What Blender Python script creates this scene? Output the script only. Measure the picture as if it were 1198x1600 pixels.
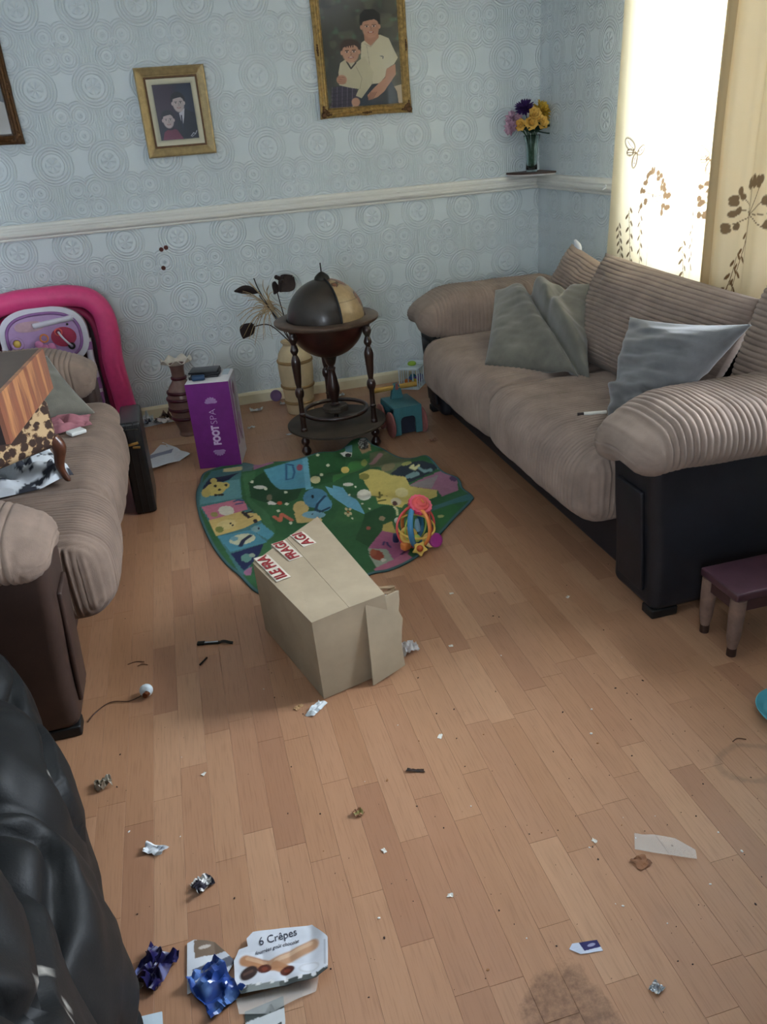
import bpy, math, random
import numpy as np
from mathutils import Matrix, Vector
from math import pi, sin, cos, radians

sc = bpy.context.scene
for o in list(bpy.data.objects):
    bpy.data.objects.remove(o)
C = sc.collection
random.seed(7)
RNG = np.random.default_rng(7)

# ------------------------------------------------------------------ camera
CAM = (-2.145, -4.613, 1.42)
def camera():
    yaw, pitch, roll = 0.223941578, 0.452202021, -0.0825517417
    f = Vector((sin(yaw)*cos(pitch), cos(yaw)*cos(pitch), -sin(pitch)))
    r = Vector((cos(yaw), -sin(yaw), 0)); u = r.cross(f)
    r2 = r*cos(roll) + u*sin(roll); u2 = -r*sin(roll) + u*cos(roll)
    cd = bpy.data.cameras.new('camera'); co = bpy.data.objects.new('camera', cd); C.objects.link(co)
    m = Matrix((r2, u2, -f)).transposed().to_4x4(); m.translation = CAM
    co.matrix_world = m
    cd.sensor_fit = 'VERTICAL'; cd.sensor_height = 32.0; cd.sensor_width = 24.0
    cd.lens = 32.0*1233.57/1600.0; cd.clip_start = 0.02
    sc.camera = co
camera()

# ------------------------------------------------------------------ light
sc.view_settings.view_transform = 'Standard'; sc.view_settings.look = 'None'
sc.view_settings.gamma = 1.0; sc.view_settings.use_curve_mapping = False
sc.view_settings.exposure = 1.3
w = bpy.data.worlds.new('sky'); sc.world = w; w.use_nodes = True
bg = w.node_tree.nodes['Background']
bg.inputs[0].default_value = (0.83, 0.93, 1.05, 1); bg.inputs[1].default_value = 19.0
def portal(name, loc, rot, sx, sy):
    l = bpy.data.lights.new(name, 'AREA'); l.shape = 'RECTANGLE'; l.size = sx; l.size_y = sy
    l.cycles.is_portal = True
    o = bpy.data.objects.new(name, l); C.objects.link(o); o.location = loc; o.rotation_euler = rot
# window 1 is in the right wall over the sofa, window 2 in the wall behind the camera
W1 = dict(y0=-3.25, y1=-1.21, z0=0.80, z1=2.16)
W2 = dict(x0=-3.5, x1=-2.85, z0=0.80, z1=2.20)
portal('window_portal', (0.27, (W1['y0']+W1['y1'])/2, (W1['z0']+W1['z1'])/2), (0, radians(90), 0), W1['z1']-W1['z0'], W1['y1']-W1['y0'])
portal('window_portal', ((W2['x0']+W2['x1'])/2, -6.47, (W2['z0']+W2['z1'])/2), (radians(90), 0, 0), W2['x1']-W2['x0'], W2['z1']-W2['z0'])

# ------------------------------------------------------------------ helpers
def S(r, g=None, b=None):
    """sRGB 0-255 -> linear rgba"""
    if g is None: r, g, b = r
    f = lambda v: (v/255/12.92) if v <= 10.3 else ((v/255+.055)/1.055)**2.4
    return (f(r), f(g), f(b), 1.0)

def frac(x): return x - np.floor(x)
def _h(i, j, k):
    n = (i*374761393 + j*668265263 + k*2147483647 + 1013904223) & 0xffffffff
    n = ((n ^ (n >> 13))*1274126177) & 0xffffffff
    return ((n ^ (n >> 16)) & 0xffff)/65535.0
def vnoise(p, sc_=1.0, seed=0):
    """value noise in [-1,1], p (...,3)"""
    p = np.asarray(p, float)*sc_ + seed*17.31
    i = np.floor(p).astype(np.int64); f = p - i; f = f*f*(3-2*f)
    r = 0
    for a in (0, 1):
        for b in (0, 1):
            for c in (0, 1):
                wgt = (f[..., 0] if a else 1-f[..., 0])*(f[..., 1] if b else 1-f[..., 1])*(f[..., 2] if c else 1-f[..., 2])
                r = r + wgt*_h(i[..., 0]+a, i[..., 1]+b, i[..., 2]+c)
    return r*2-1
def sstep(a, b, x):
    t = np.clip((x-a)/(b-a), 0, 1); return t*t*(3-2*t)

class MB:
    """collects shapes; build() links them as ONE mesh object"""
    def __init__(s): s.v = []; s.f = []; s.m = []; s.n = 0; s.col = []
    def add(s, v, f, mi=0, xf=None, fn=None, col=None):
        v = np.asarray(v, float).reshape(-1, 3)
        if fn is not None: v = fn(v)
        if xf is not None:
            a = np.array(xf); v = v @ a[:3, :3].T + a[:3, 3]
        s.v.append(v)
        for q in f: s.f.append(tuple(int(i)+s.n for i in q)); s.m.append(mi)
        s.n += len(v)
        if col is not None:
            col = np.asarray(col, float)
            if col.ndim == 1: col = np.repeat(col[None], len(v), 0)
            s.col.append(col)
        return s
    def build(s, name, mats, parent=None, smooth=True, angle=None, world=False):
        me = bpy.data.meshes.new(name)
        v = np.concatenate(s.v)
        if world and parent is not None:
            mi = np.array(parent_matrix(parent).inverted()); v = v @ mi[:3, :3].T + mi[:3, 3]
        me.from_pydata(v.tolist(), [], s.f)
        if not isinstance(mats, (list, tuple)): mats = [mats]
        for m in mats: me.materials.append(m)
        if len(mats) > 1: me.polygons.foreach_set('material_index', s.m)
        if s.col:
            a = me.color_attributes.new('paint', 'FLOAT_COLOR', 'POINT')
            a.data.foreach_set('color', np.concatenate(s.col).astype(np.float32).ravel())
        me.update()
        if smooth:
            me.polygons.foreach_set('use_smooth', [True]*len(me.polygons))
            if angle: me.set_sharp_from_angle(angle=radians(angle))
        o = bpy.data.objects.new(name, me); C.objects.link(o)
        if parent is not None: o.parent = parent
        return o
def parent_matrix(o):
    m = o.matrix_basis.copy(); p = o.parent
    while p is not None: m = p.matrix_basis @ m; p = p.parent
    return m

def thing(name, label, cat, loc=(0, 0, 0), rz=0, group=None, rot=None):
    o = bpy.data.objects.new(name, None); C.objects.link(o); o.empty_display_size = .05
    o.location = loc; o.rotation_euler = rot if rot else (0, 0, rz)
    o['label'] = label; o['category'] = cat
    if group: o['group'] = group
    return o
def tag(o, label, cat, group=None):
    o['label'] = label; o['category'] = cat
    if group: o['group'] = group
    return o
def struct(o): o['kind'] = 'structure'; return o

def T(x=0, y=0, z=0): return Matrix.Translation((x, y, z))
def RX(a): return Matrix.Rotation(radians(a), 4, 'X')
def RY(a): return Matrix.Rotation(radians(a), 4, 'Y')
def RZ(a): return Matrix.Rotation(radians(a), 4, 'Z')
def SC(x, y, z): return Matrix.Diagonal((x, y, z, 1))
def frame(o, x, y):
    """matrix with origin o, x axis along x, y roughly along y"""
    x = Vector(x).normalized(); z = x.cross(Vector(y)).normalized(); y = z.cross(x)
    m = Matrix((x, y, z)).transposed().to_4x4(); m.translation = o; return m

def box(x0, x1, y0, y1, z0, z1):
    v = [(x, y, z) for z in (z0, z1) for y in (y0, y1) for x in (x0, x1)]
    return v, [(0, 2, 3, 1), (4, 5, 7, 6), (0, 1, 5, 4), (2, 6, 7, 3), (0, 4, 6, 2), (1, 3, 7, 5)]

def _axis(h, r, seg, step):
    r = min(r, h*0.999)
    a = np.array([r*math.tan(pi/4*k/seg) for k in range(seg+1)])  # even arc steps
    inner = max(1, int(round(2*(h-r)/step))) if step else 1
    mid = np.linspace(-(h-r), h-r, inner+1)
    return np.concatenate([-(h-r)-a[::-1][:-1], mid, (h-r)+a[1:]])
def rbox(sx, sy, sz, r, seg=2, step=(None, None, None), normals=False):
    """rounded box centred at origin, welded; optional grid step per axis"""
    hx = np.array([sx, sy, sz])/2.0; r = min(r, hx.min()*.999)
    ax = [_axis(hx[i], r, seg, step[i]) for i in range(3)]
    vs = []; fs = []; n = 0
    for k in range(3):
        a, b = (k+1) % 3, (k+2) % 3
        for sg in (-1, 1):
            A, B = np.meshgrid(ax[a], ax[b], indexing='ij'); P = np.zeros(A.shape+(3,))
            P[..., a] = A; P[..., b] = B; P[..., k] = sg*hx[k]
            na, nb = A.shape
            idx = np.arange(na*nb).reshape(na, nb)+n
            q = np.stack([idx[:-1, :-1], idx[1:, :-1], idx[1:, 1:], idx[:-1, 1:]], -1).reshape(-1, 4)
            if sg < 0: q = q[:, ::-1]
            vs.append(P.reshape(-1, 3)); fs.append(q); n += na*nb
    P = np.concatenate(vs); F = np.concatenate(fs)
    key = np.round(P*1e5).astype(np.int64)
    _, first, inv = np.unique(key, axis=0, return_index=True, return_inverse=True)
    P = P[first]; F = inv.reshape(-1)[F]
    q = np.clip(P, -(hx-r), hx-r); d = P-q; nn = d/np.maximum(np.linalg.norm(d, axis=1, keepdims=True), 1e-9)
    V = q + r*nn
    if normals: return V, F, nn
    return V, F.tolist()

def lathe(prof, seg=24, caps=True):
    prof = np.asarray(prof, float); n = len(prof)
    a = np.linspace(0, 2*pi, seg, endpoint=False)
    v = np.stack([np.outer(prof[:, 0], np.cos(a)), np.outer(prof[:, 0], np.sin(a)), np.repeat(prof[:, 1:2], seg, 1)], -1).reshape(-1, 3)
    f = []
    for i in range(n-1):
        for j in range(seg):
            k = (j+1) % seg; f.append((i*seg+j, i*seg+k, (i+1)*seg+k, (i+1)*seg+j))
    if caps:
        f.append(tuple(range(seg))[::-1]); f.append(tuple((n-1)*seg+j for j in range(seg)))
    return v, f
def smooth_prof(pts, k=6):
    """catmull-rom through (r,z) points"""
    return catmull(np.asarray(pts, float), k)
def catmull(p, k=6, closed=False):
    p = np.asarray(p, float); n = len(p); out = []
    for i in range(n if closed else n-1):
        if closed: a, b, c, d = p[(i-1) % n], p[i], p[(i+1) % n], p[(i+2) % n]
        else: a, b, c, d = p[max(i-1, 0)], p[i], p[i+1], p[min(i+2, n-1)]
        for t in np.linspace(0, 1, k, endpoint=False):
            out.append(.5*((2*b)+(c-a)*t+(2*a-5*b+4*c-d)*t*t+(3*b-a-3*c+d)*t**3))
    if not closed: out.append(p[-1])
    return np.array(out)
def tube(path, r, seg=8, closed=False, flat=1.0):
    path = np.asarray(path, float); n = len(path)
    r = np.broadcast_to(np.asarray(r, float), (n,))
    tg = np.roll(path, -1, 0)-np.roll(path, 1, 0) if closed else np.gradient(path, axis=0)
    tg /= np.maximum(np.linalg.norm(tg, axis=1, keepdims=True), 1e-9)
    up = np.array([0, 0, 1.0]) if abs(tg[0][2]) < .9 else np.array([1.0, 0, 0])
    v = []
    for i in range(n):
        x = np.cross(up, tg[i]); x /= max(np.linalg.norm(x), 1e-9); up = np.cross(tg[i], x)
        for j in range(seg):
            a = 2*pi*j/seg; v.append(path[i]+r[i]*(cos(a)*x+flat*sin(a)*up))
    f = []
    for i in range(n if closed else n-1):
        i2 = (i+1) % n
        for j in range(seg):
            k = (j+1) % seg; f.append((i*seg+j, i*seg+k, i2*seg+k, i2*seg+j))
    if not closed:
        f.append(tuple(range(seg))[::-1]); f.append(tuple((n-1)*seg+j for j in range(seg)))
    return v, f
def torus(R, r, n=32, m=8, a0=0, a1=2*pi):
    closed = abs(a1-a0-2*pi) < 1e-6
    a = np.linspace(a0, a1, n, endpoint=not closed)
    return tube(np.stack([R*np.cos(a), R*np.sin(a), 0*a], 1), r, m, closed)
def ball(r, n=12, m=16, sx=1, sy=1, sz=1):
    a = np.linspace(-pi/2, pi/2, n)
    v, f = lathe(np.stack([r*np.maximum(np.cos(a), 1e-4), r*np.sin(a)], 1), m)
    return np.asarray(v)*np.array([sx, sy, sz]), f
def prism(pts, z0, z1):
    """extruded polygon (xy)"""
    n = len(pts)
    v = [(x, y, z0) for x, y in pts]+[(x, y, z1) for x, y in pts]
    f = [tuple(range(n))[::-1], tuple(range(n, 2*n))]+[(i, (i+1) % n, n+(i+1) % n, n+i) for i in range(n)]
    return v, f
def sheet(nu, nv, fn, thick=0.0):
    """grid of points fn(U,V)->(..,3); with thickness it is a closed slab"""
    U, V = np.meshgrid(np.linspace(0, 1, nu), np.linspace(0, 1, nv), indexing='ij')
    P = fn(U, V); idx = np.arange(nu*nv).reshape(nu, nv)
    q = np.stack([idx[:-1, :-1], idx[1:, :-1], idx[1:, 1:], idx[:-1, 1:]], -1).reshape(-1, 4)
    v = P.reshape(-1, 3)
    if not thick: return v, q.tolist()
    du = np.gradient(P, axis=0); dv = np.gradient(P, axis=1); nrm = np.cross(du, dv)
    nrm /= np.maximum(np.linalg.norm(nrm, axis=-1, keepdims=True), 1e-12)
    Q = P-nrm*thick; N = nu*nv
    loop = list(idx[:, 0])+list(idx[-1, 1:])+list(idx[-2::-1, -1])+list(idx[0, -2:0:-1])
    f = q.tolist()+(q[:, ::-1]+N).tolist()
    for a, b in zip(loop, loop[1:]+loop[:1]): f.append((b, a, a+N, b+N))
    return np.concatenate([v, Q.reshape(-1, 3)]), f

def crumple(name, label, cat, loc, size, cols, mats, seed, rz=0, n=12, flat=.5, group=None, thick=.0006, amp=.45):
    """a creased scrap of paper, film or foil"""
    sx, sy, h = size
    def fn(U, V):
        x = (U-.5)*sx; y = (V-.5)*sy
        p = np.stack([U*3.1, V*3.1*sy/sx, 0*U], -1)
        zz = np.abs(vnoise(p, 1.0, seed))+.5*np.abs(vnoise(p, 2.3, seed+5))
        x = x+amp*sx*.3*vnoise(p, 1.2, seed+1); y = y+amp*sy*.3*vnoise(p, 1.2, seed+2)
        zz = zz-zz.min()
        return np.stack([x, y, .001+h*zz], -1)
    mb = MB(); v, f = sheet(n, n, fn, thick)
    if cols is not None:
        v = np.asarray(v); g = vnoise(np.c_[v[:, :2]/sx*3, 0*v[:, 0]], 1.0, seed+9)
        a = np.array(cols[0]); b = np.array(cols[1]); cc = np.where((g > cols[2])[:, None], b[None], a[None])
        mb.add(v, f, col=cc)
    else: mb.add(v, f)
    o = mb.build(name, mats, None, True, 30)
    o.location = loc; o.rotation_euler = (0, 0, rz)
    return tag(o, label, cat, group)

class Paint:
    """paints flat colour areas on a set of 2-D points"""
    def __init__(s, x, y, base):
        s.x = np.asarray(x).ravel(); s.y = np.asarray(y).ravel()
        s.c = np.repeat(np.array(S(base))[None], len(s.x), 0)
    def _put(s, a, col):
        a = np.clip(a, 0, 1)[:, None]; s.c = s.c*(1-a)+np.array(S(col))[None]*a
    def poly(s, pts, col, op=1.0):
        ins = np.zeros(len(s.x), bool); n = len(pts)
        for i in range(n):
            x0, y0 = pts[i]; x1, y1 = pts[(i+1) % n]
            if y0 == y1: continue
            cnd = ((y0 > s.y) != (y1 > s.y)) & (s.x < (x1-x0)*(s.y-y0)/(y1-y0)+x0)
            ins ^= cnd
        s._put(ins*op, col); return s
    def ell(s, cx, cy, rx, ry, col, rot=0, soft=.12, op=1.0):
        dx = s.x-cx; dy = s.y-cy; c_, s_ = cos(radians(rot)), sin(radians(rot))
        u = (dx*c_+dy*s_)/rx; v = (-dx*s_+dy*c_)/ry; r = np.sqrt(u*u+v*v)
        s._put((1-sstep(1-soft, 1+soft, r))*op, col); return s
    def line(s, pts, wd, col, op=1.0):
        d = np.full(len(s.x), 1e9)
        for (x0, y0), (x1, y1) in zip(pts[:-1], pts[1:]):
            L = (x1-x0)**2+(y1-y0)**2+1e-12
            t = np.clip(((s.x-x0)*(x1-x0)+(s.y-y0)*(y1-y0))/L, 0, 1)
            d = np.minimum(d, np.hypot(s.x-x0-t*(x1-x0), s.y-y0-t*(y1-y0)))
        s._put((1-sstep(wd*.4, wd*.62, d))*op, col); return s
    def mottle(s, col, scale, seed, thr=.1, op=.6):
        g = vnoise(np.c_[s.x, s.y, 0*s.x], scale, seed); s._put(sstep(thr, thr+.5, g)*op, col); return s

def text_mesh(txt, size, bold=0.0, xf=None, align='CENTER', depth=.0004, shear=0.0, spacing=1.0):
    cu = bpy.data.curves.new('lettering', 'FONT'); cu.body = txt; cu.size = size; cu.offset = bold
    cu.align_x = align; cu.align_y = 'CENTER'; cu.extrude = depth; cu.resolution_u = 3; cu.shear = shear
    cu.space_character = spacing
    o = bpy.data.objects.new('lettering', cu); C.objects.link(o)
    dg = bpy.context.evaluated_depsgraph_get(); dg.update()
    me = bpy.data.meshes.new_from_object(o.evaluated_get(dg))
    v = np.array([p.co[:] for p in me.vertices]); f = [tuple(p.vertices) for p in me.polygons]
    bpy.data.objects.remove(o); bpy.data.curves.remove(cu); bpy.data.meshes.remove(me)
    return v, f

# ------------------------------------------------------------------ node helpers / materials
class NT:
    def __init__(s, mat): s.t = mat.node_tree; s.n = s.t.nodes; s.l = s.t.links
    def node(s, typ, **kw):
        n = s.n.new(typ)
        for k, v in kw.items(): setattr(n, k, v)
        return n
    def m(s, op, a, b=None, c=None):
        n = s.n.new('ShaderNodeMath'); n.operation = op
        for i, x in enumerate((a, b, c)):
            if x is None: continue
            if isinstance(x, (int, float)): n.inputs[i].default_value = x
            else: s.l.new(x, n.inputs[i])
        return n.outputs[0]
    def mix(s, fac, a, b, mode='MIX'):
        n = s.n.new('ShaderNodeMix'); n.data_type = 'RGBA'; n.blend_type = mode
        for sock, x in ((n.inputs[0], fac), (n.inputs[6], a), (n.inputs[7], b)):
            if isinstance(x, (int, float)): sock.default_value = x
            elif isinstance(x, tuple): sock.default_value = x
            else: s.l.new(x, sock)
        return n.outputs[2]
    def ramp(s, fac, stops):
        n = s.n.new('ShaderNodeValToRGB'); e = n.color_ramp.elements
        while len(e) < len(stops): e.new(.5)
        for q, (p, c) in zip(e, stops): q.position = p; q.color = c
        s.l.new(fac, n.inputs[0]); return n.outputs[0]
    def noise(s, scale, detail=3, rough=.55, vec=None, dist=0):
        n = s.n.new('ShaderNodeTexNoise'); n.inputs['Scale'].default_value = scale
        n.inputs['Detail'].default_value = detail; n.inputs['Roughness'].default_value = rough
        n.inputs['Distortion'].default_value = dist
        if vec is not None: s.l.new(vec, n.inputs['Vector'])
        return n.outputs[0]
    def coord(s, kind='Object', scale=(1, 1, 1)):
        n = s.n.new('ShaderNodeTexCoord'); mp = s.n.new('ShaderNodeMapping')
        mp.inputs['Scale'].default_value = scale; s.l.new(n.outputs[kind], mp.inputs[0]); return mp.outputs[0]
    def bump(s, h, strength=.3, dist=.002):
        n = s.n.new('ShaderNodeBump'); n.inputs['Strength'].default_value = strength
        n.inputs['Distance'].default_value = dist; s.l.new(h, n.inputs['Height']); return n.outputs[0]
def M(name, col, rough=.6, metal=0, var=.12, vscale=25, bump=0, bscale=120, stretch=(1, 1, 1), spec=.4, attr=None,
      sheen=0, trans=0, coat=0, var2=None, alpha=None, sub=0):
    m = bpy.data.materials.new(name); m.use_nodes = True; nt = NT(m); b = nt.n['Principled BSDF']
    vec = nt.coord('Object', stretch)
    c = S(col) if isinstance(col, tuple) else col
    if attr:
        a = nt.node('ShaderNodeAttribute'); a.attribute_name = attr; base = a.outputs['Color']
    else:
        base = c
    n = nt.noise(vscale, 4, .6, vec)
    dark = nt.mix(1.0, base, (1-var*1.3,)*3+(1,), 'MULTIPLY')
    if var2: light = S(var2)
    else: light = nt.mix(1.0, base, (1+var,)*3+(1,), 'MULTIPLY')
    nt.l.new(nt.mix(nt.ramp(n, [(.3, (0, 0, 0, 1)), (.7, (1, 1, 1, 1))]), dark, light), b.inputs['Base Color'])
    b.inputs['Roughness'].default_value = rough; b.inputs['Metallic'].default_value = metal
    b.inputs['Specular IOR Level'].default_value = spec
    if sheen: b.inputs['Sheen Weight'].default_value = sheen; b.inputs['Sheen Roughness'].default_value = .5
    if trans: b.inputs['Transmission Weight'].default_value = trans
    if coat: b.inputs['Coat Weight'].default_value = coat; b.inputs['Coat Roughness'].default_value = .1
    if alpha is not None: b.inputs['Alpha'].default_value = alpha
    if bump: nt.l.new(nt.bump(nt.noise(bscale, 3, .6, vec), bump, .003), b.inputs['Normal'])
    return m
# ------------------------------------------------------------------ room shell
XL, YF, ZC = -3.62, -6.3, 2.42      # left wall, front wall, ceiling
def wallpaper(name, axis):
    """painted anaglypta: medallion rows and quatrefoil rows in relief"""
    m = bpy.data.materials.new(name); m.use_nodes = True; nt = NT(m); b = nt.n['Principled BSDF']
    g = nt.node('ShaderNodeNewGeometry'); sp = nt.node('ShaderNodeSeparateXYZ'); nt.l.new(g.outputs['Position'], sp.inputs[0])
    wob = nt.noise(30, 2, .5, g.outputs['Position'])
    a = nt.m('ADD', sp.outputs[axis], nt.m('MULTIPLY', nt.m('SUBTRACT', wob, .5), .006)); z = nt.m('ADD', sp.outputs[2], nt.m('MULTIPLY', nt.m('LESS_THAN', sp.outputs[2], 1.07), .06))
    P, Q = .271, .335
    def cell(off):
        du = nt.m('MULTIPLY', nt.m('SUBTRACT', nt.m('FRACT', nt.m('ADD', nt.m('DIVIDE', a, P), 20.256+off)), .5), P)
        dv = nt.m('MULTIPLY', nt.m('SUBTRACT', nt.m('FRACT', nt.m('ADD', nt.m('DIVIDE', z, Q), 20.410+off)), .5), Q)
        return du, dv
    def hyp(x, y): return nt.m('SQRT', nt.m('ADD', nt.m('MULTIPLY', x, x), nt.m('MULTIPLY', y, y)))
    def band(r, lo, hi, soft=.003):
        def ss(e, flip):
            n = nt.node('ShaderNodeMapRange', interpolation_type='SMOOTHSTEP')
            n.inputs[1].default_value = e-soft; n.inputs[2].default_value = e+soft
            n.inputs[3].default_value = 1 if flip else 0; n.inputs[4].default_value = 0 if flip else 1
            nt.l.new(r, n.inputs[0]); return n.outputs[0]
        return nt.m('MULTIPLY', ss(lo, False), ss(hi, True))
    def rings(r, per): return nt.m('POWER', nt.m('ADD', nt.m('MULTIPLY', nt.m('COSINE', nt.m('MULTIPLY', r, 2*pi/per)), .5), .5), 2.0)
    du, dv = cell(0); r = hyp(du, dv)
    h = nt.m('MULTIPLY', band(r, .052, .098), rings(r, .0138))
    ang = nt.m('ARCTAN2', dv, du)
    petal = nt.m('ADD', nt.m('MULTIPLY', nt.m('COSINE', nt.m('MULTIPLY', ang, 6)), .5), .5)
    h = nt.m('ADD', h, nt.m('MULTIPLY', nt.m('MULTIPLY', band(r, .006, .036), petal), .9))
    eu, ev = cell(.5)
    au = nt.m('SUBTRACT', nt.m('ABSOLUTE', eu), .045); av = nt.m('SUBTRACT', nt.m('ABSOLUTE', ev), .045); r2 = hyp(au, av)
    far = band(r, .104, 9)
    q = nt.m('MULTIPLY', band(r2, .027, .066), rings(r2, .0132))
    q = nt.m('MULTIPLY', q, band(hyp(eu, ev), .034, 9, .006))
    qa = nt.m('ADD', nt.m('MULTIPLY', nt.m('COSINE', nt.m('MULTIPLY', nt.m('ARCTAN2', ev, eu), 8)), .5), .5)
    q = nt.m('ADD', q, nt.m('MULTIPLY', nt.m('MULTIPLY', band(hyp(eu, ev), .005, .026), qa), .9))
    q = nt.m('ADD', q, nt.m('MULTIPLY', band(r2, .004, .012), .7))
    h = nt.m('ADD', h, nt.m('MULTIPLY', q, far))
    out2 = band(r2, .070, 9)
    ad = nt.m('ABSOLUTE', nt.m('SUBTRACT', nt.m('ABSOLUTE', eu), P/2))
    st = nt.m('MULTIPLY', band(ad, -.01, .024), rings(ad, .0115))
    h = nt.m('ADD', h, nt.m('MULTIPLY', nt.m('MULTIPLY', st, nt.m('MULTIPLY', far, out2)), .8))
    h = nt.m('ADD', h, nt.m('MULTIPLY', nt.noise(90, 3, .6, g.outputs['Position']), .22))
    bp = nt.node('ShaderNodeBump'); bp.inputs['Strength'].default_value = .7; bp.inputs['Distance'].default_value = .006
    nt.l.new(h, bp.inputs['Height']); nt.l.new(bp.outputs[0], b.inputs['Normal'])
    n = nt.noise(1.3, 4, .6, g.outputs['Position'])
    nt.l.new(nt.ramp(n, [(.3, S(203, 212, 215)), (.7, S(213, 222, 226))]), b.inputs['Base Color'])
    b.inputs['Roughness'].default_value = .42; b.inputs['Specular IOR Level'].default_value = .35
    return m
WPX = wallpaper('anaglypta_x', 0); WPY = wallpaper('anaglypta_y', 1)
PLAIN = M('ceiling_paint', (226, 226, 222), .8, var=.03)
GLOSS = M('gloss_paint', (222, 221, 214), .32, var=.02, vscale=9)
UPVC = M('white_upvc', (232, 234, 236), .3, var=.02)

struct(MB().add(*box(XL-.1, .25, 0, .12, 0, ZC)).build('wall_back', WPX, None, False))
struct(MB().add(*box(XL-.12, XL, YF, 0, 0, ZC)).build('wall_left', WPY, None, False))
mb = MB()
for b_ in ((W1['y1'], 0, 0, ZC), (YF, W1['y0'], 0, ZC), (W1['y0'], W1['y1'], 0, W1['z0']), (W1['y0'], W1['y1'], W1['z1'], ZC)):
    mb.add(*box(0, .25, *b_))
struct(mb.build('wall_right', WPY, None, False))
mb = MB()
for b_ in ((XL-.1, W2['x0'], 0, ZC), (W2['x1'], .25, 0, ZC), (W2['x0'], W2['x1'], 0, W2['z0']), (W2['x0'], W2['x1'], W2['z1'], ZC)):
    mb.add(*box(b_[0], b_[1], YF-.2, YF, b_[2], b_[3]))
struct(mb.build('wall_front', WPX, None, False))
struct(MB().add(*box(XL-.12, .25, YF-.2, .12, ZC, ZC+.1)).build('ceiling', PLAIN, None, False))

def glass_mat(name, tint=(1, 1, 1, 1), rough=0.0):
    m = bpy.data.materials.new(name); m.use_nodes = True; nt = NT(m)
    nt.n.remove(nt.n['Principled BSDF']); out = nt.n['Material Output']
    t = nt.node('ShaderNodeBsdfTransparent'); t.inputs[0].default_value = tint
    g = nt.node('ShaderNodeBsdfGlossy'); g.inputs['Roughness'].default_value = rough+.02
    f = nt.node('ShaderNodeFresnel'); f.inputs[0].default_value = 1.45
    mx = nt.node('ShaderNodeMixShader'); nt.l.new(f.outputs[0], mx.inputs[0]); nt.l.new(t.outputs[0], mx.inputs[1]); nt.l.new(g.outputs[0], mx.inputs[2])
    nt.l.new(mx.outputs[0], out.inputs[0]); return m
PANE = glass_mat('window_glass')
def window(name, axis, a0, a1, z0, z1, off, nm):
    fw = .06; d0, d1 = off, off+.07
    def bx(p, q, r0, r1): return box(d0, d1, p, q, r0, r1) if axis == 'y' else box(p, q, d0, d1, r0, r1)
    mb = MB()
    mb.add(*bx(a0, a1, z0, z0+fw)).add(*bx(a0, a1, z1-fw, z1)).add(*bx(a0, a0+fw, z0, z1)).add(*bx(a1-fw, a1, z0, z1))
    for k in range(1, nm):
        c = a0+(a1-a0)*k/nm; mb.add(*bx(c-.04, c+.04, z0, z1))
    w_ = struct(mb.build(name, UPVC, None, False))
    for k in range(nm):
        p, q = a0+(a1-a0)*k/nm+.04, a0+(a1-a0)*(k+1)/nm-.04
        g = MB()
        if axis == 'y': g.add([(off+.035, p, z0+fw), (off+.035, q, z0+fw), (off+.035, q, z1-fw), (off+.035, p, z1-fw)], [(0, 1, 2, 3)])
        else: g.add([(p, off+.035, z0+fw), (q, off+.035, z0+fw), (q, off+.035, z1-fw), (p, off+.035, z1-fw)], [(0, 1, 2, 3)])
        g.build('pane', PANE, w_, False)
    return w_
w1 = window('window_1', 'y', W1['y0'], W1['y1'], W1['z0'], W1['z1'], .13, 3)
MB().add(*box(-.02, .13, W1['y0'], W1['y1'], W1['z0']-.025, W1['z0'])).build('window_sill', UPVC, w1, False)
w2 = window('window_2', 'x', W2['x0'], W2['x1'], W2['z0'], W2['z1'], YF-.16, 3)

# mouldings: profile (depth from the wall, height) swept along the wall
def moulding(name, prof, mat, walls):
    mb = MB(); n = len(prof)
    for w_ in walls:
        if w_ == 'back': v = [(x, -d, z) for x in (XL, 0) for d, z in prof]
        elif w_ == 'right': v = [(-d, y, z) for y in (0, W1['y1']) for d, z in prof]
        elif w_ == 'left': v = [(XL+d, y, z) for y in (YF, 0) for d, z in prof]
        mb.add(v, [(i, i+1, n+i+1, n+i) for i in range(n-1)]+[tuple(range(n)), tuple(range(n, 2*n))[::-1]])
    return struct(mb.build(name, mat, None, True, 25))
dado = [(0, 1.034), (.010, 1.034), (.014, 1.040), (.014, 1.046), (.020, 1.050), (.026, 1.058), (.027, 1.066), (.020, 1.072), (.018, 1.080),
        (.022, 1.085), (.022, 1.090), (.012, 1.098), (.010, 1.108), (0, 1.112)]
moulding('trim_1', dado, GLOSS, ['back']); moulding('trim_2', dado, GLOSS, ['right']); moulding('trim_3', dado, GLOSS, ['left'])
bb = [(0, 0), (.016, 0), (.016, .052), (.012, .060), (.006, .066), (0, .067)]
CREAM = M('baseboard_paint', (226, 216, 184), .4, var=.07, vscale=6)
moulding('baseboard_back', bb, CREAM, ['back']); moulding('baseboard_right', bb, CREAM, ['right']); moulding('baseboard_left', bb, CREAM, ['left'])

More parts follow.
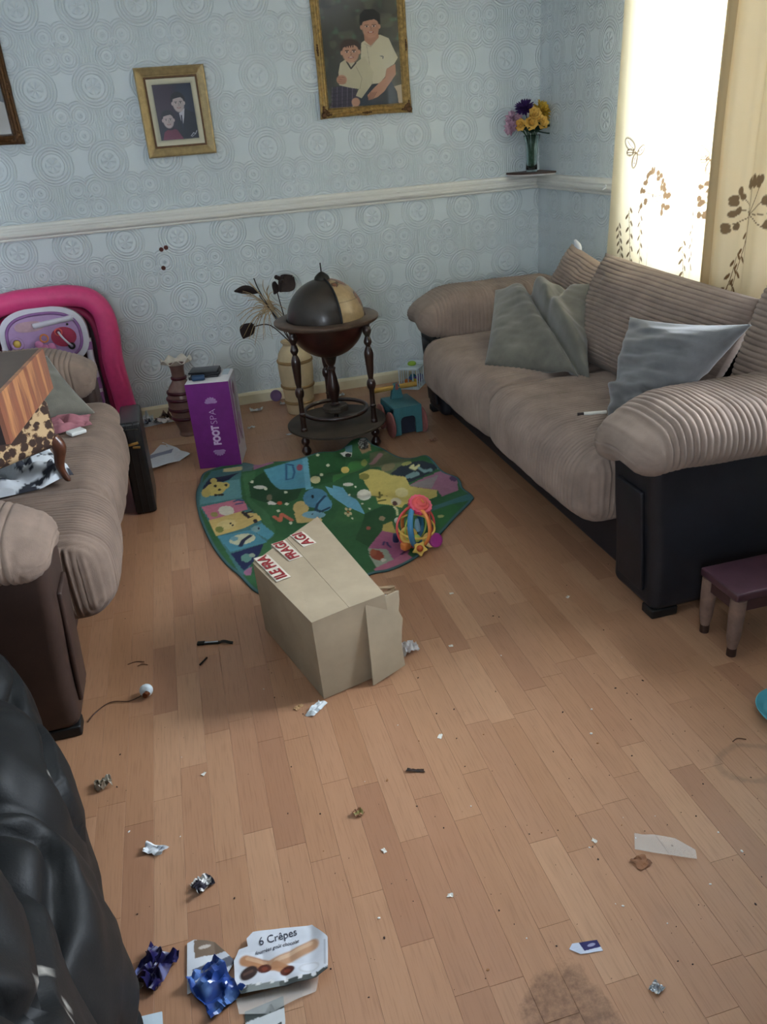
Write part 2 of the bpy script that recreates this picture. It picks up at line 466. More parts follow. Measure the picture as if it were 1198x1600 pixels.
# ------------------------------------------------------------------ floor: laminate strips
def plank_mat():
    m = bpy.data.materials.new('beech_laminate'); m.use_nodes = True; nt = NT(m); b = nt.n['Principled BSDF']
    oi = nt.node('ShaderNodeObjectInfo'); g = nt.node('ShaderNodeNewGeometry')
    at = nt.node('ShaderNodeAttribute'); at.attribute_name = 'tone'
    rnd = nt.m('ADD', oi.outputs['Random'], at.outputs['Fac']); rnd = nt.m('FRACT', rnd)
    cmb = nt.node('ShaderNodeCombineXYZ'); nt.l.new(nt.m('MULTIPLY', rnd, 37.0), cmb.inputs[2])
    ad = nt.node('ShaderNodeVectorMath', operation='ADD'); mp = nt.node('ShaderNodeMapping'); mp.inputs['Scale'].default_value = (34, 2.2, 1)
    nt.l.new(g.outputs['Position'], mp.inputs[0]); nt.l.new(mp.outputs[0], ad.inputs[0]); nt.l.new(cmb.outputs[0], ad.inputs[1])
    grain = nt.noise(1.0, 5, .6, ad.outputs[0], .8)
    mp2 = nt.node('ShaderNodeMapping'); mp2.inputs['Scale'].default_value = (260, 12, 1); nt.l.new(g.outputs['Position'], mp2.inputs[0])
    fine = nt.noise(1.0, 2, .5, mp2.outputs[0])
    base = nt.ramp(rnd, [(0, S(160, 116, 88)), (.25, S(180, 136, 104)), (.5, S(171, 127, 95)), (.75, S(189, 147, 114)), (1, S(165, 120, 91))])
    base = nt.mix(nt.m('MULTIPLY', grain, .5), base, S(146, 103, 74))
    base = nt.mix(nt.ramp(fine, [(.5, (0, 0, 0, 1)), (.75, (.35, .35, .35, 1))]), base, S(120, 80, 54))
    # grime worn into the floor: two patches with shapes of their own
    sp = nt.node('ShaderNodeSeparateXYZ'); nt.l.new(g.outputs['Position'], sp.inputs[0])
    st = nt.noise(14, 5, .7, g.outputs['Position']); st2 = nt.noise(60, 4, .7, g.outputs['Position'])
    def patch(cx, cy, rx, ry):
        u = nt.m('DIVIDE', nt.m('SUBTRACT', sp.outputs[0], cx), rx); v = nt.m('DIVIDE', nt.m('SUBTRACT', sp.outputs[1], cy), ry)
        r = nt.m('SQRT', nt.m('ADD', nt.m('MULTIPLY', u, u), nt.m('MULTIPLY', v, v)))
        r = nt.m('ADD', r, nt.m('MULTIPLY', nt.m('SUBTRACT', st, .5), .9))
        return nt.ramp(r, [(.86, (1, 1, 1, 1)), (1.02, (0, 0, 0, 1))])
    sc1 = nt.m('MULTIPLY', patch(-1.71, -3.86, .085, .115), nt.ramp(st2, [(.36, (.35, .35, .35, 1)), (.62, (1, 1, 1, 1))]))
    base = nt.mix(nt.m('MULTIPLY', sc1, .85), base, S(108, 74, 50))
    u = nt.m('DIVIDE', nt.m('SUBTRACT', sp.outputs[0], -1.035), 1.0); v = nt.m('DIVIDE', nt.m('SUBTRACT', sp.outputs[1], -3.43), .75)
    r = nt.m('ADD', nt.m('SQRT', nt.m('ADD', nt.m('MULTIPLY', u, u), nt.m('MULTIPLY', v, v))), nt.m('MULTIPLY', nt.m('SUBTRACT', st, .5), .05))
    ring = nt.ramp(nt.m('ABSOLUTE', nt.m('SUBTRACT', r, .075)), [(.006, (1, 1, 1, 1)), (.014, (0, 0, 0, 1))])
    base = nt.mix(nt.m('MULTIPLY', ring, nt.m('MULTIPLY', st2, .8)), base, S(112, 86, 66))
    nt.l.new(base, b.inputs['Base Color'])
    nt.l.new(nt.m('ADD', .30, nt.m('MULTIPLY', nt.noise(5, 4, .6, g.outputs['Position']), .16)), b.inputs['Roughness'])
    b.inputs['Specular IOR Level'].default_value = .6
    nt.l.new(nt.bump(fine, .05, .0006), b.inputs['Normal'])
    return m
PLANK = plank_mat()
floor = struct(MB().add(*box(XL-.12, .25, YF-.2, .12, -.06, -.009)).build('floor', M('underlay', (70, 55, 42), .9), None, False))
def plank_mesh():
    c = .0006
    def v(w, l): return []
    hw, hl = .5, .5
    me = bpy.data.meshes.new('plank')
    vs = [(-hw, -hl, -.008), (hw, -hl, -.008), (hw, hl, -.008), (-hw, hl, -.008), (-hw, -hl, -.0005), (hw, -hl, -.0005), (hw, hl, -.0005), (-hw, hl, -.0005),
          (-hw+.008, -hl+.0015, 0), (hw-.008, -hl+.0015, 0), (hw-.008, hl-.0015, 0), (-hw+.008, hl-.0015, 0)]
    fs = [(0, 1, 5, 4), (1, 2, 6, 5), (2, 3, 7, 6), (3, 0, 4, 7), (4, 5, 9, 8), (5, 6, 10, 9), (6, 7, 11, 10), (7, 4, 8, 11), (8, 9, 10, 11)]
    me.from_pydata(vs, [], fs); me.materials.append(PLANK); return me, vs, fs
PM, PV, PF = plank_mesh()
def lay():
    rr = random.Random(11); wdt = .0665; out = []
    x = XL
    while x < .0:
        y = YF-rr.random()*.4
        while y < -.70:
            l = rr.choice((.33, .36, .40, .43, .47)); y1 = min(y+l, -.70)
            if -.70-y1 < .12: y1 = -.70
            if y1-y > .05: out.append((x+wdt/2, (y+y1)/2, wdt-.0002, y1-y-.0003, 0))
            y = y1
        x += wdt
    for y0, y1 in ((-.70, -.57), (-.57, -.41), (-.41, -.20), (-.20, 0)):
        x = XL-rr.random()*.3
        while x < 0:
            l = rr.choice((.33, .42, .5, .6)); out.append((x+l/2, (y0+y1)/2, l-.0003, y1-y0-.0003, 1)); x += l
    return out
strips = lay()
def seen(s):
    x, y = s[0], s[1]
    return -2.62 < x < -.62 and -3.98 < y < 0 and not (x > -.93 and -2.8 < y < -.6)
vis = [s for s in strips if seen(s)]; vis.sort(key=lambda s: -(s[0]+2.145)**2*0-abs(s[1]+4.6)*-1)
vis = sorted(vis, key=lambda s: (s[1]+4.6)**2+(s[0]+2.1)**2)
rest = [s for s in strips if not seen(s)]+vis[300:]; vis = vis[:300]
print('planks', len(vis), len(rest))
for x, y, a, b_, k in vis:
    o = bpy.data.objects.new('plank', PM); C.objects.link(o); o.parent = floor
    o.location = (x, y, 0)
    o.scale = (a, b_, 1)
mb = MB(); tone = []
for x, y, a, b_, k in rest:
    mb.add([(x+p*a, y+q*b_, z) for p, q, z in PV], PF); tone += [random.random()]*12
o = mb.build('planks_out_of_reach', PLANK, floor, False); o['kind'] = 'stuff'
at = o.data.attributes.new('tone', 'FLOAT', 'POINT'); at.data.foreach_set('value', tone)
# ------------------------------------------------------------------ corduroy sofas
CORD = M('brown_corduroy', (146, 128, 116), .9, var=.16, vscale=9, bump=.35, bscale=420, sheen=.08, spec=.15)
CORDL = M('mink_corduroy', (132, 113, 100), .9, var=.16, vscale=9, bump=.35, bscale=420, sheen=.08, spec=.15)
FAUX = M('dark_faux_leather', (25, 26, 32), .5, var=.2, vscale=14, bump=.12, bscale=260, spec=.4)
FAUXB = M('brown_faux_leather', (54, 38, 32), .5, var=.2, vscale=10, bump=.12, bscale=260, spec=.4)
BLACKP = M('black_plastic', (18, 18, 19), .45, var=.1)
LINING = M('white_lining', (206, 208, 212), .85, var=.05, bump=.2)

def cord(size, r, phase, period=.0235, amp=.0042, deform=None, step=.0021, along=.03, ribaxis=1, seg=7, seed=0, wob=.35, phase_y=False, ex=.4):
    """rounded slab of corduroy with ribs; phase(P, N) is a length in metres across the ribs"""
    st = [along]*3
    for a in (ribaxis if isinstance(ribaxis, tuple) else (ribaxis,)): st[a] = step
    P, F, N = rbox(*size, r, seg, tuple(st), True)
    t = phase(P, N)+.004*vnoise(P, 7, seed)+.0015*vnoise(P, 25, seed+1)
    stretch = np.where(np.arange(3) == (1 if phase_y else 0), 34, 7)
    h = amp*(np.abs(np.cos(pi*t/period))**ex-.65)*np.clip(1+wob*vnoise(P, 9, seed+2)+.5*vnoise(P*stretch, 1.0, seed+5), .45, 1.8)
    h = h+.004*vnoise(P, 8, seed+3)
    Q = P+N*h[:, None]
    if deform is not None: Q = deform(Q, P)
    return Q, F.tolist()

def pillow(corners, thick, n=30, rib=None, seed=0, wr=.008, sag=0.0, pinch=.16, edge=.004, amp=.0085, fold=0.0):
    """cushion between four corner points (bl, br, tr, tl); rib=(axis 'u'|'v', period)"""
    bl, br, tr, tl = [np.array(c, float) for c in corners]
    nu, nv = (n, n) if rib is None else ((rib[2], n) if rib[0] == 'u' else (n, rib[2]))
    U, V = np.meshgrid(np.linspace(0, 1, nu), np.linspace(0, 1, nv), indexing='ij')
    def base(U, V):
        # edges drawn in between the corners
        k = pinch*.25
        u = U+(.5-U)*k*(4*V*(1-V)); v = V+(.5-V)*k*(4*U*(1-U))
        u, v = u[..., None], v[..., None]
        return bl*(1-u)*(1-v)+br*u*(1-v)+tr*u*v+tl*(1-u)*v
    B = base(U, V); du = br-bl; dv = tl-bl; nr = np.cross(du, dv); nr /= np.linalg.norm(nr)
    lu, lv = np.linalg.norm(du), np.linalg.norm(dv)
    e = (np.clip(1-np.abs(2*U-1)**2.6, 0, 1)*np.clip(1-np.abs(2*V-1)**2.6, 0, 1))**.55
    p3 = np.stack([U*lu, V*lv, 0*U], -1)
    w_ = wr*(vnoise(p3, 9, seed)+.5*vnoise(p3*np.array([1, 2.2, 1]), 14, seed+1))*np.minimum(1, e*1.5)
    w_ = w_+fold*(vnoise(p3*np.array([1.6, 5.5, 1]), 4.5, seed+4)+.6*vnoise(p3*np.array([1.5, 4, 1])+p3[..., ::-1]*2, 8, seed+5))*np.minimum(1, e*1.3)
    if rib is not None:
        t = (U*lu if rib[0] == 'u' else V*lv)+.006*vnoise(p3, 6, seed+2)
        w_ = w_+amp*(np.abs(np.cos(pi*t/rib[1]))**.4-.65)*np.minimum(1, e*3)
    half = thick/2*e+edge
    top = B+nr*(half+w_)[..., None]; bot = B-nr*(half+w_*.5)[..., None]
    if sag: top[..., 2] -= sag*e; 
    N = nu*nv; idx = np.arange(N).reshape(nu, nv)
    q = np.stack([idx[:-1, :-1], idx[1:, :-1], idx[1:, 1:], idx[:-1, 1:]], -1).reshape(-1, 4)
    loop = list(idx[:, 0])+list(idx[-1, 1:])+list(idx[-2::-1, -1])+list(idx[0, -2:0:-1])
    f = q.tolist()+(q[:, ::-1]+N).tolist()+[(b, a, a+N, b+N) for a, b in zip(loop, loop[1:]+loop[:1])]
    return np.concatenate([top.reshape(-1, 3), bot.reshape(-1, 3)]), f

def sofa(name, label, fx, y0, y1, arm_d, cordm, fauxm, side, cuts, seat_over=.07, seat_z=.455, depth=.90, pad_back=0.0):
    """side=+1: back against a wall on +x (faces -x); side=-1 mirrored.  y0 near end, y1 far end, fx front plane of the base"""
    s = side; root = thing(name, label, 'sofa', (fx+s*depth/2, (y0+y1)/2, 0))
    def put(nm, mb, mat, angle=None, par=root): return mb.build(nm, mat, par, True, angle, world=True)
    xb = fx+s*depth
    # plinth and arm boxes in faux leather
    mb = MB(); v, f = rbox(depth-.10, y1-y0-.02-arm_d, .22, .02, 3); mb.add(v, f, xf=T(fx+s*(depth/2+.02), (y0+y1)/2, .14)); put('base', mb, fauxm, 40)
    mb = MB(); v, f = rbox(.12, y1-y0-2*arm_d+.06, .56, .04, 4); mb.add(v, f, xf=T(xb-s*.075, (y0+y1)/2, .34)); put('back_frame', mb, fauxm, 40)
    for k, ya in enumerate((y0+arm_d/2, y1-arm_d/2)):
        v, f, nn = rbox(depth-.04, arm_d-.05, .565, .035, 4, (.05, .04, .04), True)
        v = v+nn*(.006*vnoise(v, 6, k)[:, None]); v[:, 2] += .305
        # arm front leans out towards the top
        v[:, 0] += -s*.03*sstep(.1, .55, v[:, 2])*(s*v[:, 0] < -.3)
        mb = MB(); mb.add(v, f.tolist(), xf=T(fx+s*(depth/2), ya, 0)); put('arm', mb, fauxm, 40)
        # raised front facing of the arm, with its welt
        mb = MB(); v, f = rbox(.014, arm_d-.15, .34, .006, 2); mb.add(v, f, xf=T(fx+s*.004, ya, .25) @ RY(-s*4)); put('arm_facing', mb, fauxm, 40)
    for k, ya in enumerate((y0+arm_d/2, y1-arm_d/2)):
        L = depth+.045; W = arm_d+.06; H = .165
        def ph(P, N, s=s): return P[:, 0]+s*.9*P[:, 2]*sstep(.2, -.9, s*N[:, 0]+.1)
        def df(Q, P, s=s, L=L, W=W, H=H, k=k):
            Q = Q.copy(); e = sstep(L*.22, L*.5, -s*P[:, 0])
            Q[:, 2] -= .055*e*e
            Q[:, 2] *= 1-.30*e
            Q[:, 1] *= 1-.12*e
            Q[:, 2] += .018*(1-(P[:, 1]/(W/2))**2)
            inn = sstep(-.02, .12, (P[:, 1] if k == 0 else -P[:, 1]))*sstep(.06, -.06, P[:, 2])
            Q[:, 2] -= .085*inn*(1-.75*e)
            return Q
        v, f = cord((L, W, H), min(.080, H*.48), ph, .0185, .0085, df, ribaxis=(0, 2), along=.018, seed=3+k)
        mb = MB().add(v, f, xf=T(fx+s*(L/2-.075+pad_back), ya, .568)); put('arm_pad', mb, cordm)
    # seat cushions
    ys = [y0+arm_d-.005]+list(cuts)+[y1-arm_d+.005]
    for k, (a, b) in enumerate(zip(ys[:-1], ys[1:])):
        W = b-a+.012; L = depth-.15+seat_over; H = .25
        def ph(P, N): return np.where(np.abs(N[:, 1]) > .75, P[:, 0], P[:, 1])
        def df(Q, P, W=W, L=L, s=s, k=k):
            Q = Q.copy(); x = P[:, 0]/(L/2)*s; y = P[:, 1]/(W/2); up = sstep(-.1, .1, P[:, 2])
            dome = (1-np.abs(x)**2.5)*(1-np.abs(y)**3)
            Q[:, 2] += up*(.022*dome-.018*np.exp(-((x-.1)**2+(y-.1)**2)/.2))
            fr = np.clip(-x, 0, 1)**6
            Q[:, 0] -= s*.035*fr*(1-np.abs(y)**4)*(1-(P[:, 2]/.125)**2*.6)
            return Q
        v, f = cord((L, W, H), .072, ph, .0190, .0125, df, phase_y=True, ex=.62, ribaxis=(0, 1) if k in (0, len(ys)-2) else (1,), along=.02, seed=11+k)
        mb = MB().add(v, f, xf=T(fx+s*(L/2-seat_over), (a+b)/2, seat_z-H/2)); put('seat_cushion', mb, cordm)
    for x in (fx+s*.07, xb-s*.08):
        for y in (y0+.06, y1-.06):
            put('foot', MB().add(*rbox(.09, .06, .032, .006), xf=T(x, y, .016)), BLACKP, 40)
    return root
sofa('corduroy_sofa', 'brown corduroy sofa with dark sides standing under the curtained window', -.95, -2.86, -.58, .29, CORD, FAUX, 1, [-1.735], depth=.76)
sofa('corduroy_sofa', 'mink corduroy sofa on the left carrying the stool and wooden box', -2.585, -2.80, -.83, .27, CORDL, FAUXB, -1, [-2.08], seat_over=.085, pad_back=.055)

# back cushions and scatter cushions of the window sofa
def cush(nm, label, corners, thick, mat, **k):
    c = np.mean(np.array(corners), 0); root_loc = (c[0], c[1], min(p[2] for p in corners))
    extra = k.pop('extra', None)
    v, f = pillow(corners, thick, **k)
    o = MB().add(np.array(v)-np.array(root_loc), f).build(nm, mat, None, True)
    o.location = root_loc
    return tag(o, label, 'cushion')
GREYC = M('grey_chenille', (112, 112, 112), .95, var=.22, vscale=7, bump=.35, bscale=300, sheen=.4, spec=.1)
GREYC2 = M('grey_green_chenille', (112, 109, 99), .95, var=.28, vscale=6, bump=.35, bscale=300, sheen=.4, spec=.1)

cush('back_cushion', 'large brown corduroy back cushion in the middle of the window sofa', [(-.52, -1.50, .455), (-.50, -2.36, .455), (-.34, -2.42, .83), (-.37, -1.47, .87)], .26, CORD, rib=('v', .0175, 260), n=40, seed=3, wr=.012, pinch=.05)
cush('back_cushion', 'brown corduroy back cushion at the right end behind the wide grey cushion', [(-.42, -2.42, .47), (-.42, -2.66, .47), (-.30, -2.85, .95), (-.30, -2.43, .94)], .20, CORD, rib=('v', .0175, 260), n=40, seed=8, wr=.012, pinch=.03)
c3 = cush('back_cushion', 'brown corduroy cushion tipped up with white lining at its corner', [(-.46, -.95, .47), (-.46, -1.50, .47), (-.30, -1.48, .78), (-.35, -1.12, .87)], .18, CORD, rib=('v', .0175, 230), n=36, seed=13, wr=.014, pinch=.14)
v, f = ball(.03, 10, 14, .45, 1.25, .62); v = np.asarray(v); v *= (1+.25*vnoise(v, 45))[:, None]
MB().add(v, f, xf=T(-.340, -1.155, .862) @ RX(38)).build('lining_corner', LINING, c3, True, world=True)['label'] = 'white lining showing at the corner'
cush('scatter_cushion', 'wide slate grey scatter cushion leaning beside the near arm of the window sofa', [(-.80, -2.30, .475), (-.80, -2.54, .50), (-.60, -2.70, .84), (-.63, -2.12, .755)], .13, GREYC, n=110, seed=21, wr=.012, pinch=.30, fold=.016)
def fold(c):
    return c
gv = [(-.93, -1.48, .47), (-.64, -1.86, .47), (-.46, -1.50, .755), (-.66, -.94, .665)]
v, f = pillow(gv, .13, n=110, seed=31, wr=.006, pinch=.12)
v = np.asarray(v); bl, br, tr, tl = [np.array(c) for c in gv]
# a deep crease runs from the top edge down to the right corner
nr = np.cross(br-bl, tl-bl); nr /= np.linalg.norm(nr)
Gm = np.array([[(br-bl) @ (br-bl), (br-bl) @ (tl-bl)], [(br-bl) @ (tl-bl), (tl-bl) @ (tl-bl)]])
u_, w_ = np.linalg.solve(Gm, np.stack([(v-bl) @ (br-bl), (v-bl) @ (tl-bl)]))
d_ = (u_-.40)-.55*(1-w_)**1.6
v = v+nr*(-.055*np.exp(-(d_/.045)**2)+.05*np.exp(-((d_-.13)/.09)**2)*sstep(0, .3, w_)-.03*np.exp(-(((u_-.72)-.5*(w_-.6))/.05)**2)*sstep(.35, .6, w_)+.02*np.exp(-((d_+.14)/.1)**2))[:, None]
root = (-.70, -1.40, .47)
o = MB().add(v-np.array(root), f).build('scatter_cushion', GREYC2, None, True); o.location = root
tag(o, 'creased grey-green scatter cushion slumped against the far arm of the window sofa', 'cushion')
# ------------------------------------------------------------------ curtains
def curtain_mat(name, dens):
    m = bpy.data.materials.new(name); m.use_nodes = True; nt = NT(m); b = nt.n['Principled BSDF']; out = nt.n['Material Output']
    a = nt.node('ShaderNodeAttribute'); a.attribute_name = 'paint'
    wv = nt.noise(900, 2, .5, nt.coord('Object', (1, 1, 1)))
    col = nt.mix(nt.m('MULTIPLY', wv, .25), a.outputs['Color'], nt.mix(1.0, a.outputs['Color'], (.8, .78, .74, 1), 'MULTIPLY'))
    nt.l.new(col, b.inputs['Base Color']); b.inputs['Roughness'].default_value = .8; b.inputs['Specular IOR Level'].default_value = .1
    tr = nt.node('ShaderNodeBsdfTranslucent'); nt.l.new(col, tr.inputs[0])
    mx = nt.node('ShaderNodeMixShader'); mx.inputs[0].default_value = dens
    nt.l.new(b.outputs[0], mx.inputs[1]); nt.l.new(tr.outputs[0], mx.inputs[2]); nt.l.new(mx.outputs[0], out.inputs[0])
    return m
CURT = curtain_mat('cream_voile', .26); CURT2 = curtain_mat('cream_lined', .13)
def motif(p, cy, cz, k, col, rng):
    """umbel flower head on a tall stem, cy/cz the hub"""
    p.line([(cy+.02*k, .30), (cy+.012*k, cz-.2), (cy, cz)], .006, col)
    for a in np.linspace(-20, 200, 9):
        r = k*(.085+.03*rng.random()); x = cy-r*cos(radians(a)); z = cz+r*sin(radians(a))
        p.line([(cy, cz), (x, z)], .0035, col)
        for _ in range(3): p.ell(x+k*.02*rng.uniform(-1, 1), z+k*.02*rng.uniform(-1, 1), k*.011, k*.015, col, rng.uniform(0, 90))
def butterfly(p, cy, cz, k, col):
    for (dx, dz, rx, rz, rot) in ((.035, .03, .035, .02, 35), (-.032, .008, .03, .016, 150), (.004, -.03, .014, .03, 10), (.03, .0, .02, .014, 0)):
        p.ell(cy+k*dx, cz+k*dz, k*rx, k*rz, col, rot); p.ell(cy+k*dx, cz+k*dz, k*(rx-.006), k*(rz-.006), (246, 236, 208), rot)
        p.line([(cy, cz), (cy+k*dx*1.5, cz+k*dz*1.5)], .003, col)
def sprig(p, y, z0, z1, col, lean=.02):
    n = 9
    p.line([(y, z0-.4), (y, z0), (y-lean, z1)], .003, col)
    for i in range(n):
        t = i/(n-1); yy = y-lean*t; zz = z0+(z1-z0)*t
        p.ell(yy+(.012 if i % 2 else -.012), zz, .005, .014, col, 30 if i % 2 else -30)
def curtain(name, label, y0, y1, x, z0, z1, amp, wl, seed, mat, motifs, flare=0.0, nu=320, nv=420, hem=False):
    rng = random.Random(seed)
    def fn(U, V):
        y = y0+(y1-y0)*U; z = z0+(z1-z0)*V
        ph = 2*pi*(U*(abs(y1-y0)/wl))+.8*np.sin(5*U+seed)
        drop = 1-.35*V
        xx = x-amp*drop*np.sin(ph)*(.75+.25*np.sin(2.3*ph+1))-.012*vnoise(np.stack([U*4, V*2.5, 0*U], -1), 1.0, seed)
        yy = y+.012*np.cos(ph)*drop+flare*(1-V)**2*(1-U)+.012*vnoise(np.stack([U*3, V*3, 0*U+4], -1), 1.0, seed)
        return np.stack([xx, yy, z], -1)
    v, f = sheet(nu, nv, fn)
    U, V = np.meshgrid(np.linspace(0, 1, nu), np.linspace(0, 1, nv), indexing='ij')
    p = Paint(y0+(y1-y0)*U, z0+(z1-z0)*V, (234, 221, 190)); motifs(p, rng)
    root = thing(name, label, 'curtain', (x, (y0+y1)/2, z0))
    MB().add(v, f, col=p.c).build('fabric', mat, root, True, world=True)
    if hem:
        def fh(U, V):
            P = fn(U*.16, V); P[..., 0] -= .012; return P
        v, f = sheet(30, 120, fh); MB().add(v, f, col=np.array(S(212, 188, 146))).build('turned_hem', mat, root, True, world=True)
        def fl(U, V):
            P = fn(U, V); P[..., 0] += .03; return P
        v, f = sheet(120, 80, fl); MB().add(v, f, col=np.array(S(228, 214, 186))).build('lining', mat, root, True, world=True)
    # header rail loops
    for k in range(7):
        u = (k+.5)/7; pt = fn(np.array([[u]]), np.array([[1.0]]))[0, 0]
        a, b = torus(.022, .004, 14, 6); MB().add(a, b, xf=T(-.14, pt[1], z1+.012) @ RX(90)).build('ring', BRASS, root, True, world=True)
    return root
BRASS = M('aged_brass', (150, 112, 52), .35, 1.0, var=.2)
BROWNP = (100, 80, 58)
def m1(p, r):
    butterfly(p, -1.245, 1.24, 1.1, BROWNP); motif(p, -1.43, 1.07, 1.0, BROWNP, r); motif(p, -1.86, 1.06, .95, BROWNP, r); butterfly(p, -1.80, 1.22, .9, BROWNP)
    for y, a, b in ((-1.20, .80, .93), (-1.26, .78, 1.0), (-1.34, .80, 1.03), (-1.74, .82, 1.02), (-1.66, .7, .9)): sprig(p, y, a, b, BROWNP, -.03)
def m2(p, r):
    motif(p, -2.11, 1.05, 1.1, (128, 108, 84), r); sprig(p, -2.02, .78, 1.0, (120, 92, 62), .06); sprig(p, -1.98, .70, .9, (120, 92, 62), .05); motif(p, -2.4, 1.02, 1.0, (128, 108, 84), r)
curtain('curtain', 'bright backlit cream curtain with printed butterfly in the corner of the room', -1.10, -1.90, -.12, .28, 2.27, .026, .30, 2, CURT, m1, flare=.09)
curtain('curtain', 'tan lined curtain hanging at the right edge with a dark turned fold', -1.86, -2.40, -.17, .28, 2.27, .032, .27, 5, CURT2, m2, hem=True)
t = thing('curtain_pole', 'brass curtain pole running above the window', 'pole', (-.14, -2.2, 2.30))
MB().add(*tube([(-.14, -.85, 2.30), (-.14, -3.45, 2.30)], .014, 12)).build('rod', BRASS, t, True, 40, world=True)
for y in (-.83, -3.47): MB().add(*ball(.03), xf=T(-.14, y, 2.30)).build('finial', BRASS, t, True, world=True)
for y in (-1.0, -2.3, -3.3): MB().add(*tube([(0, y, 2.30), (-.14, y, 2.30)], .009, 8)).build('bracket', BRASS, t, True, 40, world=True)
# small hook on the side moulding
MB_ = MB().add(*tube(catmull([(-.027, -.83, 1.072), (-.045, -.83, 1.066), (-.05, -.84, 1.07), (-.045, -.86, 1.085)], 5), .004, 8))
tag(MB_.build('curtain_hook', M('white_plastic', (226, 228, 230), .3), None, True), 'small white hook on the side wall moulding beside the curtain', 'hook')

# ------------------------------------------------------------------ framed photographs
GOLD = M('gilded_wood', (176, 144, 88), .40, .45, var=.35, vscale=60, bump=.4, bscale=160, spec=.5)
GOLDL = M('pale_gold_frame', (168, 146, 104), .36, .45, var=.18, vscale=40, stretch=(1, 1, 1))
DGOLD = M('dark_gilding', (92, 62, 34), .45, .4, var=.3, vscale=70)
MOUNT = M('cream_mount', (206, 200, 176), .9, var=.04)
PRINT = M('photo_print', (255, 255, 255), .32, var=.02, attr='paint', spec=.5)
def rect_frame(w, h, prof, wavy=0.0, n=28):
    """prof: (inset, height above the wall); rectangle w x h, mitred"""
    loops = []
    for ins, d in prof:
        pts = []
        hw, hh = w/2-ins, h/2-ins
        cs = [(-hw, -hh), (hw, -hh), (hw, hh), (-hw, hh)]
        for i in range(4):
            (x0, y0), (x1, y1) = cs[i], cs[(i+1) % 4]
            for k in range(n):
                t = k/n; e = wavy*(max(0, 1-ins/.03))*(abs(sin(pi*t))**.6-.5*math.exp(-((t-.5)/.05)**2))
                nx, ny = [(0, 1), (-1, 0), (0, -1), (1, 0)][i]
                pts.append((x0+(x1-x0)*t+nx*e, y0+(y1-y0)*t+ny*e, d))
        loops.append(pts)
    m = len(loops[0]); v = [p for l in loops for p in l]; f = []
    for a in range(len(loops)-1):
        for j in range(m):
            k = (j+1) % m; f.append((a*m+j, a*m+k, (a+1)*m+k, (a+1)*m+j))
    return v, f
def on_wall(cx, cz, tilt=1.2): return T(cx, -.006, cz) @ RX(90-tilt)
def photo(name, label, cx, cz, w, h, prof, mat, paint, pw, ph, wavy=0, mount=None, nu=150, nv=190, extra=None, rz=0):
    root = thing(name, label, 'picture', (cx, 0, cz-h/2))
    xf = on_wall(cx, cz) @ RZ(rz)
    MB().add(*rect_frame(w, h, prof, wavy), xf=xf).build('frame', mat, root, True, 35, world=True)
    MB().add(*box(-w/2+.008, w/2-.008, -h/2+.008, h/2-.008, .0, .006), xf=xf).build('backing', BLACKP, root, False, world=True)
    z = .008
    if mount:
        mw, mh = mount
        MB().add(*rect_frame(mw, mh, [(0, z+.001), (0, z+.003), ((mw-pw)/2-.002, z+.003), ((mw-pw)/2, z+.001)], n=1), xf=xf).build('mount', MOUNT, root, False, world=True)
    def fn(U, V): return np.stack([(U-.5)*pw, (V-.5)*ph, 0*U+z+.0005], -1)
    v, f = sheet(nu, nv, fn)
    U, V = np.meshgrid(np.linspace(0, 1, nu), np.linspace(0, 1, nv), indexing='ij')
    c = paint(U, V)
    MB().add(v, f, xf=xf, col=c).build('print', PRINT, root, False, world=True)
    MB().add([(-pw/2-.01, -ph/2-.01, z+.006), (pw/2+.01, -ph/2-.01, z+.006), (pw/2+.01, ph/2+.01, z+.006), (-pw/2-.01, ph/2+.01, z+.006)], [(0, 1, 2, 3)], xf=xf).build('glass', PANE, root, False, world=True)
    if extra: extra(root, xf)
    return root
def face(p, x, y, s, skin, hair, sy=1.25, dark=(40, 26, 22), smile=True, tilt=0):
    """head of a printed portrait; y grows downwards, s is half the face width"""
    p.ell(x, y-s*.55, s*1.18, s*1.15, hair, tilt); p.ell(x-s*1.0, y+s*.1, s*.16, s*.3, skin); p.ell(x+s*1.0, y+s*.1, s*.16, s*.3, skin)
    p.ell(x, y+s*.1, s*.95, s*sy, skin, tilt)
    p.ell(x+s*.45, y+s*.3, s*.42, s*.8, tuple(int(q*.9) for q in skin), op=.6)
    p.poly([(x-s*1.02, y-s*.1), (x-s*1.05, y-s*.9), (x, y-s*1.5), (x+s*1.05, y-s*.9), (x+s*1.02, y-s*.1), (x+s*.88, y-s*.55), (x+s*.5, y-s*.85), (x-s*.2, y-s*.75), (x-s*.8, y-s*.6)], hair)
    for k in (-1, 1):
        p.ell(x+k*s*.40, y+s*.02, s*.2, s*.09, (235, 225, 215)); p.ell(x+k*s*.40, y+s*.02, s*.11, s*.1, dark)
        p.line([(x+k*s*.2, y-s*.17), (x+k*s*.6, y-s*.17)], s*.08, hair)
    p.line([(x, y+s*.05), (x+s*.1, y+s*.42), (x-s*.06, y+s*.45)], s*.08, tuple(int(q*.72) for q in skin))
    p.ell(x, y+s*.78, s*.34, s*.12, (150, 66, 62)); p.ell(x, y+s*.76, s*.25, s*.05, (226, 214, 204))
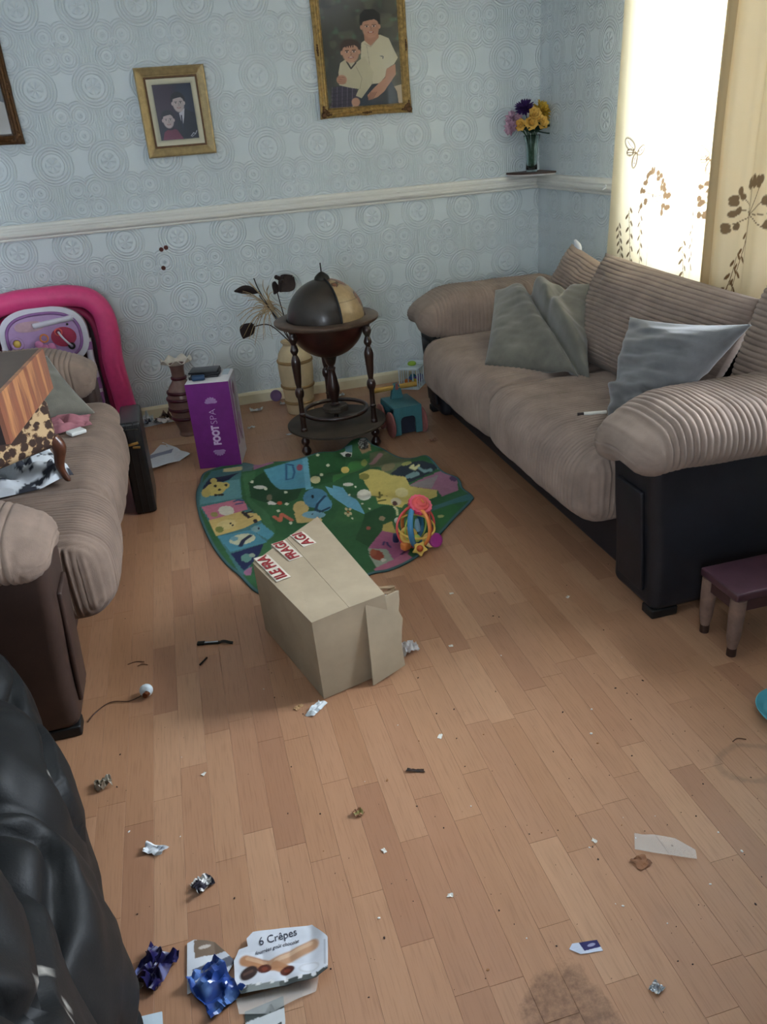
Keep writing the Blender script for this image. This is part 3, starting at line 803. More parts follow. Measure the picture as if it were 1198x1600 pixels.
def paint_big(U, V):
    X = U*740; Y = 1100-V*1330   # working units of the sketch
    p = Paint(X, Y, (72, 72, 64)); p.mottle((104, 104, 88), .011, 3); p.mottle((92, 118, 96), .018, 5, .3, .6); p.mottle((44, 50, 48), .008, 8)
    p.poly([(660, 900), (740, 880), (740, 1100), (640, 1100)], (186, 170, 150)); p.ell(180, 1090, 160, 40, (186, 172, 148))
    p.poly([(250, 1040), (420, 860), (640, 840), (690, 960), (700, 1100), (250, 1100)], (34, 46, 60))
    sh = (206, 198, 172)
    p.poly([(370, 380), (440, 330), (560, 300), (640, 345), (720, 570), (680, 640), (600, 690), (580, 780), (520, 850), (400, 850), (330, 800)], sh)
    p.poly([(600, 690), (690, 640), (690, 760), (560, 950), (490, 1010), (400, 1040), (390, 980), (470, 890), (580, 790)], (188, 140, 114))
    for k in range(4): p.line([(430+18*k, 950), (395+14*k, 1030)], 8, (140, 96, 78))
    p.line([(420, 400), (450, 860)], 5, (170, 162, 140)); p.line([(545, 540), (575, 545), (570, 570)], 8, (70, 80, 90))
    p.line([(400, 390), (460, 430), (540, 330)], 8, (176, 168, 146))
    p.poly([(400, 250), (540, 250), (545, 330), (460, 420), (405, 360)], (182, 134, 110))
    face(p, 470, 200, 86, (198, 150, 126), (22, 20, 24), 1.45)
    p.poly([(370, 160), (374, 70), (425, 15), (515, 15), (570, 70), (568, 160), (540, 110), (400, 120)], (20, 19, 24))
    p.poly([(20, 1100), (60, 860), (190, 850), (290, 900), (300, 1010), (230, 1100)], (66, 58, 74))
    for k in range(5): p.line([(50+50*k, 860), (30+50*k, 1100)], 7, (112, 100, 120)); p.line([(30, 890+45*k), (300, 880+45*k)], 6, (44, 40, 56))
    p.poly([(150, 590), (220, 540), (300, 600), (390, 530), (470, 720), (440, 860), (330, 1010), (275, 975), (310, 900), (200, 870), (120, 840), (125, 690)], (198, 190, 162))
    p.line([(215, 580), (250, 660), (300, 600)], 16, (60, 56, 52)); p.line([(300, 640), (350, 780), (320, 900)], 6, (166, 158, 134))
    p.ell(150, 780, 50, 55, (190, 142, 116)); p.ell(270, 1050, 42, 50, (196, 148, 122))
    for k in range(4): p.line([(115, 750+22*k), (185, 755+22*k)], 6, (140, 96, 78))
    face(p, 258, 470, 84, (202, 156, 130), (62, 46, 40), 1.4)
    for k in range(4): p.line([(225+22*k, 350), (220+22*k, 420)], 9, (66, 44, 36))
    return p.c
def paint_small(U, V):
    X = U; Y = (1-V)*1.36
    p = Paint(X, Y, (44, 40, 58)); p.ell(.1, .3, .5, .6, (62, 36, 58), soft=.5, op=.8); p.ell(.9, .5, .35, .7, (38, 52, 72), soft=.5, op=.8)
    p.poly([(.45, 1.36), (.50, .95), (.62, .72), (.78, .62), (1, .75), (1, 1.36)], (26, 32, 48))
    p.poly([(.58, .72), (.74, .60), (.70, .80), (.64, 1.0), (.60, .9)], (214, 212, 216)); p.line([(.63, .78), (.62, 1.1)], .035, (40, 44, 66))
    face(p, .60, .46, .155, (206, 190, 184), (24, 22, 34), 1.4)
    p.poly([(.05, 1.36), (.12, 1.16), (.3, 1.06), (.46, 1.12), (.60, 1.36)], (124, 46, 74)); p.ell(.30, 1.07, .1, .05, (40, 24, 46))
    face(p, .27, .86, .145, (206, 188, 184), (30, 24, 40), 1.35)
    p.line([(.80, 1.30), (.88, 1.22), (.92, 1.26), (.97, 1.18)], .018, (190, 190, 196)); p.line([(.82, 1.32), (.9, 1.27)], .012, (190, 190, 196))
    return p.c
def paint_left(U, V):
    X = U; Y = (1-V)*1.36
    p = Paint(X, Y, (30, 28, 26)); p.mottle((52, 48, 42), 4, 3)
    p.poly([(.55, 1.36), (.6, .95), (.8, .8), (1, .9), (1, 1.36)], (150, 140, 124)); face(p, .45, .6, .15, (196, 160, 136), (26, 22, 22), 1.4); p.poly([(.1, 1.36), (.2, 1.0), (.5, .85), (.7, 1.0), (.75, 1.36)], (36, 40, 52))
    return p.c
def orn(w, h, both=True):
    def ex(root, xf):
        for sx in (-1, 1):
            for sy in (-1, 1):
                mb = MB()
                for a, b, r in ((0, 0, .017), (.022, .004, .012), (.004, .022, .012), (.014, .014, .012), (.038, .003, .008), (.003, .038, .008)):
                    v, f = ball(r, 6, 8, 1, 1, .55); mb.add(v, f, xf=xf @ T(sx*(w/2-.018-a), sy*(h/2-.018-b), .022))
                mb.build('corner_ornament', DGOLD, root, True, world=True)
        for px, py, q in ((0, -1, 0), (0, 1, 0), (-1, 0, 1), (1, 0, 1)):
            mb = MB()
            for k in (-2, -1, 0, 1, 2):
                v, f = ball(.009-.0015*abs(k), 6, 8, 1, 1, .6)
                mb.add(v, f, xf=xf @ T(px*(w/2-.018)+(0 if q else k*.011), py*(h/2-.018)+(k*.011 if q else 0), .020))
            mb.build('side_ornament', DGOLD, root, True, world=True)
    return ex
profb = [(0, 0), (0, .012), (.004, .018), (.010, .022), (.016, .019), (.020, .024), (.026, .026), (.030, .020), (.036, .016), (.040, .018), (.046, .011), (.050, .009)]
photo('framed_photograph', 'large ornate gilt framed photograph of two boys in cream shirts', -1.010, 1.797, .505, .635, profb, GOLD, paint_big, .405, .535, wavy=.006, extra=orn(.505, .635), nu=200, nv=260)
profs = [(0, 0), (0, .022), (.003, .028), (.008, .030), (.034, .020), (.036, .016), (.044, .014), (.048, .010)]
def sm_extra(root, xf):
    MB().add(*rect_frame(.262, .322, [(0, .013), (.002, .018), (.008, .0175), (.010, .012)], n=1), xf=xf).build('inner_slip', DGOLD, root, True, 30, world=True)
photo('framed_photograph', 'small gold framed portrait of a man and a child above the moulding', -2.001, 1.567, .344, .406, profs, GOLDL, paint_small, .190, .250, mount=(.252, .312), extra=sm_extra)
photo('framed_photograph', 'dark gilt framed photograph cut off by the left edge of the picture', -2.99, 1.725, .49, .50, profb, DGOLD, paint_left, .39, .40, wavy=.005, extra=orn(.49, .50))
for nm, px, pz, lb in (('wall_hole', -2.198, .918, 'higher left brown plug hole of the close pair in the wall'), ('wall_hole', -2.172, .925, 'higher right brown plug hole of the close pair in the wall'), ('wall_hole', -2.205, .822, 'single brown plug hole under the pair in the wall')):
    mb = MB(); a, b = torus(.0085, .0035, 14, 6); mb.add(a, b, xf=T(px, -.001, pz) @ RX(90)); mb.add(*lathe([(.001, .002), (.008, .001)], 14), xf=T(px, 0, pz) @ RX(90))
    tag(mb.build(nm, M('plug_brown', (92, 48, 38), .7), None, True), lb, 'hole')

# ------------------------------------------------------------------ corner shelf, vase and flowers
WOODD = M('dark_shelf_wood', (70, 46, 34), .5, var=.25, vscale=30, stretch=(1, 8, 1))
sh = thing('corner_shelf', 'small dark corner shelf with a white edge above the moulding', 'shelf', (-.08, -.08, 1.113))
arc = [(-.205*cos(a), -.225*sin(a)) for a in np.linspace(0, pi/2, 14)]
MB().add(*prism([(-.001, -.001)]+arc, 1.121, 1.131)).build('board', WOODD, sh, True, 30, world=True)
MB().add(*prism([(-.001, -.001)]+[(x*.965, y*.965) for x, y in arc], 1.113, 1.121)).build('white_edge', GLOSS, sh, True, 30, world=True)
VGLASS = bpy.data.materials.new('vase_glass'); VGLASS.use_nodes = True
b_ = VGLASS.node_tree.nodes['Principled BSDF']; b_.inputs['Transmission Weight'].default_value = 1; b_.inputs['Roughness'].default_value = .03; b_.inputs['IOR'].default_value = 1.3; b_.inputs['Base Color'].default_value = (.86, .95, .92, 1)
VX, VY, VZ = -.092, -.100, 1.131
vs_ = thing('glass_vase', 'tall clear glass vase standing on the corner shelf', 'vase', (VX, VY, VZ))
pr = [(.030, 0), (.032, .004), (.031, .05), (.033, .10), (.038, .15), (.046, .185), (.048, .188), (.0455, .186), (.035, .15), (.030, .10), (.028, .05), (.028, .012), (.001, .010)]
v, f = lathe(pr, 32, False); MB().add(v, f).build('glass', VGLASS, vs_, True)
LEAF = M('silk_leaf', (34, 62, 46), .6, var=.3, vscale=60)
STEM = M('flower_stem', (44, 84, 58), .6, var=.2)
fl = thing('flower_bouquet', 'bunch of yellow, pink and purple artificial flowers in the glass vase', 'flowers', (VX, VY, VZ+.012))
def petal(L, W, cup, n=6):
    def fn(U, V):
        y = L*V; w_ = W*np.sin(pi*np.clip(V*.86+.12, 0, 1))**.7; x = (U-.5)*2*w_
        return np.stack([x, y, cup*L*(V**2)+.35*W*(2*U-1)**2], -1)
    return sheet(5, n, fn)
def bloom(kind, c, r, col, axis, nm, seed):
    mb = MB(); rr = random.Random(seed); ax = Vector(axis).normalized(); xf0 = T(*c) @ ax.to_track_quat('Z', 'Y').to_matrix().to_4x4()
    rings_ = {'rose': ((5, .35, 1.3, 78), (6, .6, 1.0, 62), (7, .85, .7, 38), (7, 1.0, .5, 12)), 'mum': ((8, .4, .8, 75), (12, .65, .6, 55), (16, .85, .45, 35), (18, 1.0, .3, 10), (14, 1.0, .2, -15)),
              'daisy': ((6, .5, .6, 60), (9, 1.0, .3, 20), (9, 1.0, .2, 2))}[kind]
    for n_, k, cup, el in rings_:
        for i in range(n_):
            v, f = petal(r*k, r*k*(.50 if kind == 'rose' else (.16 if kind == 'mum' else .26)), cup*.4)
            mb.add(v, f, xf=xf0 @ RZ(360*i/n_+rr.uniform(-8, 8)) @ RX(el+rr.uniform(-6, 6)))
    o = mb.build(nm, col, fl, True, world=True)
    path = catmull([(VX+rr.uniform(-.015, .015), VY+rr.uniform(-.015, .015), VZ+.02), (VX+(c[0]-VX)*.3, VY+(c[1]-VY)*.3, VZ+.19), c], 6)
    MB().add(*tube(path, .0025, 6)).build('stem', STEM, fl, True, world=True)
YEL = M('yellow_petal', (240, 186, 78), .7, var=.08, vscale=50, var2=(248, 212, 120)); GLD = M('golden_petal', (206, 160, 48), .7, var=.2, vscale=60, var2=(226, 190, 70))
PUR = M('purple_petal', (70, 40, 100), .7, var=.3, vscale=60); PNK = M('pink_petal', (176, 128, 156), .7, var=.25, vscale=50, var2=(214, 178, 196))
B = [('rose', (-.125, -.160, 1.376), .042, YEL), ('rose', (-.070, -.168, 1.376), .042, YEL), ('rose', (-.105, -.155, 1.418), .042, YEL), ('rose', (-.170, -.135, 1.372), .036, YEL),
     ('mum', (-.038, -.115, 1.435), .062, GLD), ('mum', (-.068, -.12, 1.425), .044, GLD), ('mum', (-.130, -.085, 1.456), .056, PUR), ('daisy', (-.205, -.085, 1.412), .040, PNK),
     ('daisy', (-.178, -.10, 1.395), .040, PNK), ('daisy', (-.222, -.115, 1.365), .042, PNK), ('mum', (-.025, -.14, 1.375), .026, M('pale_green_bud', (150, 160, 120), .7))]
for i, (k, c, r, m_) in enumerate(B):
    bloom(k, c, r, m_, (c[0]-VX, c[1]-VY-.06, (c[2]-1.33)*.7), {YEL: 'rose_bloom', GLD: 'chrysanthemum_bloom', PUR: 'purple_bloom', PNK: 'pink_bloom'}.get(m_, 'bud'), i)
rr = random.Random(3)
for i in range(14):
    a = -2.9+rr.uniform(0, 2.9); el = rr.uniform(-25, 35)
    v, f = petal(.07, .02, .1); MB().add(v, f, xf=T(VX+.028*cos(a), VY+.028*sin(a), VZ+.20+.02*rr.random()) @ RZ(math.degrees(a)-90) @ RX(el)).build('leaf', LEAF, fl, True, world=True)
# ------------------------------------------------------------------ globe drinks stand
DKW = M('dark_mahogany', (46, 26, 20), .28, var=.35, vscale=22, stretch=(1, 1, .3), spec=.6, coat=.3)
SHW = M('dull_dark_shelf', (62, 52, 42), .6, var=.3, vscale=10)
GX, GY = -1.500, -.905
gl = thing('globe_stand', 'dark wooden antique globe drinks stand on turned legs', 'globe', (GX, GY, 0))
LEGP = [(.001, 0), (.014, .002), (.023, .016), (.024, .026), (.016, .042), (.012, .050), (.020, .064), (.021, .078), (.013, .092), (.015, .100), (.017, .135), (.014, .145), (.013, .20),
        (.015, .205), (.015, .215), (.0125, .222), (.0125, .285), (.019, .300), (.022, .318), (.018, .336), (.012, .345), (.0155, .37), (.021, .44), (.022, .468), (.015, .492), (.011, .502),
        (.018, .515), (.019, .525), (.013, .545), (.012, .550), (.020, .568), (.020, .582), (.014, .598), (.017, .606), (.017, .618)]
lp = smooth_prof(LEGP, 3); lp[:, 0] = np.maximum(lp[:, 0], .001)
for a in (-34, 206, 88):
    MB().add(*lathe(lp, 16), xf=T(GX+.200*cos(radians(a)), GY+.200*sin(radians(a)), 0)).build('leg', DKW, gl, True, world=True)
MB().add(*lathe([(.001, .110), (.240, .110), (.246, .114), (.246, .121), (.240, .126), (.001, .126)], 56), xf=T(GX, GY, 0)).build('lower_shelf', SHW, gl, True, 40, world=True)
a, b = torus(.156, .010, 48, 10); MB().add(a, b, xf=T(GX, GY, .182)).build('ring_rail', DKW, gl, True, world=True)
MB().add(*lathe([(.001, .176), (.060, .176), (.066, .182), (.066, .198), (.058, .206), (.001, .206)], 8), xf=T(GX, GY, 0) @ RZ(12)).build('hub', SHW, gl, False, world=True)
MB().add(*lathe(smooth_prof([(.001, .124), (.020, .126), (.014, .14), (.012, .155), (.022, .168), (.02, .178)], 4), 16), xf=T(GX, GY, 0)).build('hub_support', DKW, gl, True, world=True)
cp = smooth_prof([(.018, .204), (.026, .212), (.016, .222), (.026, .26), (.031, .29), (.024, .335), (.017, .375), (.021, .392), (.013, .40), (.022, .415), (.03, .44), (.04, .47)], 4)
MB().add(*lathe(cp, 18), xf=T(GX, GY, 0)).build('column', DKW, gl, True, world=True)
ZR, RG = .632, .183
MB().add(*lathe([(.188, ZR-.014), (.240, ZR-.014), (.247, ZR-.006), (.247, ZR+.002), (.240, ZR+.006), (.188, ZR+.006), (.188, ZR-.014)], 64, False), xf=T(GX, GY, 0)).build('table_ring', M('worn_ring_wood', (84, 66, 54), .42, var=.3, vscale=12), gl, True, 40, world=True)
a = np.linspace(-pi/2, -.02, 20); MB().add(*lathe(np.stack([RG*np.maximum(np.cos(a), .01), RG*np.sin(a)], 1), 48), xf=T(GX, GY, ZR)).build('lower_hemisphere', M('dark_red_globe', (58, 26, 20), .3, var=.4, vscale=9, coat=.3), gl, True, 60, world=True)
a = np.linspace(0.03, pi/2, 60); n_ = 140
v, f = lathe(np.stack([RG*np.maximum(np.cos(a), .004), RG*np.sin(a)], 1), n_); v = np.asarray(v)
g1 = vnoise(v, 11, 2)+.5*vnoise(v, 27, 3); base = np.array(S(158, 134, 98)); land = np.array(S(128, 76, 48)); dk = np.array(S(66, 46, 32))
cc = np.where((g1 > .05)[:, None], land, base); cc = np.where((np.abs(g1-.05) < .045)[:, None], dk, cc)
lon = np.arctan2(v[:, 1], v[:, 0]); lat = np.arcsin(np.clip(v[:, 2]/RG, -1, 1))
grid = (np.abs(np.sin(lon*6)) < .035) | (np.abs(np.sin(lat*6)) < .05); cc = np.where(grid[:, None], cc*.62, cc)
lidside = np.sin(lon-radians(-78)) < 0      # one half of the globe keeps its dark smoked skin
g2 = vnoise(v, 14, 6)[:, None]; cc = np.where(lidside[:, None], np.array(S(48, 39, 31))*(1+.35*g2), cc); cc[:, 3] = 1
MB().add(v, f, xf=T(GX, GY, ZR), col=cc).build('upper_hemisphere', M('varnished_map', (255, 255, 255), .34, attr='paint', var=.15, vscale=30, spec=.45, coat=.1), gl, True, 60, world=True)
th = np.linspace(0.0, pi*.5, 30)
MB().add(*tube(np.stack([(RG+.003)*np.cos(th), 0*th, (RG+.003)*np.sin(th)], 1), .0055, 8), xf=T(GX, GY, ZR) @ RZ(-78)).build('meridian_strap', BLACKP, gl, True, world=True)
MB().add(*tube(np.stack([(RG+.003)*np.cos(th), 0*th, (RG+.003)*np.sin(th)], 1), .0045, 8), xf=T(GX, GY, ZR) @ RZ(102)).build('meridian_strap', BLACKP, gl, True, world=True)
DKM = M('dark_metal', (44, 42, 36), .45, .6, var=.2)
MB().add(*lathe(smooth_prof([(.036, 0), (.036, .012), (.030, .024), (.016, .036), (.006, .042)], 4), 24), xf=T(GX, GY, ZR+RG-.012)).build('cap', DKM, gl, True, world=True)
MB().add(*tube([(0, 0, 0), (-.001, 0, .05)], .0032, 8), xf=T(GX, GY, ZR+RG+.02)).build('spindle', BLACKP, gl, True, 40, world=True)

# ------------------------------------------------------------------ boxed foot spa and the things on it
PURP = M('purple_card', (116, 38, 122), .45, var=.08, spec=.4); WHC = M('white_card', (214, 212, 214), .5, var=.05); LILAC = M('pale_lilac_print', (214, 186, 220), .5, var=.03)
FP = Vector((-2.10, -.963, 0)); fx_ = Vector((.201, -.004, 0)).normalized()
fsx = T(*FP) @ RZ(-12)
fb = thing('foot_spa_box', 'tall purple and white foot spa carton standing on end', 'box', tuple(FP))
W_, D_, H_ = .202, .215, .422
mb = MB(); v, f = rbox(W_, D_, H_, .003, 1); mb.add(v, f, xf=fsx @ T(0, D_/2, H_/2)); mb.build('carton', WHC, fb, True, 30, world=True)
MB().add(*box(-W_/2, W_/2, -.0015, .001, 0.001, H_-.001), xf=fsx).build('front_print', PURP, fb, False, world=True)['label'] = 'purple printed front with lettering'
up = fsx @ T(0, -.0022, 0) @ RX(90) @ RZ(90)      # text runs up the box
v, f = text_mesh('FOOT', .046, .0028, None, 'LEFT', .0004); v = np.asarray(v); v[:, 0] *= .098/v[:, 0].max(); MB().add(v, f, xf=up @ T(.116, -.006, 0)).build('lettering', LILAC, fb, False, world=True)
v, f = text_mesh('SPA', .046, -.0010, None, 'LEFT', .0004); v = np.asarray(v); v[:, 0] *= .076/v[:, 0].max(); MB().add(v, f, xf=up @ T(.219, -.006, 0)).build('lettering', LILAC, fb, False, world=True)
for zc, sg in ((.078, -1), (.335, 1)):
    mb = MB()
    for k in range(7):
        a = radians(-75+25*k); L = .028
        v, f = prism([(0, 0), (.006, .018), (.0045, L), (0, L+.003), (-.0045, L), (-.006, .018)], 0, .0006)
        mb.add(v, f, xf=fsx @ T(.006, -.0018, zc-sg*.012) @ RX(90) @ SC(1, sg, 1) @ RZ(math.degrees(a)))
    mb.build('shell_emblem', M('mauve_print', (172, 136, 184), .5), fb, False, world=True)
# printed right-hand side
def fn(U, V): return np.stack([0*U+W_/2+.0012, .004+U*(D_-.008), .004+V*(H_-.008)], -1)
U, V = np.meshgrid(np.linspace(0, 1, 40), np.linspace(0, 1, 80), indexing='ij')
p = Paint(U*.215, V*.42, (206, 204, 216)); p.poly([(0, .1), (.05, .1), (.06, .42), (0, .42)], (150, 96, 156)); p.ell(.12, .30, .05, .09, (176, 170, 180)); p.ell(.13, .16, .06, .07, (178, 150, 190)); p.line([(.10, .40), (.12, .30), (.08, .18), (.16, .08)], .012, (90, 80, 96)); p.ell(.10, .36, .03, .03, (120, 60, 110))
v, f = sheet(40, 80, fn); MB().add(v, f, xf=fsx, col=p.c).build('side_print', M('carton_print', (255, 255, 255), .45, attr='paint', var=.03), fb, False, world=True)
MB().add(*box(.055, .085, .12, D_+.002, H_, H_+.0012), xf=fsx).build('tape', M('clear_tape', (190, 204, 214), .2, var=.1), fb, False, world=True)
for k, (dx, a) in enumerate(((0, 0), (.004, 3), (-.003, -2))):
    v, f = rbox(.135, .10, .009, .0025, 2)
    tag(MB().add(v, f, xf=fsx @ T(-.022+dx, .135, H_+.0055+.0098*k) @ RZ(a)).build('slim_case', M('black_case', (22, 22, 26), .3), None, True, 40), ('undermost', 'middle', 'topmost')[k]+' slim black case of the stack on the foot spa box', 'case', 'black cases on the foot spa box')
TEALP = M('navy_plastic', (34, 62, 92), .4)
tb_ = thing('blue_tube', 'small navy blue plastic tube lying on the foot spa box', 'tube', (-2.145, -.925, H_))
MB().add(*lathe([(.001, -.03), (.012, -.03), (.014, -.026), (.014, .02), (.011, .028), (.001, .028)], 14), xf=fsx @ T(-.04, .045, H_+.0145) @ RZ(6) @ RY(90)).build('body', TEALP, tb_, True, 40, world=True)
MB().add(*lathe([(.001, -.045), (.0075, -.045), (.0085, -.03), (.001, -.03)], 12), xf=fsx @ T(-.04, .045, H_+.0145) @ RZ(6) @ RY(90)).build('cap', BLACKP, tb_, True, 40, world=True)

# ------------------------------------------------------------------ vases against the wall
PCL = M('pinkish_brown_glaze', (122, 92, 82), .3, var=.2, vscale=12); MAR = M('maroon_band', (72, 24, 34), .3, var=.2); CRM = M('cream_glaze', (206, 196, 182), .3)
rv = thing('ruffled_vase', 'pinkish brown vase with maroon bands and white ruffled rim', 'vase', (-2.228, -.40, 0))
pr = smooth_prof([(.045, 0), (.052, .01), (.048, .03), (.066, .09), (.078, .15), (.080, .20), (.066, .26), (.040, .30), (.034, .33), (.036, .37), (.044, .392)], 5)
MB().add(*lathe(pr, 36, False), xf=T(-2.228, -.40, 0)).build('body', PCL, rv, True, world=True)
for z, r in ((.105, .071), (.155, .080), (.21, .080), (.245, .072), (.318, .0365)):
    a, b = torus(r, .006, 36, 8); v = np.asarray(a); v[:, 2] *= 1.5; MB().add(v, b, xf=T(-2.228, -.40, z)).build('band', MAR, rv, True, world=True)
def fn(U, V):
    a = 2*pi*U; r = .044+.036*V+.004*np.cos(7*a)*V; return np.stack([r*np.cos(a), r*np.sin(a), .390+.022*V+.011*V*np.sin(7*a)], -1)
v, f = sheet(90, 8, fn, .003); MB().add(v, f, xf=T(-2.228, -.40, 0)).build('ruffled_rim', CRM, rv, True, world=True)
CRW = M('cream_pottery', (198, 178, 142), .6, var=.12, vscale=10, bump=.2); BND = M('tan_band', (150, 120, 78), .6)
pv = thing('tall_cream_vase', 'tall cream floor vase holding dried grasses behind the globe stand', 'vase', (-1.595, -.30, 0))
pr = smooth_prof([(.070, 0), (.075, .008), (.078, .04), (.086, .12), (.094, .21), (.096, .28), (.086, .34), (.062, .375), (.055, .39), (.066, .405), (.062, .407), (.05, .39)], 5)
MB().add(*lathe(pr, 36, False), xf=T(-1.595, -.30, 0)).build('body', CRW, pv, True, world=True)
for z, r in ((.070, .0825), (.160, .0905), (.30, .0955)):
    a, b = torus(r, .005, 40, 8); v = np.asarray(a); v[:, 2] *= 1.8; MB().add(v, b, xf=T(-1.595, -.30, z)).build('band', BND, pv, True, world=True)
STRAW = M('dried_straw', (170, 146, 112), .8, var=.3); DLEAF = M('dried_dark_leaf', (44, 30, 28), .7, var=.3)
dp = thing('dried_plant', 'dried grasses with dark leaves leaning out of the cream vase', 'plant', (-1.595, -.30, .39))
rr = random.Random(5); mb = MB(); hub = np.array((-1.71, -.26, .60))
for k in range(46):
    a = rr.uniform(0, 2*pi); e = rr.uniform(.05, .17); d = np.array((cos(a)*.9-.2, rr.uniform(-.4, .4), sin(a)))*e
    d[2] -= .5*e*abs(cos(a)); d[1] = np.clip(d[1], -.05, .08)
    P_ = catmull([hub+np.array((.05, 0, -.02))*rr.random(), hub+d*.5+np.array((0, 0, .02)), hub+d], 4); mb.add(*tube(P_, np.linspace(.0026, .0012, len(P_)), 4))
mb.build('straw', STRAW, dp, True, world=True)
for path in ([(-1.60, -.30, .39), (-1.64, -.28, .5), (-1.70, -.26, .60), (-1.735, -.25, .66)], [(-1.60, -.30, .39), (-1.66, -.27, .52), (-1.73, -.25, .68), (-1.75, -.24, .75)], [(-1.59, -.31, .39), (-1.62, -.28, .54), (-1.64, -.26, .68)], [(-1.60, -.31, .39), (-1.70, -.28, .50), (-1.79, -.26, .50)]):
    MB().add(*tube(catmull(path, 5), .003, 6)).build('stem', DLEAF, dp, True, world=True)
def leafshape(L, W, cup=.12):
    def fn(U, V):
        w_ = W*np.sin(pi*np.clip(V, .03, .99))**.8; return np.stack([(U-.5)*2*w_, L*V, cup*L*np.sin(pi*V)+.2*W*(2*U-1)**2], -1)
    return sheet(5, 12, fn, .0015)
for (loc, rz, rx, L, W) in (((-1.735, -.25, .672), 80, 8, .13, .03), ((-1.625, -.24, .665), -60, 30, .12, .05), ((-1.655, -.24, .655), -20, 50, .075, .03), ((-1.79, -.26, .515), 75, -50, .10, .045)):
    v, f = leafshape(L, W); MB().add(v, f, xf=T(*loc) @ RZ(rz) @ RX(rx) @ RY(60)).build('dark_leaf', DLEAF, dp, True, world=True)
mb = MB()
for dx, dz in ((0, 0), (.02, .004), (.012, -.014), (-.012, .006)): mb.add(*ball(.012, 7, 10), xf=T(-1.618+dx, -.24, .735+dz))
mb.add(*tube([(-1.615, -.24, .66), (-1.612, -.24, .735)], .003, 6)); mb.build('seed_head', DLEAF, dp, True, world=True)
lid = M('mauve_plastic', (112, 84, 124), .5)
tl = thing('round_lid', 'round mauve plastic lid propped against the baseboard', 'lid', (-1.70, -.055, 0))
MB().add(*lathe([(.001, 0), (.030, 0), (.034, .003), (.034, .014), (.030, .014), (.028, .006), (.001, .006)], 28), xf=T(-1.70, -.040, .0345) @ RX(82)).build('disc', lid, tl, True, 40, world=True)

# ------------------------------------------------------------------ toy crate and toy trolley by the sofa
WHP = M('white_plastic_toy', (214, 226, 232), .4, var=.04)
cr = thing('toy_crate', 'small white slatted toy crate with balls beside the wall', 'toy', (-.865, -.12, 0), radians(-35))
cx_, cy_, cz_ = .115, .20, .125
for z in (.004, cz_-.004):
    mb = MB()
    for sx in (-1, 1): mb.add(*box(sx*cx_/2-.006, sx*cx_/2+.006, -cy_/2, cy_/2, z-.004, z+.004))
    for sy in (-1, 1): mb.add(*box(-cx_/2, cx_/2, sy*cy_/2-.006, sy*cy_/2+.006, z-.004, z+.004))
    mb.build('rail_frame', WHP, cr, False)
def slat(x, y): MB().add(*box(x-.003, x+.003, y-.003, y+.003, .004, cz_-.006)).build('slat', WHP, cr, False)
for k in range(6):
    for sx in (-1, 1): slat(sx*(cx_/2-.001), -cy_/2+cy_*k/5)
for k in range(1, 4):
    for sy in (-1, 1): slat(-cx_/2+cx_*k/4, sy*(cy_/2-.001))
mb = MB()
for k in range(5): mb.add(*box(-cx_/2, cx_/2, -cy_/2+cy_*(k+.5)/5-.012, -cy_/2+cy_*(k+.5)/5+.012, cz_-.004, cz_))
mb.build('lid', WHP, cr, False); MB().add(*box(-cx_/2, cx_/2, -cy_/2, cy_/2, 0, .003)).build('bottom', WHP, cr, False)
MB().add(*lathe(smooth_prof([(.001, 0), (.022, .002), (.026, .012), (.018, .022), (.001, .026)], 3), 16), xf=T(.0, -.02, cz_)).build('lime_knob', M('lime_plastic', (150, 186, 60), .4), cr, True)
for k, (x, y, c) in enumerate(((-.02, -.06, (214, 120, 50)), (.022, -.05, (200, 180, 70)), (-.018, -.01, (70, 110, 170)), (.02, .01, (120, 80, 150)), (-.02, .045, (60, 130, 150)), (.02, .06, (80, 80, 150)))):
    MB().add(*ball(.024, 10, 14), xf=T(x, y, .028)).build('ball', M('toy_ball', c, .35), cr, True)
TEAL = M('teal_toy_wood', (64, 116, 122), .5, var=.1); CORAL = M('faded_coral', (150, 92, 86), .5); OCH = M('ochre_handle', (186, 146, 70), .45)
tw = thing('toy_trolley', 'teal wooden push trolley toy with ochre handle beside the sofa', 'toy', (-1.150, -.90, 0), radians(4))
MB().add(*prism([(-.074, 0), (-.074, .145), (.074, .145), (.074, 0), (.040, 0), (.040, .075), (.034, .088), (.022, .094), (-.022, .094), (-.034, .088), (-.040, .075), (-.040, 0)], 0, .012), xf=T(0, -.05, .012) @ RX(90)).build('front_panel', TEAL, tw, True, 30)
MB().add(*box(-.040, .040, -.045, -.042, .012, .105)).build('dark_panel', M('dark_navy', (32, 38, 52), .5), tw, False)
v, f = rbox(.148, .20, .012, .003, 1); MB().add(v, f, xf=T(0, .045, .151)).build('top_board', TEAL, tw, True, 30)
MB().add(*box(-.074, .074, .14, .15, .012, .145)).build('back_panel', TEAL, tw, False)
for sx in (-1, 1):
    for y in (-.035, .12):
        MB().add(*lathe([(.001, 0), (.060, 0), (.066, .004), (.066, .012), (.060, .016), (.001, .016)], 28), xf=T(sx*.085, y, .066) @ RY(90) @ T(0, 0, -.008)).build('wheel', CORAL, tw, True, 40)
MB().add(*tube([(-.125, .10, .215), (-.02, .10, .215), (.11, .10, .215)], [.014, .012, .014], 14)).build('handle_bar', OCH, tw, True, 40)
MB().add(*prism([(-.034, .15), (-.020, .215), (-.010, .235), (.010, .235), (.020, .215), (.034, .15)], -.012, .012), xf=T(0, .10, 0) @ RX(90)).build('handle_post', TEAL, tw, True, 30)
MB().add(*prism([(-.008, .205), (-.006, .238), (.006, .238), (.008, .205)], .012, .016), xf=T(0, .10, 0) @ RX(90)).build('post_tip', CORAL, tw, False)

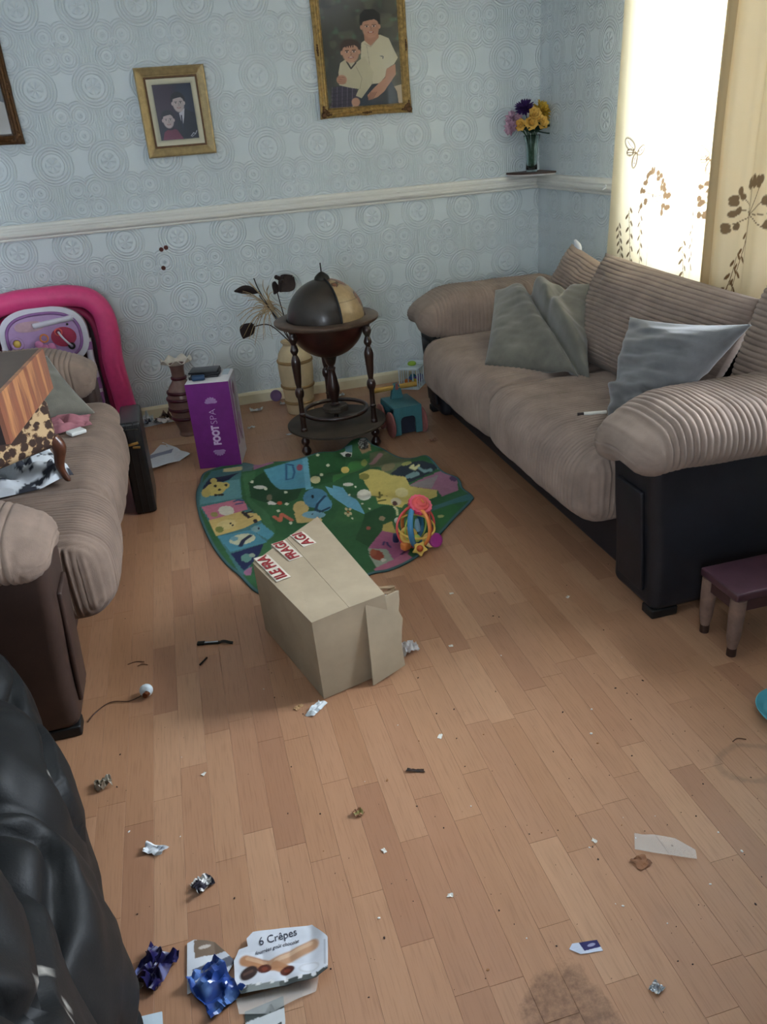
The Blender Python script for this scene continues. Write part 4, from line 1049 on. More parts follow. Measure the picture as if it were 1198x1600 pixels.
# ------------------------------------------------------------------ play mat
MATP = [
('p',[(-2.017,-1.211),(-1.951,-1.21),(-2.008,-1.401),(-1.951,-1.618),(-1.943,-1.755),(-1.956,-1.809),(-1.981,-1.683),(-2.023,-1.435)],(60,104,66)),
('p',[(-2.241,-1.301),(-2.15,-1.014),(-1.995,-0.992),(-2.043,-1.387),(-1.995,-1.636),(-1.956,-1.809),(-2.003,-1.858),(-2.068,-2.002),(-2.091,-2.078),(-2.113,-2.069)],(66,112,114)),
('p',[(-2.206,-1.255),(-2.162,-1.114),(-2.026,-1.173),(-2.078,-1.226),(-2.162,-1.248)],(28,34,60)),
('p',[(-1.999,-0.972),(-1.938,-0.986),(-1.968,-1.2),(-2.011,-1.181)],(80,110,112)),
('p',[(-1.945,-0.991),(-1.891,-1.022),(-1.862,-1.175),(-1.962,-1.197)],(156,104,134)),
('p',[(-2.089,-1.008),(-2.003,-1.019),(-2.01,-1.111),(-2.098,-1.051)],(196,180,130)),
('p',[(-2.211,-1.279),(-2.154,-1.216),(-2.034,-1.249),(-2.04,-1.388),(-2.224,-1.385)],(88,134,138)),
('p',[(-2.094,-1.272),(-2.1,-1.298),(-2.117,-1.319),(-2.142,-1.33),(-2.167,-1.326),(-2.187,-1.307),(-2.195,-1.279),(-2.19,-1.245),(-2.172,-1.216),(-2.147,-1.203),(-2.121,-1.217),(-2.101,-1.244)],(190,170,96)),
('p',[(-2.131,-1.2),(-2.134,-1.217),(-2.141,-1.226),(-2.149,-1.224),(-2.156,-1.213),(-2.161,-1.192),(-2.163,-1.164),(-2.159,-1.139),(-2.153,-1.125),(-2.144,-1.126),(-2.137,-1.144),(-2.132,-1.174)],(190,170,96)),
('p',[(-2.081,-1.275),(-2.085,-1.286),(-2.093,-1.292),(-2.103,-1.293),(-2.112,-1.286),(-2.118,-1.274),(-2.119,-1.259),(-2.115,-1.246),(-2.107,-1.238),(-2.097,-1.24),(-2.088,-1.248),(-2.082,-1.261)],(190,170,96)),
('p',[(-2.168,-1.298),(-2.172,-1.316),(-2.181,-1.327),(-2.192,-1.329),(-2.202,-1.319),(-2.208,-1.302),(-2.21,-1.279),(-2.205,-1.259),(-2.197,-1.246),(-2.186,-1.246),(-2.175,-1.258),(-2.169,-1.277)],(178,158,88)),
('p',[(-2.136,-1.252),(-2.138,-1.257),(-2.141,-1.261),(-2.144,-1.26),(-2.147,-1.258),(-2.149,-1.251),(-2.15,-1.245),(-2.148,-1.239),(-2.146,-1.236),(-2.142,-1.236),(-2.139,-1.24),(-2.137,-1.246)],(30,26,22)),
('p',[(-2.123,-1.293),(-2.124,-1.297),(-2.127,-1.3),(-2.13,-1.3),(-2.133,-1.297),(-2.135,-1.293),(-2.136,-1.288),(-2.134,-1.283),(-2.132,-1.28),(-2.128,-1.28),(-2.125,-1.283),(-2.123,-1.287)],(30,26,22)),
('p',[(-2.09,-1.27),(-2.091,-1.274),(-2.094,-1.276),(-2.098,-1.277),(-2.101,-1.274),(-2.103,-1.27),(-2.103,-1.264),(-2.102,-1.259),(-2.099,-1.257),(-2.095,-1.257),(-2.092,-1.26),(-2.09,-1.264)],(30,26,22)),
('p',[(-2.143,-1.329),(-2.144,-1.334),(-2.147,-1.337),(-2.15,-1.338),(-2.154,-1.334),(-2.156,-1.33),(-2.156,-1.324),(-2.155,-1.319),(-2.152,-1.316),(-2.148,-1.317),(-2.145,-1.319),(-2.143,-1.324)],(30,26,22)),
('p',[(-2.128,-1.332),(-2.129,-1.337),(-2.132,-1.34),(-2.136,-1.34),(-2.139,-1.338),(-2.141,-1.333),(-2.141,-1.328),(-2.14,-1.323),(-2.137,-1.32),(-2.133,-1.319),(-2.13,-1.322),(-2.128,-1.326)],(30,26,22)),
('p',[(-2.115,-1.335),(-2.117,-1.34),(-2.119,-1.343),(-2.123,-1.342),(-2.126,-1.34),(-2.128,-1.335),(-2.128,-1.33),(-2.127,-1.325),(-2.124,-1.323),(-2.121,-1.322),(-2.117,-1.325),(-2.115,-1.329)],(30,26,22)),
('p',[(-2.217,-1.407),(-2.075,-1.398),(-2.033,-1.43),(-2.028,-1.514),(-2.059,-1.521),(-2.191,-1.555)],(186,110,128)),
('p',[(-2.084,-1.504),(-2.09,-1.526),(-2.104,-1.539),(-2.121,-1.538),(-2.137,-1.524),(-2.148,-1.501),(-2.151,-1.474),(-2.145,-1.451),(-2.131,-1.439),(-2.113,-1.44),(-2.097,-1.453),(-2.086,-1.477)],(206,200,182)),
('p',[(-2.153,-1.513),(-2.156,-1.525),(-2.163,-1.531),(-2.171,-1.531),(-2.178,-1.525),(-2.183,-1.514),(-2.185,-1.5),(-2.182,-1.488),(-2.175,-1.481),(-2.167,-1.481),(-2.159,-1.488),(-2.154,-1.5)],(150,140,80)),
('l',[(-2.076,-1.412),(-2.059,-1.404),(-2.038,-1.422)],0.012,(60,70,110)),
('l',[(-2.071,-1.441),(-2.043,-1.44)],0.012,(60,70,110)),
('p',[(-2.196,-1.556),(-2.057,-1.522),(-2.0,-1.578),(-1.984,-1.652),(-2.055,-1.695),(-2.176,-1.718)],(200,172,106)),
('p',[(-2.086,-1.624),(-2.092,-1.649),(-2.107,-1.668),(-2.127,-1.676),(-2.148,-1.67),(-2.163,-1.654),(-2.169,-1.63),(-2.164,-1.605),(-2.149,-1.585),(-2.128,-1.577),(-2.107,-1.582),(-2.092,-1.6)],(206,184,124)),
('p',[(-2.142,-1.671),(-2.145,-1.685),(-2.152,-1.693),(-2.161,-1.693),(-2.169,-1.685),(-2.175,-1.672),(-2.176,-1.655),(-2.173,-1.641),(-2.166,-1.632),(-2.157,-1.632),(-2.148,-1.639),(-2.143,-1.653)],(120,124,60)),
('p',[(-2.106,-1.624),(-2.107,-1.629),(-2.11,-1.632),(-2.112,-1.633),(-2.115,-1.63),(-2.116,-1.625),(-2.116,-1.62),(-2.115,-1.615),(-2.113,-1.611),(-2.11,-1.611),(-2.108,-1.614),(-2.106,-1.618)],(40,30,24)),
('p',[(-2.1,-1.646),(-2.101,-1.65),(-2.102,-1.653),(-2.105,-1.653),(-2.106,-1.651),(-2.108,-1.647),(-2.108,-1.642),(-2.107,-1.638),(-2.105,-1.635),(-2.103,-1.634),(-2.101,-1.636),(-2.1,-1.641)],(40,30,24)),
('l',[(-2.052,-1.533),(-2.04,-1.577)],0.014,(44,30,34)),
('l',[(-2.017,-1.546),(-2.043,-1.548),(-2.034,-1.595)],0.014,(44,30,34)),
('l',[(-2.035,-1.605),(-2.018,-1.6)],0.01,(60,44,40)),
('p',[(-2.001,-1.659),(-2.004,-1.668),(-2.008,-1.673),(-2.014,-1.674),(-2.018,-1.669),(-2.021,-1.661),(-2.021,-1.651),(-2.019,-1.642),(-2.015,-1.637),(-2.009,-1.637),(-2.005,-1.642),(-2.002,-1.65)],(48,34,32)),
('p',[(-2.171,-1.723),(-2.032,-1.726),(-1.989,-1.852),(-2.133,-1.875)],(74,132,150)),
('p',[(-2.026,-1.793),(-2.034,-1.816),(-2.053,-1.831),(-2.079,-1.836),(-2.105,-1.829),(-2.123,-1.809),(-2.13,-1.784),(-2.122,-1.76),(-2.102,-1.746),(-2.076,-1.746),(-2.05,-1.755),(-2.031,-1.771)],(192,190,158)),
('l',[(-2.09,-1.841),(-2.076,-1.804),(-2.046,-1.775)],0.018,(30,34,60)),
('p',[(-2.094,-1.78),(-2.097,-1.789),(-2.103,-1.793),(-2.111,-1.792),(-2.118,-1.786),(-2.122,-1.775),(-2.123,-1.764),(-2.121,-1.754),(-2.115,-1.75),(-2.107,-1.751),(-2.1,-1.759),(-2.095,-1.769)],(110,150,160)),
('p',[(-2.041,-1.712),(-1.988,-1.682),(-1.95,-1.788),(-1.982,-1.832)],(80,140,158)),
('p',[(-2.0,-1.729),(-2.004,-1.742),(-2.011,-1.75),(-2.02,-1.751),(-2.028,-1.745),(-2.033,-1.734),(-2.034,-1.72),(-2.03,-1.707),(-2.022,-1.699),(-2.013,-1.697),(-2.005,-1.703),(-2.0,-1.714)],(120,150,150)),
('p',[(-2.002,-1.722),(-2.003,-1.726),(-2.005,-1.729),(-2.007,-1.73),(-2.009,-1.728),(-2.01,-1.725),(-2.01,-1.721),(-2.009,-1.716),(-2.007,-1.713),(-2.005,-1.713),(-2.003,-1.714),(-2.002,-1.717)],(30,40,60)),
('p',[(-2.134,-1.888),(-2.003,-1.858),(-2.027,-1.935),(-2.068,-2.002),(-2.099,-2.042)],(28,36,76)),
('p',[(-2.06,-1.954),(-2.064,-1.97),(-2.073,-1.979),(-2.083,-1.98),(-2.092,-1.971),(-2.098,-1.957),(-2.099,-1.938),(-2.094,-1.922),(-2.086,-1.912),(-2.076,-1.912),(-2.066,-1.92),(-2.06,-1.935)],(96,140,128)),
('p',[(-2.045,-1.939),(-2.047,-1.946),(-2.052,-1.95),(-2.058,-1.95),(-2.063,-1.946),(-2.067,-1.938),(-2.067,-1.93),(-2.065,-1.923),(-2.06,-1.918),(-2.054,-1.918),(-2.049,-1.922),(-2.045,-1.93)],(150,160,140)),
('p',[(-2.101,-2.047),(-2.065,-2.018),(-2.077,-2.083),(-2.095,-2.079)],(150,100,130)),
('p',[(-1.917,-1.218),(-1.729,-1.179),(-1.744,-1.506),(-1.87,-1.405),(-1.897,-1.305)],(84,146,168)),
('p',[(-1.73,-1.178),(-1.704,-1.176),(-1.74,-1.514),(-1.771,-1.503)],(108,168,190)),
('l',[(-1.81,-1.204),(-1.782,-1.215),(-1.783,-1.263),(-1.801,-1.313),(-1.83,-1.312),(-1.81,-1.204)],0.009,(40,84,120)),
('p',[(-1.74,-1.238),(-1.744,-1.249),(-1.751,-1.256),(-1.758,-1.259),(-1.764,-1.254),(-1.768,-1.245),(-1.768,-1.234),(-1.763,-1.224),(-1.757,-1.217),(-1.749,-1.215),(-1.743,-1.22),(-1.739,-1.228)],(150,80,96)),
('p',[(-1.998,-1.287),(-1.919,-1.231),(-1.87,-1.405),(-1.783,-1.481),(-1.817,-1.54),(-1.918,-1.542),(-2.002,-1.403)],(30,66,38)),
('p',[(-1.704,-1.178),(-1.509,-1.093),(-1.544,-1.275),(-1.649,-1.504),(-1.746,-1.5)],(36,84,44)),
('p',[(-1.697,-1.463),(-1.703,-1.48),(-1.713,-1.487),(-1.724,-1.484),(-1.733,-1.472),(-1.738,-1.448),(-1.735,-1.416),(-1.726,-1.372),(-1.712,-1.343),(-1.7,-1.342),(-1.694,-1.379),(-1.694,-1.433)],(206,196,148)),
('p',[(-1.925,-1.337),(-1.93,-1.342),(-1.941,-1.344),(-1.955,-1.341),(-1.968,-1.335),(-1.977,-1.326),(-1.98,-1.319),(-1.976,-1.314),(-1.965,-1.312),(-1.951,-1.314),(-1.937,-1.32),(-1.928,-1.328)],(206,200,190)),
('p',[(-1.943,-1.503),(-1.928,-1.493),(-1.906,-1.532),(-1.913,-1.543),(-1.938,-1.53)],(206,202,196)),
('p',[(-1.915,-1.465),(-1.919,-1.482),(-1.924,-1.492),(-1.931,-1.492),(-1.936,-1.481),(-1.938,-1.463),(-1.937,-1.441),(-1.933,-1.423),(-1.927,-1.413),(-1.921,-1.414),(-1.916,-1.425),(-1.914,-1.444)],(120,110,90)),
('p',[(-1.881,-1.536),(-1.883,-1.543),(-1.888,-1.547),(-1.894,-1.547),(-1.9,-1.543),(-1.903,-1.536),(-1.904,-1.528),(-1.901,-1.521),(-1.896,-1.516),(-1.89,-1.517),(-1.884,-1.521),(-1.881,-1.528)],(170,70,44)),
('l',[(-1.932,-1.639),(-1.913,-1.689),(-1.899,-1.628),(-1.867,-1.703)],0.016,(186,96,74)),
('p',[(-1.922,-1.352),(-1.924,-1.358),(-1.927,-1.361),(-1.931,-1.362),(-1.935,-1.358),(-1.937,-1.352),(-1.937,-1.345),(-1.935,-1.34),(-1.932,-1.336),(-1.928,-1.337),(-1.924,-1.34),(-1.922,-1.345)],(206,206,180)),
('p',[(-1.846,-1.455),(-1.848,-1.461),(-1.852,-1.463),(-1.856,-1.463),(-1.859,-1.459),(-1.861,-1.453),(-1.861,-1.446),(-1.859,-1.439),(-1.856,-1.436),(-1.852,-1.437),(-1.848,-1.441),(-1.846,-1.448)],(206,206,180)),
('p',[(-1.9,-1.598),(-1.902,-1.604),(-1.905,-1.607),(-1.909,-1.607),(-1.912,-1.605),(-1.914,-1.599),(-1.914,-1.593),(-1.913,-1.587),(-1.909,-1.584),(-1.905,-1.583),(-1.902,-1.587),(-1.9,-1.592)],(206,206,180)),
('p',[(-1.857,-1.557),(-1.859,-1.562),(-1.863,-1.564),(-1.867,-1.564),(-1.87,-1.56),(-1.872,-1.554),(-1.872,-1.548),(-1.87,-1.543),(-1.867,-1.54),(-1.863,-1.541),(-1.859,-1.544),(-1.858,-1.551)],(206,206,180)),
('p',[(-1.869,-1.727),(-1.871,-1.733),(-1.874,-1.736),(-1.878,-1.737),(-1.881,-1.733),(-1.883,-1.728),(-1.883,-1.721),(-1.881,-1.715),(-1.878,-1.712),(-1.874,-1.712),(-1.871,-1.715),(-1.869,-1.72)],(206,206,180)),
('p',[(-1.973,-1.285),(-1.974,-1.29),(-1.978,-1.292),(-1.982,-1.292),(-1.986,-1.29),(-1.988,-1.286),(-1.988,-1.281),(-1.986,-1.277),(-1.983,-1.274),(-1.979,-1.274),(-1.975,-1.276),(-1.973,-1.28)],(206,206,180)),
('p',[(-1.665,-1.349),(-1.671,-1.382),(-1.677,-1.402),(-1.682,-1.403),(-1.683,-1.388),(-1.682,-1.358),(-1.679,-1.335),(-1.676,-1.32),(-1.671,-1.313),(-1.667,-1.313),(-1.664,-1.317),(-1.663,-1.328)],(206,206,180)),
('p',[(-1.618,-1.262),(-1.62,-1.266),(-1.623,-1.268),(-1.628,-1.268),(-1.631,-1.265),(-1.633,-1.26),(-1.633,-1.255),(-1.631,-1.251),(-1.628,-1.25),(-1.623,-1.25),(-1.62,-1.253),(-1.618,-1.257)],(206,206,180)),
('p',[(-1.648,-1.186),(-1.651,-1.19),(-1.654,-1.193),(-1.659,-1.192),(-1.662,-1.19),(-1.665,-1.186),(-1.665,-1.181),(-1.663,-1.177),(-1.659,-1.174),(-1.654,-1.173),(-1.651,-1.177),(-1.648,-1.18)],(206,206,180)),
('p',[(-1.783,-1.634),(-1.793,-1.658),(-1.808,-1.672),(-1.824,-1.672),(-1.839,-1.657),(-1.846,-1.629),(-1.846,-1.599),(-1.837,-1.573),(-1.822,-1.561),(-1.805,-1.565),(-1.79,-1.582),(-1.783,-1.607)],(192,166,108)),
('p',[(-1.849,-1.642),(-1.82,-1.679),(-1.753,-1.721),(-1.749,-1.756),(-1.832,-1.744),(-1.851,-1.734)],(192,166,108)),
('p',[(-1.693,-1.609),(-1.707,-1.641),(-1.731,-1.655),(-1.757,-1.65),(-1.781,-1.628),(-1.794,-1.592),(-1.794,-1.553),(-1.78,-1.522),(-1.757,-1.511),(-1.73,-1.519),(-1.706,-1.54),(-1.692,-1.571)],(76,128,154)),
('p',[(-1.729,-1.717),(-1.738,-1.728),(-1.757,-1.731),(-1.78,-1.725),(-1.802,-1.711),(-1.817,-1.691),(-1.82,-1.673),(-1.811,-1.661),(-1.793,-1.659),(-1.769,-1.666),(-1.747,-1.682),(-1.732,-1.7)],(120,164,182)),
('p',[(-1.688,-1.66),(-1.697,-1.682),(-1.712,-1.692),(-1.729,-1.69),(-1.743,-1.675),(-1.75,-1.651),(-1.749,-1.625),(-1.74,-1.604),(-1.725,-1.592),(-1.708,-1.593),(-1.694,-1.607),(-1.686,-1.632)],(92,146,174)),
('l',[(-1.705,-1.589),(-1.744,-1.626),(-1.76,-1.662),(-1.745,-1.684),(-1.705,-1.676)],0.012,(28,58,84)),
('p',[(-1.748,-1.57),(-1.75,-1.575),(-1.753,-1.578),(-1.756,-1.578),(-1.759,-1.574),(-1.76,-1.569),(-1.76,-1.563),(-1.758,-1.557),(-1.755,-1.554),(-1.751,-1.554),(-1.749,-1.558),(-1.747,-1.563)],(16,22,30)),
('p',[(-1.776,-1.689),(-1.777,-1.692),(-1.778,-1.694),(-1.78,-1.694),(-1.781,-1.692),(-1.782,-1.689),(-1.782,-1.686),(-1.781,-1.684),(-1.779,-1.682),(-1.777,-1.682),(-1.776,-1.684),(-1.775,-1.686)],(60,80,90)),
('p',[(-1.688,-1.523),(-1.617,-1.581),(-1.628,-1.652),(-1.68,-1.589)],(108,166,190)),
('p',[(-1.404,-1.166),(-1.319,-1.144),(-1.248,-1.347),(-1.35,-1.543),(-1.415,-1.535),(-1.457,-1.388)],(92,100,70)),
('p',[(-1.365,-1.493),(-1.37,-1.507),(-1.383,-1.516),(-1.399,-1.519),(-1.415,-1.517),(-1.427,-1.51),(-1.431,-1.5),(-1.425,-1.486),(-1.412,-1.471),(-1.356,-1.301),(-1.337,-1.298),(-1.367,-1.475)],(120,110,80)),
('p',[(-1.636,-1.435),(-1.524,-1.275),(-1.413,-1.201),(-1.47,-1.349),(-1.594,-1.47),(-1.651,-1.507)],(62,118,60)),
('p',[(-1.542,-1.338),(-1.549,-1.356),(-1.56,-1.375),(-1.571,-1.381),(-1.576,-1.359),(-1.578,-1.335),(-1.577,-1.317),(-1.572,-1.305),(-1.563,-1.3),(-1.553,-1.301),(-1.545,-1.309),(-1.541,-1.322)],(206,180,100)),
('p',[(-1.45,-1.129),(-1.377,-1.068),(-1.393,-1.149),(-1.441,-1.171)],(150,120,90)),
('p',[(-1.392,-1.104),(-1.401,-1.122),(-1.413,-1.134),(-1.427,-1.138),(-1.438,-1.133),(-1.444,-1.121),(-1.443,-1.104),(-1.434,-1.085),(-1.421,-1.068),(-1.405,-1.057),(-1.394,-1.065),(-1.39,-1.083)],(206,204,198)),
('l',[(-1.432,-1.083),(-1.414,-1.096),(-1.387,-1.073)],0.008,(20,20,22)),
('l',[(-1.436,-1.098),(-1.418,-1.11),(-1.392,-1.092)],0.008,(20,20,22)),
('l',[(-1.439,-1.11),(-1.421,-1.121),(-1.396,-1.105)],0.008,(20,20,22)),
('l',[(-1.442,-1.122),(-1.424,-1.132),(-1.399,-1.119)],0.008,(20,20,22)),
('l',[(-1.445,-1.133),(-1.427,-1.143),(-1.402,-1.13)],0.008,(20,20,22)),
('p',[(-1.545,-1.157),(-1.518,-1.143),(-1.487,-1.159),(-1.499,-1.191),(-1.536,-1.198)],(206,204,198)),
('p',[(-1.495,-1.177),(-1.5,-1.186),(-1.507,-1.195),(-1.516,-1.201),(-1.524,-1.201),(-1.527,-1.191),(-1.527,-1.179),(-1.522,-1.168),(-1.515,-1.161),(-1.507,-1.159),(-1.5,-1.162),(-1.495,-1.167)],(24,24,24)),
('p',[(-1.508,-1.102),(-1.473,-1.106),(-1.485,-1.155),(-1.518,-1.145)],(90,130,140)),
('l',[(-1.433,-1.306),(-1.388,-1.221),(-1.353,-1.178)],0.022,(150,112,112)),
('p',[(-1.443,-1.278),(-1.455,-1.321),(-1.465,-1.34),(-1.473,-1.344),(-1.478,-1.334),(-1.48,-1.316),(-1.475,-1.288),(-1.463,-1.244),(-1.452,-1.22),(-1.443,-1.213),(-1.437,-1.22),(-1.436,-1.239)],(140,150,80)),
('p',[(-1.398,-1.534),(-1.313,-1.497),(-1.256,-1.498),(-1.182,-1.551),(-1.225,-1.571),(-1.332,-1.591)],(34,44,54)),
('l',[(-1.289,-1.521),(-1.306,-1.529),(-1.289,-1.541),(-1.266,-1.527)],0.01,(210,206,150)),
('l',[(-1.298,-1.528),(-1.28,-1.535)],0.008,(210,206,150)),
('l',[(-1.27,-1.539),(-1.254,-1.558),(-1.221,-1.559)],0.012,(120,150,150)),
('p',[(-1.273,-1.561),(-1.278,-1.568),(-1.291,-1.572),(-1.307,-1.574),(-1.324,-1.573),(-1.336,-1.57),(-1.339,-1.563),(-1.335,-1.558),(-1.323,-1.554),(-1.306,-1.552),(-1.289,-1.552),(-1.278,-1.556)],(120,148,146)),
('p',[(-1.29,-1.499),(-1.294,-1.506),(-1.304,-1.513),(-1.316,-1.514),(-1.328,-1.514),(-1.337,-1.511),(-1.339,-1.505),(-1.335,-1.498),(-1.325,-1.49),(-1.311,-1.483),(-1.299,-1.483),(-1.291,-1.49)],(150,150,90)),
('p',[(-1.528,-1.476),(-1.474,-1.461),(-1.4,-1.539),(-1.34,-1.563),(-1.333,-1.609),(-1.231,-1.668),(-1.253,-1.726),(-1.341,-1.756),(-1.438,-1.841),(-1.521,-1.79),(-1.51,-1.572)],(194,176,100)),
('p',[(-1.51,-1.621),(-1.539,-1.737),(-1.553,-1.743),(-1.567,-1.736),(-1.578,-1.718),(-1.582,-1.682),(-1.571,-1.612),(-1.561,-1.585),(-1.546,-1.573),(-1.529,-1.571),(-1.515,-1.58),(-1.507,-1.596)],(216,212,200)),
('p',[(-1.489,-1.514),(-1.495,-1.521),(-1.504,-1.524),(-1.515,-1.522),(-1.525,-1.516),(-1.531,-1.507),(-1.531,-1.495),(-1.526,-1.486),(-1.516,-1.48),(-1.504,-1.483),(-1.495,-1.492),(-1.489,-1.503)],(130,124,60)),
('p',[(-1.353,-1.644),(-1.362,-1.663),(-1.377,-1.676),(-1.393,-1.68),(-1.405,-1.669),(-1.41,-1.647),(-1.408,-1.626),(-1.4,-1.612),(-1.386,-1.605),(-1.371,-1.606),(-1.358,-1.613),(-1.352,-1.627)],(206,194,140)),
('l',[(-1.521,-1.731),(-1.507,-1.762),(-1.466,-1.63)],0.008,(96,92,36)),
('l',[(-1.507,-1.762),(-1.471,-1.607)],0.008,(96,92,36)),
('l',[(-1.507,-1.762),(-1.45,-1.649)],0.008,(96,92,36)),
('l',[(-1.517,-1.778),(-1.488,-1.785)],0.008,(96,92,36)),
('p',[(-1.337,-1.603),(-1.288,-1.589),(-1.167,-1.569),(-1.117,-1.601),(-1.148,-1.702),(-1.232,-1.735),(-1.232,-1.672)],(150,102,122)),
('p',[(-1.13,-1.569),(-1.139,-1.576),(-1.153,-1.578),(-1.17,-1.575),(-1.184,-1.568),(-1.193,-1.56),(-1.193,-1.551),(-1.185,-1.546),(-1.17,-1.543),(-1.153,-1.545),(-1.138,-1.55),(-1.129,-1.558)],(110,116,130)),
('p',[(-1.117,-1.616),(-1.123,-1.625),(-1.132,-1.63),(-1.142,-1.631),(-1.15,-1.626),(-1.154,-1.619),(-1.154,-1.61),(-1.149,-1.603),(-1.14,-1.598),(-1.13,-1.597),(-1.121,-1.601),(-1.117,-1.607)],(80,52,84)),
('p',[(-1.337,-1.603),(-1.197,-1.586),(-1.252,-1.65)],(140,130,130)),
('p',[(-1.295,-1.813),(-1.123,-1.761),(-1.129,-1.816),(-1.229,-1.838),(-1.329,-1.888)],(58,104,106)),
('p',[(-1.329,-1.888),(-1.23,-1.842),(-1.182,-1.87),(-1.336,-2.014),(-1.347,-1.971)],(44,98,52)),
('p',[(-1.291,-1.933),(-1.294,-1.938),(-1.3,-1.941),(-1.307,-1.942),(-1.314,-1.941),(-1.317,-1.937),(-1.317,-1.932),(-1.314,-1.928),(-1.308,-1.926),(-1.301,-1.924),(-1.295,-1.925),(-1.291,-1.929)],(170,170,110)),
('p',[(-1.655,-1.524),(-1.615,-1.548),(-1.593,-1.691),(-1.582,-1.802),(-1.636,-1.722),(-1.674,-1.606)],(106,164,188)),
('p',[(-1.638,-1.733),(-1.639,-1.736),(-1.642,-1.738),(-1.645,-1.737),(-1.647,-1.734),(-1.649,-1.73),(-1.648,-1.725),(-1.647,-1.721),(-1.644,-1.72),(-1.641,-1.72),(-1.639,-1.724),(-1.637,-1.729)],(196,180,136)),
('p',[(-1.624,-1.744),(-1.626,-1.747),(-1.629,-1.748),(-1.632,-1.747),(-1.634,-1.744),(-1.635,-1.74),(-1.635,-1.735),(-1.633,-1.732),(-1.63,-1.731),(-1.628,-1.732),(-1.625,-1.735),(-1.624,-1.739)],(196,180,136)),
('p',[(-1.646,-1.755),(-1.648,-1.758),(-1.65,-1.761),(-1.653,-1.76),(-1.656,-1.757),(-1.657,-1.752),(-1.657,-1.748),(-1.655,-1.744),(-1.652,-1.742),(-1.649,-1.743),(-1.647,-1.746),(-1.646,-1.751)],(196,180,136)),
('p',[(-1.628,-1.767),(-1.63,-1.771),(-1.632,-1.772),(-1.635,-1.772),(-1.638,-1.769),(-1.639,-1.765),(-1.639,-1.76),(-1.637,-1.756),(-1.634,-1.755),(-1.631,-1.756),(-1.629,-1.759),(-1.628,-1.763)],(196,180,136)),
('p',[(-1.639,-1.771),(-1.641,-1.775),(-1.644,-1.777),(-1.647,-1.776),(-1.649,-1.774),(-1.651,-1.769),(-1.65,-1.765),(-1.648,-1.761),(-1.646,-1.759),(-1.643,-1.759),(-1.64,-1.762),(-1.639,-1.767)],(196,180,136)),
('p',[(-1.635,-1.752),(-1.637,-1.755),(-1.639,-1.756),(-1.642,-1.755),(-1.644,-1.753),(-1.645,-1.749),(-1.645,-1.746),(-1.643,-1.742),(-1.641,-1.741),(-1.638,-1.743),(-1.636,-1.745),(-1.635,-1.748)],(150,100,50)),
('p',[(-1.566,-1.534),(-1.57,-1.538),(-1.58,-1.54),(-1.592,-1.54),(-1.603,-1.537),(-1.61,-1.532),(-1.612,-1.526),(-1.607,-1.521),(-1.598,-1.519),(-1.586,-1.519),(-1.575,-1.522),(-1.568,-1.528)],(206,200,188)),
('p',[(-1.598,-1.609),(-1.6,-1.615),(-1.603,-1.62),(-1.605,-1.621),(-1.607,-1.618),(-1.608,-1.613),(-1.607,-1.607),(-1.605,-1.602),(-1.603,-1.599),(-1.6,-1.597),(-1.598,-1.599),(-1.597,-1.603)],(206,206,180)),
('p',[(-1.557,-1.55),(-1.558,-1.553),(-1.56,-1.555),(-1.563,-1.555),(-1.565,-1.554),(-1.566,-1.551),(-1.566,-1.548),(-1.565,-1.545),(-1.562,-1.544),(-1.56,-1.544),(-1.558,-1.544),(-1.557,-1.547)],(206,206,180)),
('p',[(-1.574,-1.751),(-1.575,-1.753),(-1.577,-1.753),(-1.579,-1.753),(-1.581,-1.751),(-1.582,-1.748),(-1.582,-1.744),(-1.581,-1.743),(-1.579,-1.742),(-1.577,-1.743),(-1.575,-1.745),(-1.574,-1.748)],(206,206,180)),
('p',[(-1.554,-1.791),(-1.555,-1.793),(-1.557,-1.794),(-1.559,-1.793),(-1.561,-1.791),(-1.562,-1.788),(-1.562,-1.786),(-1.561,-1.784),(-1.559,-1.784),(-1.557,-1.785),(-1.555,-1.787),(-1.554,-1.789)],(206,206,180)),
('p',[(-1.629,-1.798),(-1.631,-1.8),(-1.633,-1.802),(-1.635,-1.802),(-1.637,-1.799),(-1.638,-1.796),(-1.638,-1.793),(-1.636,-1.791),(-1.634,-1.789),(-1.632,-1.79),(-1.63,-1.792),(-1.629,-1.795)],(206,206,180)),
('p',[(-1.584,-1.901),(-1.586,-1.905),(-1.588,-1.907),(-1.59,-1.908),(-1.592,-1.906),(-1.593,-1.902),(-1.592,-1.898),(-1.591,-1.894),(-1.589,-1.892),(-1.586,-1.892),(-1.584,-1.894),(-1.584,-1.898)],(206,206,180)),
('p',[(-1.582,-1.798),(-1.5,-1.807),(-1.465,-1.828),(-1.473,-1.887),(-1.552,-1.953),(-1.628,-2.041),(-1.662,-1.961)],(36,76,42)),
('p',[(-1.514,-1.862),(-1.517,-1.866),(-1.523,-1.869),(-1.529,-1.868),(-1.534,-1.863),(-1.537,-1.856),(-1.537,-1.85),(-1.534,-1.845),(-1.528,-1.843),(-1.522,-1.845),(-1.517,-1.849),(-1.513,-1.855)],(150,130,100)),
('p',[(-1.583,-1.897),(-1.586,-1.904),(-1.59,-1.909),(-1.595,-1.908),(-1.599,-1.904),(-1.601,-1.897),(-1.6,-1.889),(-1.597,-1.882),(-1.593,-1.878),(-1.588,-1.878),(-1.584,-1.882),(-1.582,-1.889)],(150,80,70)),
('p',[(-1.427,-1.805),(-1.435,-1.82),(-1.445,-1.827),(-1.456,-1.827),(-1.466,-1.822),(-1.471,-1.812),(-1.471,-1.801),(-1.465,-1.789),(-1.452,-1.773),(-1.417,-1.677),(-1.408,-1.689),(-1.423,-1.779)],(196,186,160)),
